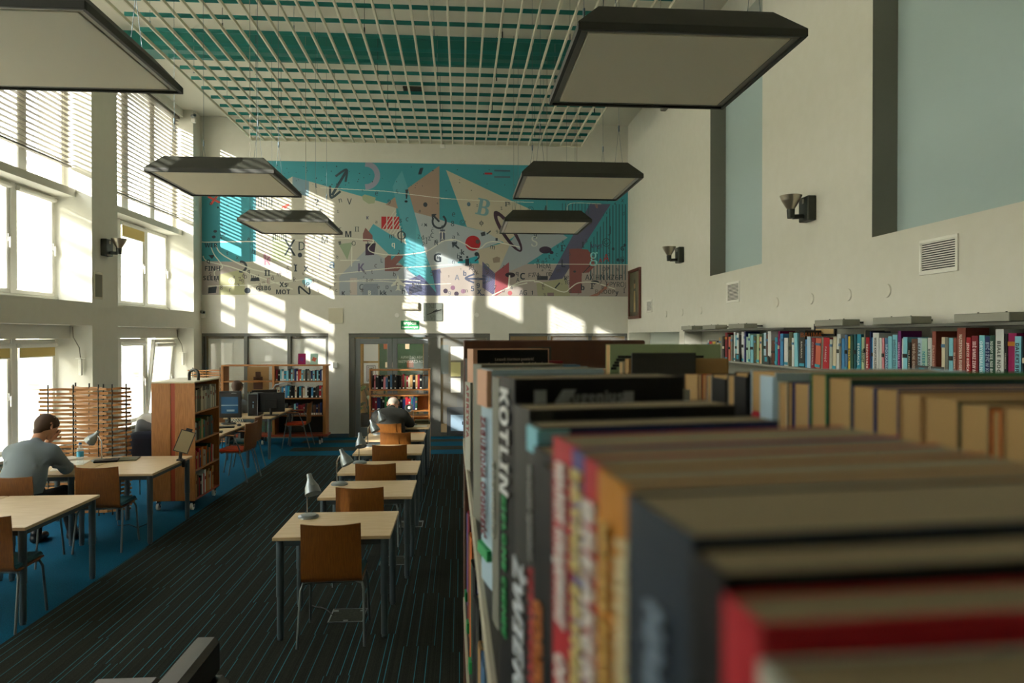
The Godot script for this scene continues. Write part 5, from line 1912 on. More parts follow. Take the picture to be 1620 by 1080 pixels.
func reading_row() -> void:
	var g := "reading tables in the middle row"
	var tb := [[-0.893, -5.36, "nearest birch reading table of the middle row, front legs fully visible"], [-0.825, -6.57, "second nearest birch reading table of the middle row"], [-0.845, -7.65, "third birch reading table of the middle row"], [-0.865, -8.85, "fourth birch reading table of the middle row"], [-0.895, -9.95, "fifth birch reading table of the middle row"], [-0.875, -11.2, "farthest reading table, where the person in black reads"]]
	var t0 := make_table("reading_table", tb[0][2], 0.81, 0.7, Vector3(tb[0][0], 0, tb[0][1]), g)
	for i in range(1, 6):
		dup(t0, Vector3(tb[i][0], 0, tb[i][1]), 0, tb[i][2])
	var cg := "plywood chairs of the middle row"
	var ch := [[-0.885, -5.13, 0.03, "nearest brown plywood chair of the middle row with teal seat"], [-0.84, -6.3, -0.03, "second nearest brown plywood chair of the middle row"], [-0.845, -7.42, 0.0, "third brown plywood chair of the middle row"], [-0.83, -8.63, 0.02, "fourth plywood chair of the middle row, orange brown"], [-0.855, -9.72, 0.0, "fifth plywood chair of the middle row, orange brown"], [-1.06, -10.7, 0.0, "sunlit plywood chair under the person in black"]]
	var c0 := make_chair("chair", ch[0][3], Vector3(ch[0][0], 0, ch[0][1]), ch[0][2], M.seat_teal, false, cg)
	for i in range(1, 6):
		dup(c0, Vector3(ch[i][0], 0, ch[i][1]), ch[i][2], ch[i][3])
	var lg := "silver desk lamps of the middle row"
	var lp := [[-1.165, -5.56, -1.0, "silver desk lamp on the nearest middle row table"], [-1.13, -6.76, -0.5, "silver desk lamp on the second table, arched stem visible"], [-1.1, -7.88, -1.25, "silver desk lamp on the third middle row table"], [-1.14, -9.08, -0.6, "silver desk lamp on the fourth middle row table"], [-1.16, -10.17, -0.7, "silver desk lamp on the fifth middle row table"]]
	var l0 := make_lamp(lp[0][3], Vector3(lp[0][0], 0.725, lp[0][1]), lp[0][2], lg)
	for i in range(1, 5):
		dup(l0, Vector3(lp[i][0], 0.725, lp[i][1]), lp[i][2], lp[i][3])
	make_lamp("desk lamp turned face on beside the person in black", Vector3(-0.75, 0.725, -11.2), -1.9, lg, 1.35)
	# floor sockets
	var fs := [[-0.85, -5.45, "open floor socket frame under the nearest middle row chair"], [-0.62, -6.75, "floor socket frame beside the second reading table"], [-0.55, -8.05, "floor socket frame beside the third reading table"]]
	for q in fs:
		var o := thing("floor_socket", q[2], "floor socket", Vector3(q[0], 0, q[1]), 0, "floor sockets of the middle row")
		var m := MB.new()
		m.span(-0.13, 0.13, 0.0, 0.006, -0.13, -0.122)
		m.span(-0.13, 0.13, 0.0, 0.006, 0.122, 0.13)
		m.span(-0.13, -0.122, 0.0, 0.006, -0.122, 0.122)
		m.span(0.122, 0.13, 0.0, 0.006, -0.122, 0.122)
		part("frame", m, M.silver, o)
		m = MB.new()
		m.span(-0.12, 0.12, 0.0, 0.004, -0.12, 0.12)
		part("lid", m, M.carpet_plain, o)
		m = MB.new()
		for e in [[-0.1, -0.08], [0.1, -0.08], [0.0, 0.11]]:
			m.box(Vector3(e[0], 0.006, e[1]), Vector3(0.035, 0.006, 0.02), 0.002)
		part("latch", m, M.silver, o)
	var m := MB.new()
	m.tube([Vector3(-1.18, 0.012, -5.66), Vector3(-1.12, 0.008, -5.62), Vector3(-1.07, 0.03, -5.55), Vector3(-1.02, 0.035, -5.5), Vector3(-0.96, 0.01, -5.44)], 0.004, 6)
	solo("power_cable", m, M.black, "thin black cable curling to the nearest floor socket", "cable")
	# papers and books in front of the reader
	m = MB.new()
	m.box(Vector3(-0.62, 0.7275, -11.05), Vector3(0.22, 0.003, 0.17), 0.0)
	solo("paper_sheet", m, M.paper, "open white papers on the farthest reading table", "paper")
	m = MB.new()
	m.box(Vector3(-0.6, 0.745, -11.4), Vector3(0.25, 0.038, 0.18), 0.004)
	m.box(Vector3(-0.61, 0.775, -11.4), Vector3(0.22, 0.02, 0.16), 0.004)
	solo("book_stack", m, tone("olive"), "two olive volumes lying on the farthest reading table", "books")

func slat_screen(label: String, at: Vector3, turn: float, panels: Array, count: int) -> void:
	# upright rods with horizontal slats woven round them
	var o := thing("slat_screen", label, "screen", at, turn, "woven slat screens")
	for p in panels:
		var a: Vector3 = p[0]
		var b: Vector3 = p[1]
		var n: int = p[2]
		var amp: float = p[3]
		var d := (b - a).normalized()
		var sd := d.cross(Vector3.UP)
		var len := a.distance_to(b)
		for i in n:
			var q := a + d * len * (i + 0.35) / (n - 0.3)
			var m := MB.new()
			m.rod(Vector3(q.x, 0, q.z), Vector3(q.x, 0.06 + count * 0.048, q.z), 0.009, 8)
			part("rod", m, M.dark_metal, o)
		for k in count:
			var y := 0.05 + k * 0.048
			var sg := 1.0 if k % 2 == 0 else -1.0
			var m := MB.new()
			var wave := func(u: float, v: float) -> Vector3:
				var w := sin((u * (n - 0.3) - 0.35) * PI) * sg
				return a + d * len * u + sd * (amp * w) + Vector3.UP * (y + (v - 0.5) * 0.027 + amp * 0.25 * w)
			m.shell(wave, 16, 1, 0.012)
			part("slat", m, M.slat, o)

func left_desks() -> void:
	var g := "long birch desks by the windows"
	var t := make_table("desk", "birch desk at the left edge, nearest the camera", 0.76, 1.08, Vector3(-3.54, 0, -5.95), g)
	dup(t, Vector3(-4.31, 0, -5.95), 0, "birch desk cut by the left picture edge, outer one")
	dup(t, Vector3(-3.49, 0, -7.98), 0, "birch desk with the page magnifier clamped to its edge")
	dup(t, Vector3(-4.26, 0, -7.98), 0, "birch desk where the man in grey shirt sits")
	var cg := "plywood chairs of the window desks"
	var c := make_chair("chair", "brown plywood chair at the desk with the magnifier", Vector3(-3.54, 0, -7.42), 0.04, M.seat_teal, false, cg)
	dup(c, Vector3(-4.06, 0, -6.98), -0.05, "brown plywood chair behind the man in grey shirt")
	dup(c, Vector3(-3.39, 0, -5.5), 0.05, "dark plywood chair cut by the lower left picture edge")
	# lamp, bottle, papers, laptop, magnifier
	make_lamp("grey desk lamp on the man's desk, before the slat screen", Vector3(-4.02, 0.725, -8.24), PI - 0.2, "lamps of the window desks", 0.75)
	var b := thing("water_bottle", "clear water bottle with blue cap and label on desk", "bottle", Vector3(-4.13, 0.725, -8.06))
	var m := MB.new()
	m.lathe([Vector2(0, 0), Vector2(0.032, 0), Vector2(0.034, 0.02), Vector2(0.031, 0.05), Vector2(0.034, 0.07), Vector2(0.034, 0.14), Vector2(0.03, 0.165), Vector2(0.014, 0.195), Vector2(0.013, 0.215), Vector2(0, 0.215)], 20)
	var pet := mat("pet", "dff0f2", 0.05)
	pet.albedo_color = Color(0.85, 0.95, 0.97, 0.18)
	pet.transparency = BaseMaterial3D.TRANSPARENCY_ALPHA
	part("bottle_body", m, pet, b)
	m = MB.new()
	m.lathe([Vector2(0.035, 0.08), Vector2(0.0355, 0.08), Vector2(0.0355, 0.135), Vector2(0.035, 0.135)], 20)
	part("bottle_label", m, mat("label_blue", "3aa0c8", 0.5), b)
	m = MB.new()
	m.lathe([Vector2(0, 0.232), Vector2(0.015, 0.232), Vector2(0.015, 0.212), Vector2(0, 0.212)], 14)
	part("cap", m, mat("cap_blue", "1d5f9a", 0.4), b)
	var sheets := [[-4.17, -7.8, 0.2, 0.3, 0.35, "white sheet under the man's hand"], [-4.42, -8.3, 0.21, 0.3, -0.5, "stack of papers near the slat screen on man's desk"], [-4.2, -8.12, 0.21, 0.3, 0.2, "white page lying beside the water bottle"]]
	for q in sheets:
		m = MB.new()
		m.box(Vector3.ZERO, Vector3(q[2], 0.004 if q[0] != -4.42 else 0.02, q[3]))
		var o := solo("paper_sheet", m, M.paper, q[5], "paper", "papers on the man's desk")
		o.position = Vector3(q[0], 0.727 if q[0] != -4.42 else 0.735, q[1])
		o.rotation.y = q[4]
	m = MB.new()
	m.box(Vector3.ZERO, Vector3(0.24, 0.02, 0.17), 0.005)
	var nb := solo("notebook", m, mat("cover_black", ""), "closed black notebook on desk beside the lamp foot", "notebook")
	nb.position = Vector3(-3.92, 0.736, -8.2)
	nb.rotation.y = 0.3
	m = MB.new()
	m.box(Vector3.ZERO, Vector3(0.3, 0.012, 0.22), 0.004)
	var lp := solo("laptop", m, tone("olive"), "closed dark folder on desk right of the black notebook", "folder")
	lp.position = Vector3(-3.78, 0.732, -8.3)
	lp.rotation.y = 0.2
	var mg := thing("page_magnifier", "black framed page magnifier on a clamp at desk edge", "magnifier", Vector3(-3.13, 0.725, -8.2), 0.0)
	m = MB.new()
	m.box(Vector3(0, 0.005, 0), Vector3(0.06, 0.03, 0.06), 0.006)
	m.box(Vector3(0.04, -0.03, 0), Vector3(0.03, 0.09, 0.04), 0.006)
	m.rod(Vector3(0, 0.0, 0), Vector3(0.01, 0.1, 0), 0.018, 10)
	part("clamp", m, M.black, mg)
	m = MB.new()
	m.t = Transform3D(Basis(Vector3.UP, 0.15) * Basis(Vector3.RIGHT, -0.35) * Basis(Vector3.BACK, -0.3), Vector3(0.05, 0.21, 0.0))
	m.span(-0.08, 0.08, -0.125, -0.118, -0.006, 0.006)
	m.span(-0.08, 0.08, 0.118, 0.125, -0.006, 0.006)
	m.span(-0.08, -0.073, -0.118, 0.118, -0.006, 0.006)
	m.span(0.073, 0.08, -0.118, 0.118, -0.006, 0.006)
	m.box(Vector3(0, 0.14, 0), Vector3(0.07, 0.03, 0.01), 0.004)
	part("frame", m, M.black, mg)
	var m2 := MB.new()
	m2.t = m.t
	m2.span(-0.073, 0.073, -0.118, 0.118, -0.002, 0.002)
	part("lens", m2, mat("lens_mirror", "b8a88c", 0.08, 0.9), mg)
	# screens of woven slats
	slat_screen("tall folded screen of woven wooden slats behind the man's desk", Vector3(-4.45, 0, -8.7), 0.0, [[Vector3(-0.45, 0, 0.03), Vector3(0.3, 0, 0.0), 3, 0.016], [Vector3(0.3, 0, 0.0), Vector3(0.5, 0, -0.16), 2, 0.03], [Vector3(0.3, 0, -0.03), Vector3(-0.32, 0, -0.4), 3, 0.016]], 31)
	slat_screen("low screen of woven slats in the far left corner", Vector3(-4.95, 0, -14.3), 0.0, [[Vector3(-0.35, 0, 0), Vector3(0.35, 0, 0), 3, 0.016]], 30)
	# cable on the carpet
	m = MB.new()
	m.tube([Vector3(-3.9, 0.006, -8.4), Vector3(-3.8, 0.006, -8.2), Vector3(-3.7, 0.006, -8.25), Vector3(-3.55, 0.006, -8.1), Vector3(-3.5, 0.006, -8.35)], 0.004, 5)
	solo("power_cable", m, M.black, "black cable lying on blue carpet under the magnifier desk", "cable")

func caster(parent: Node, p: Vector3) -> void:
	var m := MB.new()
	m.tube([p + Vector3(-0.014, 0.045, 0), p + Vector3(0.014, 0.045, 0)], 0.045, 18)
	var c := part("caster", m, mat("caster_white", "d5d2c4", 0.4), parent)
	m = MB.new()
	m.box(p + Vector3(0, 0.085, 0), Vector3(0.045, 0.05, 0.04), 0.008)
	m.tube([p + Vector3(-0.02, 0.045, 0), p + Vector3(0.02, 0.045, 0)], 0.015, 10)
	part("fork", m, M.chrome, c)

func row_books(n: int, x0: float, dx: float, y: float, h0: float, d: float, place: String, group: String, pal: Array, sd: int, fixed_z: float, facing_x: bool, label_h := 0.03) -> void:
	# a shelf row of small distant books: a cover box and a label each
	var r := RandomNumberGenerator.new()
	r.seed = sd
	var x := x0
	for i in n:
		var t := dx * r.randf_range(0.7, 1.3)
		var h := h0 * r.randf_range(0.82, 1.08)
		var col: String = pal[r.randi() % pal.size()]
		var m := cover_shape(t * 0.94, h, d)
		var lean := 0.0
		if r.randf() < 0.12:
			lean = -0.06
		var o := solo("book", m, tone(col), "%s book, %s from the left %s" % [col, ordinal(i + 1), place], "book", group)
		if facing_x:
			o.position = Vector3(fixed_z, y, x - t / 2)
			o.rotation.y = PI / 2
			x -= t
		else:
			o.position = Vector3(x + t / 2, y, fixed_z)
			x += t
		if lean != 0.0:
			o.basis = o.basis * Basis(Vector3.BACK, lean * 0.5)
		if label_h > 0.0 and i % 2 == 0 or label_h > 0.035:
			spine_band(o, t * 0.75, 0.008, 0.008 + label_h, M.paper)
		if i % 3 == 1:
			spine_band(o, t * 0.7, h * 0.58, h * 0.72, tone(title_tone(col, i)), "title_block")

func mobile_shelf() -> void:
	var s := thing("mobile_bookcase", "beech bookcase on casters between the desks and the computers", "bookcase", Vector3(-3.46, 0, -9.3))
	var hx := 0.255
	var hz := 0.44
	var m := MB.new()
	m.span(-hx, -0.03, 0.12, 1.545, hz - 0.02, hz, 0.003)
	part("end_panel", m, M.beech, s)
	m = MB.new()
	m.span(0.02, hx, 0.12, 1.545, hz - 0.02, hz, 0.003)
	part("end_panel", m, M.beech, s)
	m = MB.new()
	m.span(-hx, hx, 0.12, 1.545, -hz, -hz + 0.02, 0.003)
	part("end_panel", m, M.beech, s)
	m = MB.new()
	m.span(-0.03, 0.02, 0.12, 1.545, hz - 0.024, hz - 0.006)
	part("centre_strip", m, M.orange_lam, s)
	m = MB.new()
	m.span(-hx, hx, 1.545, 1.565, -hz, hz, 0.004)
	part("top", m, mat("top_cream", "cfc6a8", 0.4), s)
	for y in [0.12, 0.47, 0.82, 1.17]:
		m = MB.new()
		m.span(-hx + 0.002, hx, y, y + 0.02, -hz + 0.02, hz - 0.024, 0.002)
		part("shelf", m, M.beech if y > 0.2 else M.orange_lam, s)
	m = MB.new()
	m.span(-0.02, 0.0, 0.14, 1.545, -hz + 0.02, hz - 0.024)
	part("middle_panel", m, mat("panel_dark_wood", "5b2f17", 0.5), s)
	for q in [Vector3(0.2, 0, 0.38), Vector3(0.2, 0, -0.38), Vector3(-0.2, 0, 0.38), Vector3(-0.2, 0, -0.38)]:
		caster(s, q)
	var gx := -3.46 + 0.24
	row_books(26, -8.88, 0.0295, 1.19, 0.29, 0.2, "on mobile bookcase top shelf", "magazines on the mobile bookcase top shelf", ["light grey", "grey", "light grey", "cream", "grey", "olive"], 41, gx, true, 0.0)
	row_books(15, -8.88, 0.048, 0.84, 0.24, 0.2, "on mobile bookcase second shelf", "books on the mobile bookcase second shelf", ["dark grey", "black", "green", "white", "brown", "dark teal", "olive", "tan", "grey"], 42, gx, true, 0.0)
	row_books(16, -8.88, 0.042, 0.49, 0.23, 0.2, "on mobile bookcase third shelf", "books on the mobile bookcase third shelf", ["dark green", "red", "orange", "white", "navy", "tan", "red", "light grey"], 43, gx, true, 0.0)
	row_books(14, -8.88, 0.05, 0.14, 0.27, 0.2, "on mobile bookcase bottom shelf", "books on the mobile bookcase bottom shelf", ["white", "brown", "black", "red", "tan", "blue", "light grey", "orange"], 44, gx, true, 0.0)
	m = MB.new()
	var arcp := []
	for i in 13:
		var a := PI * i / 12.0
		arcp.append(Vector3(-3.32 + 0.055 * cos(a), 1.64 + 0.055 * sin(a), -9.15))
	m.tube([Vector3(-3.265, 1.566, -9.15)] + arcp + [Vector3(-3.375, 1.566, -9.15)], 0.018, 10)
	solo("bent_handle", m, M.dark_metal, "dark arched metal bookend on top of mobile bookcase", "bookend")

func computer_desks() -> void:
	var g := "computer desks by the far window"
	var t := make_table("computer_desk", "computer desk nearest the mobile bookcase", 0.8, 1.58, Vector3(-3.76, 0, -10.95), g)
	dup(t, Vector3(-3.62, 0, -13.2), 0, "farther computer desk with black tower and monitor")
	var cg := "armchairs of the computer desks"
	var c := make_chair("armchair", "orange seated wooden armchair nearest, at the computer desk", Vector3(-3.3, 0, -10.78), PI / 2 - 0.15, M.seat_orange, true, cg)
	dup(c, Vector3(-3.1, 0, -13.85), PI / 2, "orange seated wooden armchair farthest, before the far bookcase")
	make_chair("armchair", "teal seated wooden armchair behind the nearest orange one", Vector3(-3.42, 0, -11.55), PI / 2, M.seat_teal, true, cg)
	# monitors
	var mo := thing("monitor", "black monitor with a blue login screen on computer desk", "monitor", Vector3(-3.66, 0.725, -11.55))
	var m := MB.new()
	m.span(-0.2, 0.2, 0.1, 0.52, -0.02, 0.02, 0.006)
	part("case", m, M.black, mo)
	m = MB.new()
	m.span(-0.105, 0.155, 0.17, 0.43, 0.02, 0.022)
	var scr := mat("screen_blue", "1b4d74", 0.2)
	scr.emission_enabled = true
	scr.emission = hexc("1f5a86")
	scr.emission_energy_multiplier = 0.12
	part("screen", m, scr, mo)
	m = MB.new()
	m.span(-0.105, 0.155, 0.29, 0.305, 0.022, 0.023)
	m.span(-0.02, 0.1, 0.2, 0.23, 0.022, 0.023)
	part("screen_bars", m, mat("screen_pale", "8fb0c4", 0.3), mo)
	m = MB.new()
	m.rod(Vector3(0, 0.012, -0.03), Vector3(0, 0.2, -0.03), 0.025)
	m.lathe([Vector2(0, 0), Vector2(0.12, 0), Vector2(0.11, 0.014), Vector2(0, 0.016)], 20)
	part("stand", m, M.black, mo)
	m = MB.new()
	m.span(0.05, 0.13, 0.483, 0.492, 0.02, 0.021)
	part("maker_mark", m, M.silver, mo)
	# monitors seen from behind and from the side
	for k in 2:
		mo = thing("monitor", ["black monitor seen from behind, right of the tower", "dark monitor standing behind the black tower"][k], "monitor", [Vector3(-3.31, 0.725, -12.75), Vector3(-3.6, 0.725, -13.4)][k], [0.1, 0.6][k], "black monitors on the far computer desk")
		m = MB.new()
		m.span(-0.23, 0.23, 0.06, 0.4, -0.015, 0.015, 0.006)
		m.box(Vector3(0, 0.2, 0.03), Vector3(0.2, 0.16, 0.04), 0.012)
		part("case", m, M.black, mo)
		m = MB.new()
		m.span(-0.215, 0.215, 0.08, 0.385, -0.017, -0.0151)
		part("screen", m, M.black_gloss, mo)
		m = MB.new()
		m.rod(Vector3(0, 0.01, 0.03), Vector3(0, 0.16, 0.03), 0.022)
		m.box(Vector3(0, 0.007, 0.02), Vector3(0.24, 0.014, 0.16), 0.005)
		part("stand", m, M.black, mo)
	var tw := thing("computer_tower", "black computer tower with pale front edges on far computer desk", "computer", Vector3(-3.6, 0.725, -12.66))
	m = MB.new()
	m.span(-0.085, 0.085, 0, 0.385, -0.36, 0.0, 0.004)
	part("case", m, M.black, tw)
	m = MB.new()
	for s in [-0.085, 0.078]:
		m.span(s, s + 0.007, 0.0, 0.385, 0.0, 0.006)
	m.span(-0.078, 0.078, 0.379, 0.385, 0.0, 0.006)
	part("front_trim", m, M.silver, tw)
	m = MB.new()
	m.span(-0.078, 0.078, 0.0, 0.379, 0.0, 0.004)
	var fp := part("front_panel", m, M.black_gloss, tw)
	m = MB.new()
	m.span(0.0, 0.02, 0.23, 0.25, 0.004, 0.006)
	m.span(0.0, 0.012, 0.14, 0.2, 0.004, 0.006)
	part("buttons", m, mat("led_blue", "9ac4d8", 0.3), fp)
	# keyboards and clutter
	for k in 2:
		var kb := thing("keyboard", ["black keyboard near the front of the nearest computer desk", "black keyboard further back on nearest computer desk"][k], "keyboard", Vector3(-3.62, 0.725, [-10.5, -11.05][k]), 0.25, "black keyboards on the computer desk")
		m = MB.new()
		m.box(Vector3(0, 0.01, 0), Vector3(0.4, 0.018, 0.14), 0.005)
		part("body", m, M.black, kb)
		m = MB.new()
		for r in 4:
			for c2 in 14:
				m.box(Vector3(-0.18 + c2 * 0.0275, 0.021, -0.045 + r * 0.03), Vector3(0.023, 0.006, 0.025))
		part("keys", m, M.dark_metal, kb)
	var mz := thing("mouse", "black computer mouse beside the keyboard", "mouse", Vector3(-3.42, 0.725, -11.3), 0.3)
	m = MB.new()
	m.lathe([Vector2(0, 0), Vector2(0.03, 0), Vector2(0.034, 0.012), Vector2(0.024, 0.03), Vector2(0, 0.036)], 14)
	part("body", m, M.black, mz)
	m = MB.new()
	m.tube([Vector3(0, 0.012, -0.03), Vector3(-0.05, 0.005, -0.15), Vector3(-0.15, 0.004, -0.2)], 0.003, 5)
	part("mouse_cable", m, M.black, mz)
	m = MB.new()
	for i in 5:
		m.tube([Vector3(-3.75 + i * 0.05, 0.73, -11.75), Vector3(-3.7 + i * 0.04, 0.77 + 0.01 * i, -11.8), Vector3(-3.6 + i * 0.03, 0.735, -11.7)], 0.006, 5)
	solo("cable_bundle", m, M.cord_white, "tangle of white cables beneath the blue monitor", "cables")
	# clear acrylic arm of a lamp on the far desk
	m = MB.new()
	m.tube([Vector3(-3.55, 0.73, -13.6), Vector3(-3.55, 1.05, -13.6), Vector3(-3.45, 1.2, -13.6), Vector3(-3.25, 1.24, -13.6), Vector3(-3.15, 1.2, -13.6)], 0.012, 8)
	m.lathe([Vector2(0, 0.73), Vector2(0.07, 0.73), Vector2(0.06, 0.75), Vector2(0, 0.75)], 16, Vector3(-3.55, 0, -13.6))
	solo("arched_lamp", m, M.silver, "thin arched desk lamp on the farther computer desk", "lamp")

func far_shelves() -> void:
	# rolling bookcase before the left glazing: left half empty and open, right half with books
	var s := thing("rolling_bookcase", "orange beech bookcase on casters before the far left glazing", "bookcase", Vector3(-3.59, 0, -14.25))
	var m := MB.new()
	m.span(-1.01, 1.01, 1.53, 1.555, -0.17, 0.17, 0.003)
	part("top", m, M.beech, s)
	m = MB.new()
	m.span(-1.01, 1.01, 0.16, 0.2, -0.17, 0.17, 0.003)
	part("base", m, M.orange_lam, s)
	for x in [-1.0, -0.035, 0.93]:
		m = MB.new()
		m.span(x - 0.012, x + (0.045 if x > 0 else 0.035), 0.2, 1.53, -0.17, 0.17, 0.003)
		part("upright", m, M.beech, s)
	for y in [0.55, 0.89, 1.22]:
		m = MB.new()
		m.span(0.0, 0.918, y, y + 0.02, -0.165, 0.165, 0.002)
		part("shelf", m, M.beech, s)
	m = MB.new()
	m.span(-0.965, -0.047, 1.22, 1.24, -0.165, 0.165, 0.002)
	part("shelf", m, M.beech, s)
	m = MB.new()
	m.span(0.0, 0.918, 0.2, 0.88, -0.168, -0.16)
	part("back_panel", m, M.dark_metal, s)
	for q in [Vector3(-0.9, 0.0, 0.1), Vector3(0.85, 0.0, 0.1), Vector3(-0.25, 0, 0.1), Vector3(-0.9, 0.0, -0.1), Vector3(0.85, 0, -0.1)]:
		caster(s, q + Vector3(0, 0.0, 0))
	m = MB.new()
	for q in [Vector3(-0.9, 0.12, 0.1), Vector3(0.85, 0.12, 0.1), Vector3(-0.25, 0.12, 0.1), Vector3(-0.9, 0.12, -0.1), Vector3(0.85, 0.12, -0.1)]:
		m.box(q + Vector3(0, 0.02, 0), Vector3(0.05, 0.06, 0.05))
	part("caster_mount", m, M.dark_metal, s)
	var pal := ["white", "black", "red", "light blue", "dark grey", "orange", "cream", "navy", "grey", "teal", "dark red", "black", "white"]
	row_books(26, -3.58, 0.0345, 1.241, 0.22, 0.18, "on rolling bookcase top row", "books on the rolling bookcase top row", pal, 61, -14.13, false, 0.03)
	row_books(24, -3.58, 0.0365, 0.911, 0.22, 0.18, "on rolling bookcase middle row", "books on the rolling bookcase middle row", ["white", "grey", "blue", "cream", "red", "teal", "black", "blue", "dark grey", "brown"], 62, -14.13, false, 0.03)
	row_books(22, -3.58, 0.0405, 0.571, 0.23, 0.18, "on rolling bookcase third row", "books on the rolling bookcase third row", ["dark red", "black", "grey", "violet", "navy", "dark grey", "light blue", "brown"], 63, -14.13, false, 0.036)
	for k in 2:
		var mg := thing("magazine", ["pink magazine propped on top of the rolling bookcase", "white and green magazine propped on top of rolling bookcase"][k], "magazine", Vector3([-3.12, -2.88][k], 1.556, -14.3), 0.0, "magazines on top of the rolling bookcase")
		mg.rotation.x = -0.12
		m = MB.new()
		m.span(-0.075, 0.075, 0.0, 0.215, -0.006, 0.0)
		part("cover", m, tone(["magenta", "mint"][k]), mg)
		m = MB.new()
		var q := PackedVector2Array()
		for i in 11:
			var rr := 0.045 * (1.0 + 0.3 * sin(i * 2.3))
			q.append(Vector2(cos(TAU * i / 11) * rr, 0.1 + sin(TAU * i / 11) * rr))
		m.prism(q, -0.004, 0.001)
		part("cover_picture", m, tone(["purple", "coral"][k]), mg)
	m = MB.new()
	m.span(0, 0.42, 0, 0.5, 0, 0.02, 0.003)
	var pb := solo("poster", m, tone("tan"), "tan poster leaning behind the empty half of rolling bookcase", "poster")
	pb.position = Vector3(-4.25, 1.0, -14.6)
	m = MB.new()
	m.span(0.12, 0.3, 0.05, 0.3, 0.02, 0.024)
	m.span(0.16, 0.26, 0.3, 0.4, 0.02, 0.024)
	part("picture", m, tone("brown"), pb)
	m = MB.new()
	m.span(0.05, 0.08, -1.0, 0, 0.0, 0.02)
	m.span(0.34, 0.37, -1.0, 0, 0.0, 0.02)
	part("easel_leg", m, M.dark_metal, pb)
	# brown bookcase in front of the door
	s = thing("bookcase", "brown open bookcase standing before the glazed door", "bookcase", Vector3(-1.015, 0, -12.2))
	m = MB.new()
	m.span(-0.505, -0.48, 0, 1.56, -0.15, 0.15, 0.002)
	part("side_panel", m, M.beech, s)
	m = MB.new()
	m.span(0.48, 0.505, 0, 1.56, -0.15, 0.15, 0.002)
	part("side_panel", m, M.beech, s)
	for y in [0.1, 0.45, 0.75, 0.845, 1.105, 1.2, 1.535]:
		m = MB.new()
		m.span(-0.48, 0.48, y, y + 0.02, -0.15, 0.15, 0.002)
		part("shelf", m, M.beech, s)
	m = MB.new()
	m.span(-0.48, 0.48, 1.43, 1.445, -0.15, -0.13)
	part("rail", m, M.beech, s)
	m = MB.new()
	m.span(-0.48, 0.48, 0.1, 0.76, -0.15, -0.14)
	m.span(0.22, 0.48, 0.86, 1.1, -0.15, -0.14)
	part("back_panel", m, M.beech, s)
	row_books(24, -1.48, 0.0385, 1.221, 0.235, 0.17, "on top row of brown bookcase", "books on the brown bookcase top row", ["dark green", "black", "grey", "dark red", "cream", "olive", "black", "grey", "pink", "brown", "steel blue", "tan", "dark teal", "dark red", "dark grey"], 71, -12.1, false, 0.022)
	row_books(17, -1.48, 0.043, 0.866, 0.225, 0.17, "on lower row of brown bookcase", "books on the brown bookcase lower row", ["black", "dark green", "dark red", "red", "dark teal", "green", "black", "navy", "dark red"], 72, -12.1, false, 0.022)

func lounge() -> void:
	var s := thing("lounge_bench", "black leather lounge bench with a padded bar at lower left", "bench", Vector3(-1.48, 0, -3.25))
	var m := MB.new()
	m.box(Vector3(-0.17, 0.33, 0), Vector3(0.34, 0.18, 0.86), 0.03)
	part("seat", m, M.leather, s)
	m = MB.new()
	m.box(Vector3(0.17, 0.33, 0), Vector3(0.3, 0.18, 0.86), 0.03)
	part("seat", m, M.leather, s)
	m = MB.new()
	m.box(Vector3(0.21, 0.515, -0.02), Vector3(0.13, 0.19, 0.82), 0.025)
	part("backrest", m, M.leather, s)
	m = MB.new()
	m.span(-0.33, 0.31, 0.1, 0.24, -0.42, 0.42, 0.01)
	part("plinth", m, M.black, s)
	for q in [[-0.28, -0.36], [0.26, -0.36], [-0.28, 0.36], [0.26, 0.36]]:
		m = MB.new()
		m.rod(Vector3(q[0], 0, q[1]), Vector3(q[0], 0.1, q[1]), 0.02)
		part("foot", m, M.chrome, s)

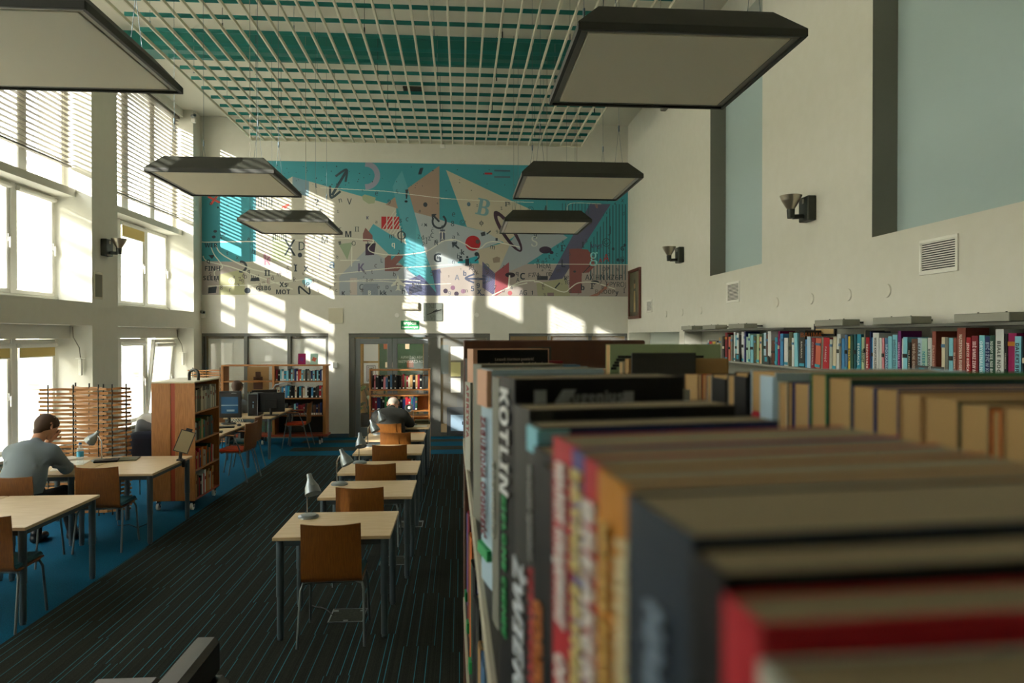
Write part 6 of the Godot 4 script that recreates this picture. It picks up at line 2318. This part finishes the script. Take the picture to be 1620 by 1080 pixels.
# ---------------------------------------------------------------- people: tapered bones joined smoothly, meshed as surface nets
class Field:
	var o: Vector3
	var c: float
	var nx: int
	var ny: int
	var nz: int
	var f := PackedFloat32Array()

	func _init(lo: Vector3, hi: Vector3, cell: float) -> void:
		o = lo
		c = cell
		nx = int(ceil((hi.x - lo.x) / c)) + 1
		ny = int(ceil((hi.y - lo.y) / c)) + 1
		nz = int(ceil((hi.z - lo.z) / c)) + 1
		f.resize(nx * ny * nz)
		f.fill(1.0)

	func bone(a: Vector3, b: Vector3, ra: float, rb: float, k := 0.03, flat := Vector3.ONE) -> void:
		# flat squeezes the bone's section along the axes (values above 1 make it thinner)
		var r: float = max(ra, rb) + k * 1.6 + c
		var lo := Vector3(min(a.x, b.x), min(a.y, b.y), min(a.z, b.z)) - Vector3.ONE * r
		var hi := Vector3(max(a.x, b.x), max(a.y, b.y), max(a.z, b.z)) + Vector3.ONE * r
		var i0 := clampi(int((lo.x - o.x) / c), 0, nx - 1)
		var i1 := clampi(int((hi.x - o.x) / c) + 1, 0, nx - 1)
		var j0 := clampi(int((lo.y - o.y) / c), 0, ny - 1)
		var j1 := clampi(int((hi.y - o.y) / c) + 1, 0, ny - 1)
		var k0 := clampi(int((lo.z - o.z) / c), 0, nz - 1)
		var k1 := clampi(int((hi.z - o.z) / c) + 1, 0, nz - 1)
		var ab := (b - a) * flat
		var l2: float = max(ab.length_squared(), 1e-9)
		for z in range(k0, k1 + 1):
			for y in range(j0, j1 + 1):
				var base := (z * ny + y) * nx
				for x in range(i0, i1 + 1):
					var ap := (o + Vector3(x, y, z) * c - a) * flat
					var t := clampf(ap.dot(ab) / l2, 0.0, 1.0)
					var d := (ap - ab * t).length() - lerpf(ra, rb, t)
					var e := f[base + x]
					var h := clampf(0.5 + 0.5 * (e - d) / k, 0.0, 1.0)
					f[base + x] = lerpf(e, d, h) - k * h * (1.0 - h)

	func cut(a: Vector3, n: Vector3) -> void:   # keep only what lies behind the plane
		for z in nz:
			for y in ny:
				for x in nx:
					var i := (z * ny + y) * nx + x
					f[i] = max(f[i], (o + Vector3(x, y, z) * c - a).dot(n))

	func into(m: MB) -> void:
		var id := PackedInt32Array()
		id.resize(nx * ny * nz)
		id.fill(-1)
		var sx := 1
		var sy := nx
		var sz := nx * ny
		var off := [0, sx, sy, sx + sy, sz, sz + sx, sz + sy, sz + sx + sy]
		var edges := [[0, 1], [2, 3], [4, 5], [6, 7], [0, 2], [1, 3], [4, 6], [5, 7], [0, 4], [1, 5], [2, 6], [3, 7]]
		var cv := [Vector3(0, 0, 0), Vector3(1, 0, 0), Vector3(0, 1, 0), Vector3(1, 1, 0), Vector3(0, 0, 1), Vector3(1, 0, 1), Vector3(0, 1, 1), Vector3(1, 1, 1)]
		for z in nz - 1:
			for y in ny - 1:
				for x in nx - 1:
					var i := (z * ny + y) * nx + x
					var neg := 0
					for q in off:
						if f[i + q] < 0.0:
							neg += 1
					if neg == 0 or neg == 8:
						continue
					var p := Vector3.ZERO
					var n := 0
					for e in edges:
						var fa := f[i + off[e[0]]]
						var fb := f[i + off[e[1]]]
						if (fa < 0.0) != (fb < 0.0):
							p += cv[e[0]].lerp(cv[e[1]], fa / (fa - fb))
							n += 1
					p /= n
					var g := Vector3(f[i + 1] - f[i] + f[i + 1 + sy + sz] - f[i + sy + sz], f[i + sy] - f[i] + f[i + 1 + sy + sz] - f[i + 1 + sz], f[i + sz] - f[i] + f[i + 1 + sy + sz] - f[i + 1 + sy])
					id[i] = m.vert(o + (Vector3(x, y, z) + p) * c, g.normalized() if g.length() > 1e-9 else Vector3.UP)
		for z in range(1, nz - 1):
			for y in range(1, ny - 1):
				for x in range(1, nx - 1):
					var i := (z * ny + y) * nx + x
					var s := f[i] < 0.0
					for ax in 3:
						var st: int = [sx, sy, sz][ax]
						if s == (f[i + st] < 0.0):
							continue
						var u: int = [sy, sz, sx][ax]
						var w: int = [sz, sx, sy][ax]
						var a := id[i]
						var b := id[i - u]
						var cc := id[i - u - w]
						var d := id[i - w]
						if a >= 0 and b >= 0 and cc >= 0 and d >= 0:
							m.face(a, b, cc)
							m.face(a, cc, d)

func hand_bones(wrist: Vector3, fwd: Vector3, up: Vector3, side: float, curl: float, cell := 0.0036) -> Field:
	# palm, four bent fingers of unequal length and a thumb leaving the side of the palm
	fwd = fwd.normalized()
	up = (up - fwd * up.dot(fwd)).normalized()
	var lat := fwd.cross(up) * side
	var fl := Field.new(wrist - Vector3.ONE * 0.17, wrist + Vector3.ONE * 0.17, cell)
	var palm := wrist + fwd * 0.05
	fl.bone(wrist - fwd * 0.05, wrist, 0.026, 0.024, 0.01)
	for i in 4:
		var w := (i - 1.5) * 0.02
		fl.bone(wrist + lat * w * 0.6, palm + lat * w + fwd * 0.035, 0.015, 0.0125, 0.012)
	for i in 4:
		var w := (i - 1.5) * 0.02
		var L: float = [0.07, 0.08, 0.074, 0.058][i]
		var p := palm + lat * w + fwd * 0.035
		var d := fwd
		var axis := lat
		for s in 3:
			d = d.rotated(axis.normalized(), -curl * side * (0.5 if s == 0 else 1.0))
			var q: Vector3 = p + d * L * [0.45, 0.32, 0.23][s]
			fl.bone(p, q, 0.0092 - s * 0.0006, 0.0086 - s * 0.0007, 0.004)
			p = q
	var t0 := wrist + fwd * 0.025 - lat * 0.03
	var t1 := t0 + (fwd * 0.6 - lat * 0.8).normalized() * 0.035
	var t2 := t1 + (fwd * 0.95 - lat * 0.3 - up * curl * 0.3).normalized() * 0.03
	fl.bone(wrist + fwd * 0.02 - lat * 0.015, t1, 0.014, 0.011, 0.008)
	fl.bone(t1, t2, 0.0105, 0.0085, 0.004)
	return fl

func head_field(hc: Vector3, face: Vector3, up: Vector3, cell := 0.005) -> Field:
	# hc: middle of the head, face: where it looks
	face = face.normalized()
	up = (up - face * up.dot(face)).normalized()
	var rt := face.cross(up)
	var fl := Field.new(hc - Vector3.ONE * 0.17, hc + Vector3.ONE * 0.17, cell)
	var p := func(x: float, y: float, z: float) -> Vector3: return hc + rt * x + up * y + face * z
	fl.bone(p.call(0, 0.035, -0.02), p.call(0, 0.03, 0.02), 0.083, 0.078, 0.03)     # skull
	fl.bone(p.call(0, -0.03, 0.03), p.call(0, -0.085, 0.055), 0.058, 0.032, 0.04)    # jaw and chin
	fl.bone(p.call(-0.035, -0.02, 0.045), p.call(0.035, -0.02, 0.045), 0.034, 0.034, 0.03)   # cheeks
	fl.bone(p.call(-0.03, 0.028, 0.083), p.call(0.03, 0.028, 0.083), 0.012, 0.012, 0.015)   # brow
	fl.bone(p.call(0, 0.015, 0.092), p.call(0, -0.022, 0.112), 0.008, 0.013, 0.01)    # nose
	fl.bone(p.call(-0.014, -0.024, 0.098), p.call(0.014, -0.024, 0.098), 0.008, 0.008, 0.008)
	fl.bone(p.call(-0.018, -0.05, 0.088), p.call(0.018, -0.05, 0.088), 0.008, 0.008, 0.006)   # lips
	fl.bone(p.call(-0.015, -0.06, 0.085), p.call(0.015, -0.06, 0.085), 0.008, 0.008, 0.006)
	for s in [-1.0, 1.0]:
		fl.bone(p.call(s * 0.08, 0.02, -0.012), p.call(s * 0.088, -0.022, -0.004), 0.014, 0.01, 0.006)   # ear
		fl.bone(p.call(s * 0.084, 0.03, -0.02), p.call(s * 0.094, 0.024, -0.03), 0.009, 0.009, 0.006)
	fl.bone(p.call(0, -0.04, -0.03), p.call(0, -0.16, -0.05), 0.055, 0.055, 0.03)     # neck
	return fl

func hair_mesh(hc: Vector3, face: Vector3, up: Vector3, grow: float, cutf: Vector3, cutn: Vector3, seedv: int) -> MB:
	face = face.normalized()
	up = (up - face * up.dot(face)).normalized()
	var rt := face.cross(up)
	var fl := Field.new(hc - Vector3.ONE * 0.17, hc + Vector3.ONE * 0.17, 0.006)
	var p := func(x: float, y: float, z: float) -> Vector3: return hc + rt * x + up * y + face * z
	fl.bone(p.call(0, 0.038, -0.022), p.call(0, 0.036, 0.018), 0.083 + grow, 0.078 + grow, 0.03)
	fl.bone(p.call(0, 0.0, -0.045), p.call(0, -0.06, -0.06), 0.062 + grow, 0.045 + grow * 0.6, 0.03)
	var r := RandomNumberGenerator.new()
	r.seed = seedv
	for i in 46:   # tufts
		var a := r.randf_range(0, TAU)
		var e := r.randf_range(-0.2, 1.4)
		var d := (rt * cos(a) * cos(e) + face * (sin(a) * cos(e) - 0.15) + up * sin(e)).normalized()
		var b: Vector3 = hc + up * 0.036 + d * (0.08 + grow)
		fl.bone(b - d * 0.01, b + d * 0.003 + (face * 0.4 + rt * r.randf_range(-0.6, 0.6) - up * 0.3) * 0.025, 0.014, 0.007, 0.006)
	fl.cut(hc + rt * cutf.x + up * cutf.y + face * cutf.z, (rt * cutn.x + up * cutn.y + face * cutn.z).normalized())
	var m := MB.new()
	fl.into(m)
	return m

func eyes(parent: Node, hc: Vector3, face: Vector3, up: Vector3) -> void:
	face = face.normalized()
	up = (up - face * up.dot(face)).normalized()
	var rt := face.cross(up)
	for s in [-1.0, 1.0]:
		var m := MB.new()
		var c: Vector3 = hc + rt * s * 0.032 + up * 0.005 + face * 0.084
		m.t = Transform3D(Basis(), c)
		m.lathe([Vector2(0, -0.009), Vector2(0.006, -0.007), Vector2(0.009, 0), Vector2(0.006, 0.007), Vector2(0, 0.009)], 10)
		part("eye", m, mat("eye_dark", "2a2019", 0.2), parent)

func skin_mat(nm: String, h: String) -> StandardMaterial3D:
	var m := mat(nm, h, 0.55)
	m.subsurf_scatter_enabled = true
	m.subsurf_scatter_strength = 0.08
	return m

func people() -> void:
	# ---- man in a grey shirt, bent over his papers with his chin on his hand
	var at := Vector3(-4.2, 0, -7.2)
	var o := thing("person", "man in grey blue shirt seen from behind, reading with chin on hand", "person", at)
	var skin := skin_mat("skin_a", "c08a68")
	var hc := Vector3(0.02, 1.195, -0.32)
	var face := Vector3(0.42, -0.42, -0.8)
	var hup := Vector3(0.05, 0.9, -0.4)
	var m := MB.new()
	head_field(hc, face, hup).into(m)
	var nk := Field.new(Vector3(-0.4, 0.35, -0.7), Vector3(0.45, 1.2, 0.3), 0.02)
	nk.bone(Vector3(0, 0.6, 0.03), Vector3(0.0, 0.95, -0.12), 0.085, 0.075, 0.05)
	nk.bone(Vector3(0, 1.0, -0.14), Vector3(0.0, 1.11, -0.24), 0.055, 0.055, 0.04)
	nk.bone(Vector3(0.19, 0.955, -0.12), Vector3(0.22, 0.77, -0.28), 0.045, 0.04)
	nk.bone(Vector3(0.22, 0.77, -0.28), Vector3(0.16, 0.775, -0.5), 0.04, 0.03)
	nk.bone(Vector3(-0.19, 0.955, -0.12), Vector3(-0.19, 0.79, -0.36), 0.045, 0.04)
	nk.bone(Vector3(-0.19, 0.79, -0.36), Vector3(-0.03, 1.03, -0.44), 0.04, 0.03)
	nk.bone(Vector3(-0.1, 0.52, 0.05), Vector3(-0.1, 0.5, -0.4), 0.07, 0.055)
	nk.bone(Vector3(0.1, 0.52, 0.05), Vector3(0.14, 0.5, -0.38), 0.07, 0.055)
	nk.into(m)
	hand_bones(Vector3(0.15, 0.765, -0.48), Vector3(-0.25, -0.1, -1), Vector3(0, 1, 0), 1.0, 0.35).into(m)
	hand_bones(Vector3(-0.02, 1.05, -0.45), Vector3(0.55, 0.8, -0.1), Vector3(-0.3, 0.2, -0.9), 1.0, 0.75).into(m)
	part("body", m, skin, o)
	eyes(o, hc, face, hup)
	part("hair", hair_mesh(hc, face, hup, 0.012, Vector3(0, 0.0, 0.045), Vector3(0, -0.75, 0.7), 4), mat("hair_brown", "4a3423", 0.7), o)
	# shirt
	var f := Field.new(Vector3(-0.42, 0.42, -0.62), Vector3(0.45, 1.16, 0.28), 0.0125)
	f.bone(Vector3(0, 0.56, 0.06), Vector3(0, 0.75, 0.03), 0.155, 0.165, 0.06, Vector3(0.92, 1, 1.25))
	f.bone(Vector3(0, 0.75, 0.03), Vector3(0, 0.93, -0.06), 0.165, 0.17, 0.08, Vector3(0.9, 1, 1.2))
	f.bone(Vector3(-0.15, 0.97, -0.1), Vector3(0.15, 0.97, -0.1), 0.085, 0.085, 0.08)
	f.bone(Vector3(-0.19, 0.965, -0.11), Vector3(-0.2, 0.8, -0.34), 0.075, 0.06, 0.05)
	f.bone(Vector3(-0.2, 0.8, -0.34), Vector3(-0.06, 0.99, -0.425), 0.058, 0.042, 0.02)
	f.bone(Vector3(0.19, 0.965, -0.11), Vector3(0.235, 0.79, -0.27), 0.077, 0.062, 0.05)
	f.bone(Vector3(0.235, 0.79, -0.27), Vector3(0.175, 0.775, -0.44), 0.06, 0.043, 0.02)
	f.bone(Vector3(0, 1.02, -0.14), Vector3(0, 1.05, -0.17), 0.072, 0.064, 0.03)   # collar
	for q in [[-0.13, 0.9, 0.075, -0.02, 0.74, 0.158], [0.14, 0.87, 0.085, -0.02, 0.68, 0.17], [-0.11, 0.7, 0.155, 0.1, 0.62, 0.168], [0.2, 0.93, -0.035, 0.12, 0.8, 0.115], [-0.2, 0.9, -0.03, -0.13, 0.8, 0.1], [0.16, 0.72, 0.1, 0.02, 0.57, 0.18], [0.22, 0.9, -0.12, 0.27, 0.84, -0.22], [0.2, 0.83, -0.12, 0.27, 0.8, -0.2], [-0.22, 0.9, -0.12, -0.26, 0.84, -0.24]]:   # folds
		f.bone(Vector3(q[0], q[1], q[2]), Vector3(q[3], q[4], q[5]), 0.02, 0.014, 0.011)
	m = MB.new()
	f.into(m)
	part("shirt", m, tex_mat("shirt_cloth", noise_image(128, 128, 0.4, 0.4, hexc("818e96"), hexc("747f87"), 51), 0.85, Vector3(9, 9, 9)), o)
	m = MB.new()
	m.tube([Vector3(-0.07, 1.035, -0.2), Vector3(-0.055, 1.07, -0.15), Vector3(0.0, 1.085, -0.125), Vector3(0.055, 1.07, -0.15), Vector3(0.07, 1.035, -0.2)], 0.017, 8)
	part("collar", m, M.shirt_cloth, o)
	# trousers and shoes
	f = Field.new(Vector3(-0.34, 0.02, -0.65), Vector3(0.36, 0.68, 0.28), 0.015)
	f.bone(Vector3(-0.08, 0.53, 0.06), Vector3(0.08, 0.53, 0.06), 0.12, 0.12, 0.06)
	f.bone(Vector3(-0.1, 0.52, 0.03), Vector3(-0.12, 0.52, -0.4), 0.09, 0.07, 0.04)
	f.bone(Vector3(0.1, 0.52, 0.03), Vector3(0.15, 0.52, -0.38), 0.09, 0.07, 0.04)
	f.bone(Vector3(-0.12, 0.52, -0.4), Vector3(-0.14, 0.1, -0.42), 0.068, 0.05, 0.03)
	f.bone(Vector3(0.15, 0.52, -0.38), Vector3(0.16, 0.1, -0.52), 0.068, 0.05, 0.03)
	m = MB.new()
	f.into(m)
	part("trousers", m, mat("cloth_black", "16181c", 0.9), o)
	for s in [[-0.14, -0.45], [0.16, -0.56]]:
		f = Field.new(Vector3(s[0] - 0.08, -0.02, s[1] - 0.2), Vector3(s[0] + 0.08, 0.16, s[1] + 0.14), 0.009)
		f.bone(Vector3(s[0], 0.045, s[1] + 0.06), Vector3(s[0], 0.04, s[1] - 0.12), 0.045, 0.038, 0.02)
		f.bone(Vector3(s[0], 0.1, s[1] + 0.05), Vector3(s[0], 0.05, s[1] + 0.02), 0.045, 0.045, 0.02)
		f.cut(Vector3(0, 0.004, 0), Vector3.DOWN)
		m = MB.new()
		f.into(m)
		part("shoe", m, mat("shoe_black", "121212", 0.4), o)

	# ---- reader in a black jacket, head bowed, seen from behind at the far table
	at = Vector3(-1.05, 0, -10.75)
	o = thing("person", "person in black jacket with bald head bowed, at the farthest table", "person", at)
	skin = skin_mat("skin_b", "d2a084")
	hc = Vector3(0.02, 1.06, -0.29)
	face = Vector3(0.0, -0.9, -0.55)
	hup = Vector3(0, 0.5, -0.85)
	m = MB.new()
	head_field(hc, face, hup, 0.006).into(m)
	nk = Field.new(Vector3(-0.4, 0.35, -0.7), Vector3(0.4, 1.2, 0.3), 0.02)
	nk.bone(Vector3(0, 0.6, 0.03), Vector3(0, 0.87, -0.08), 0.085, 0.08, 0.05)
	nk.bone(Vector3(0, 0.95, -0.12), Vector3(0.02, 1.04, -0.24), 0.055, 0.055, 0.03)
	nk.bone(Vector3(0.18, 0.9, -0.1), Vector3(0.28, 0.72, -0.2), 0.04, 0.04)
	nk.bone(Vector3(0.28, 0.77, -0.2), Vector3(0.16, 0.77, -0.4), 0.04, 0.03)
	nk.bone(Vector3(-0.18, 0.9, -0.1), Vector3(-0.28, 0.77, -0.2), 0.04, 0.04)
	nk.bone(Vector3(-0.28, 0.77, -0.2), Vector3(-0.14, 0.77, -0.4), 0.04, 0.03)
	nk.bone(Vector3(-0.1, 0.52, 0.05), Vector3(-0.12, 0.5, -0.38), 0.07, 0.055)
	nk.bone(Vector3(0.1, 0.52, 0.05), Vector3(0.12, 0.5, -0.38), 0.07, 0.055)
	nk.into(m)
	for s in [-1.0, 1.0]:
		hand_bones(Vector3(s * 0.13, 0.762, -0.4), Vector3(-s * 0.35, -0.06, -1), Vector3.UP, s, 0.35, 0.0045).into(m)
	part("body", m, skin, o)
	eyes(o, hc, face, hup)
	m = hair_mesh(hc, face, hup, 0.003, Vector3(0, -0.005, -0.02), Vector3(0, 1, 0.5), 9)
	part("hair", m, mat("hair_grey", "a39c90", 0.8), o)
	f = Field.new(Vector3(-0.42, 0.42, -0.58), Vector3(0.42, 1.1, 0.3), 0.0135)
	f.bone(Vector3(0, 0.5, 0.06), Vector3(0, 0.72, 0.05), 0.17, 0.18, 0.06, Vector3(0.88, 1, 1.2))
	f.bone(Vector3(0, 0.72, 0.04), Vector3(0, 0.88, -0.05), 0.18, 0.16, 0.08, Vector3(0.85, 1, 1.15))
	f.bone(Vector3(-0.15, 0.92, -0.09), Vector3(0.15, 0.92, -0.09), 0.09, 0.09, 0.08)
	for s in [-1.0, 1.0]:
		f.bone(Vector3(s * 0.2, 0.9, -0.1), Vector3(s * 0.285, 0.78, -0.19), 0.085, 0.07, 0.05)
		f.bone(Vector3(s * 0.285, 0.78, -0.19), Vector3(s * 0.16, 0.785, -0.38), 0.066, 0.05, 0.02)
	f.bone(Vector3(0, 0.99, -0.14), Vector3(0.01, 1.02, -0.18), 0.075, 0.07, 0.03)
	m = MB.new()
	f.into(m)
	part("jacket", m, tex_mat("jacket_cloth", noise_image(128, 128, 0.4, 0.4, hexc("23251f"), hexc("1b1d19"), 52), 0.8, Vector3(9, 9, 9)), o)
	f = Field.new(Vector3(-0.3, 0.02, -0.6), Vector3(0.3, 0.66, 0.26), 0.018)
	for s in [-1.0, 1.0]:
		f.bone(Vector3(s * 0.09, 0.52, 0.05), Vector3(s * 0.13, 0.51, -0.38), 0.1, 0.07, 0.04)
		f.bone(Vector3(s * 0.13, 0.51, -0.38), Vector3(s * 0.14, 0.05, -0.36), 0.066, 0.055, 0.03)
	m = MB.new()
	f.into(m)
	part("trousers", m, mat("cloth_black", ""), o)
	for s in [-1.0, 1.0]:
		f = Field.new(Vector3(s * 0.14 - 0.08, -0.02, -0.6), Vector3(s * 0.14 + 0.08, 0.14, -0.26), 0.01)
		f.bone(Vector3(s * 0.14, 0.045, -0.36), Vector3(s * 0.14, 0.04, -0.5), 0.045, 0.038, 0.02)
		f.cut(Vector3(0, 0.004, 0), Vector3.DOWN)
		m = MB.new()
		f.into(m)
		part("shoe", m, M.shoe_black, o)

	# ---- person behind the monitors: brown hair shows above the screens
	at = Vector3(-4.1, 0, -13.05)
	o = thing("person", "seated person with brown hair, mostly hidden behind the monitors", "person", at)
	hc = Vector3(0.03, 1.17, -0.3)
	face = Vector3(0.1, -0.15, -1)
	hup = Vector3.UP
	m = MB.new()
	head_field(hc, face, hup, 0.006).into(m)
	nk = Field.new(Vector3(-0.35, 0.4, -0.6), Vector3(0.35, 1.15, 0.25), 0.02)
	nk.bone(Vector3(0, 0.55, 0), Vector3(0, 0.85, -0.09), 0.09, 0.085, 0.05)
	nk.bone(Vector3(0, 0.9, -0.14), Vector3(0.02, 1.06, -0.25), 0.055, 0.052, 0.03)
	nk.bone(Vector3(-0.19, 0.88, -0.1), Vector3(-0.24, 0.68, -0.2), 0.045, 0.04)
	nk.bone(Vector3(0.19, 0.88, -0.1), Vector3(0.24, 0.68, -0.2), 0.045, 0.04)
	nk.into(m)
	part("body", m, skin_mat("skin_a", ""), o)
	part("hair", hair_mesh(hc, face, hup, 0.012, Vector3(0, 0.0, 0.04), Vector3(0, -0.75, 0.7), 14), M.hair_brown, o)
	f = Field.new(Vector3(-0.4, 0.35, -0.5), Vector3(0.4, 1.05, 0.25), 0.016)
	f.bone(Vector3(0, 0.5, 0.02), Vector3(0, 0.85, -0.08), 0.17, 0.16, 0.08, Vector3(0.88, 1, 1.2))
	f.bone(Vector3(-0.16, 0.89, -0.1), Vector3(0.16, 0.89, -0.1), 0.085, 0.085, 0.08)
	for s in [-1.0, 1.0]:
		f.bone(Vector3(s * 0.2, 0.88, -0.1), Vector3(s * 0.25, 0.7, -0.2), 0.075, 0.06, 0.04)
		f.bone(Vector3(s * 0.25, 0.7, -0.2), Vector3(s * 0.18, 0.62, -0.42), 0.058, 0.045, 0.03)
	m = MB.new()
	f.into(m)
	part("sweater", m, mat("cloth_grey", "6b7076", 0.9), o)
	f = Field.new(Vector3(-0.3, 0.02, -0.55), Vector3(0.3, 0.6, 0.25), 0.02)
	for s in [-1.0, 1.0]:
		f.bone(Vector3(s * 0.09, 0.47, 0.05), Vector3(s * 0.12, 0.47, -0.38), 0.09, 0.07, 0.04)
		f.bone(Vector3(s * 0.12, 0.47, -0.38), Vector3(s * 0.12, 0.05, -0.36), 0.066, 0.055, 0.03)
	m = MB.new()
	f.into(m)
	part("trousers", m, M.cloth_black, o)
	make_chair("chair", "chair of the person behind the monitors", Vector3(-4.1, -0.04 + 0.04, -13.05), 0.0, M.seat_teal, false, "")

	# ---- listener with headphones, half hidden by the mobile bookcase
	at = Vector3(-4.0, 0, -9.68)
	o = thing("person", "person in white and grey top with headphones, half hidden by bookcase", "person", at)
	hc = Vector3(0.1, 1.3, -0.02)
	face = Vector3(0.5, -0.15, -0.85)
	hup = Vector3.UP
	m = MB.new()
	head_field(hc, face, hup, 0.006).into(m)
	nk = Field.new(Vector3(-0.35, 0.4, -0.5), Vector3(0.4, 1.25, 0.35), 0.02)
	nk.bone(Vector3(0.05, 0.55, 0.1), Vector3(0.07, 0.95, 0.06), 0.09, 0.085, 0.05)
	nk.bone(Vector3(0.08, 1.0, 0.05), Vector3(0.09, 1.18, 0.02), 0.055, 0.052, 0.03)
	nk.into(m)
	part("body", m, skin_mat("skin_a", ""), o)
	part("hair", hair_mesh(hc, face, hup, 0.014, Vector3(0, 0.0, 0.04), Vector3(0, -0.75, 0.7), 24), M.hair_brown, o)
	f = Field.new(Vector3(-0.36, 0.4, -0.4), Vector3(0.46, 1.2, 0.36), 0.014)
	f.bone(Vector3(0.05, 0.55, 0.1), Vector3(0.07, 0.95, 0.06), 0.17, 0.16, 0.08, Vector3(0.9, 1, 1.2))
	f.bone(Vector3(-0.1, 1.02, 0.08), Vector3(0.23, 1.02, 0.0), 0.085, 0.085, 0.08)
	f.bone(Vector3(-0.13, 1.0, 0.08), Vector3(-0.2, 0.8, 0.0), 0.075, 0.06, 0.04)
	f.bone(Vector3(-0.2, 0.8, 0.0), Vector3(-0.08, 0.78, -0.25), 0.058, 0.045, 0.03)
	f.bone(Vector3(0.26, 0.99, 0.0), Vector3(0.33, 0.8, -0.1), 0.075, 0.06, 0.04)
	m = MB.new()
	f.into(m)
	part("top", m, mat("cloth_white", "d9d9d2", 0.9), o)
	f = Field.new(Vector3(-0.36, 0.7, -0.3), Vector3(0.46, 1.12, 0.36), 0.012)
	f.bone(Vector3(-0.11, 0.99, 0.1), Vector3(-0.2, 0.84, 0.02), 0.082, 0.067, 0.03)
	f.bone(Vector3(-0.1, 0.93, 0.13), Vector3(0.2, 0.9, 0.1), 0.1, 0.1, 0.03)
	f.cut(Vector3(0, 1.02, 0), Vector3(0.5, 1, 0))
	m = MB.new()
	f.into(m)
	part("grey_stripe", m, M.cloth_grey, o)
	m = MB.new()
	var band := []
	var rt := face.normalized().cross(Vector3.UP)
	for i in 15:
		var a := PI * i / 14.0
		band.append(hc + rt * cos(a) * 0.115 + Vector3.UP * (0.03 + sin(a) * 0.115))
	m.tube(band, 0.007, 8)
	for s in [-1.0, 1.0]:
		m.tube([hc + rt * s * 0.092 + Vector3.UP * 0.005, hc + rt * s * 0.125 + Vector3.UP * 0.005], 0.038, 14)
	part("headphones", m, M.black, o)
	# jacket hung over the chair back
	f = Field.new(Vector3(-0.35, 0.3, -0.15), Vector3(0.35, 1.0, 0.2), 0.016)
	f.bone(Vector3(-0.2, 0.84, 0.0), Vector3(0.2, 0.84, 0.0), 0.055, 0.055, 0.05)
	f.bone(Vector3(-0.15, 0.8, 0.02), Vector3(-0.18, 0.42, 0.04), 0.085, 0.09, 0.06, Vector3(0.8, 1, 1.6))
	f.bone(Vector3(0.15, 0.8, 0.02), Vector3(0.18, 0.42, 0.04), 0.085, 0.09, 0.06, Vector3(0.8, 1, 1.6))
	f.bone(Vector3(0, 0.8, 0.02), Vector3(0, 0.45, 0.04), 0.09, 0.09, 0.08, Vector3(0.8, 1, 1.6))
	m = MB.new()
	f.into(m)
	var jk := solo("jacket", m, mat("cloth_navy", "141d33", 0.85), "dark navy jacket hung on a chair beside the mobile bookcase", "jacket")
	jk.position = Vector3(-3.92, 0, -9.36)
	make_chair("chair", "red brown plywood chair with navy jacket, left of mobile bookcase", Vector3(-4.05, 0, -9.6), 0.0, M.seat_teal, false, "")
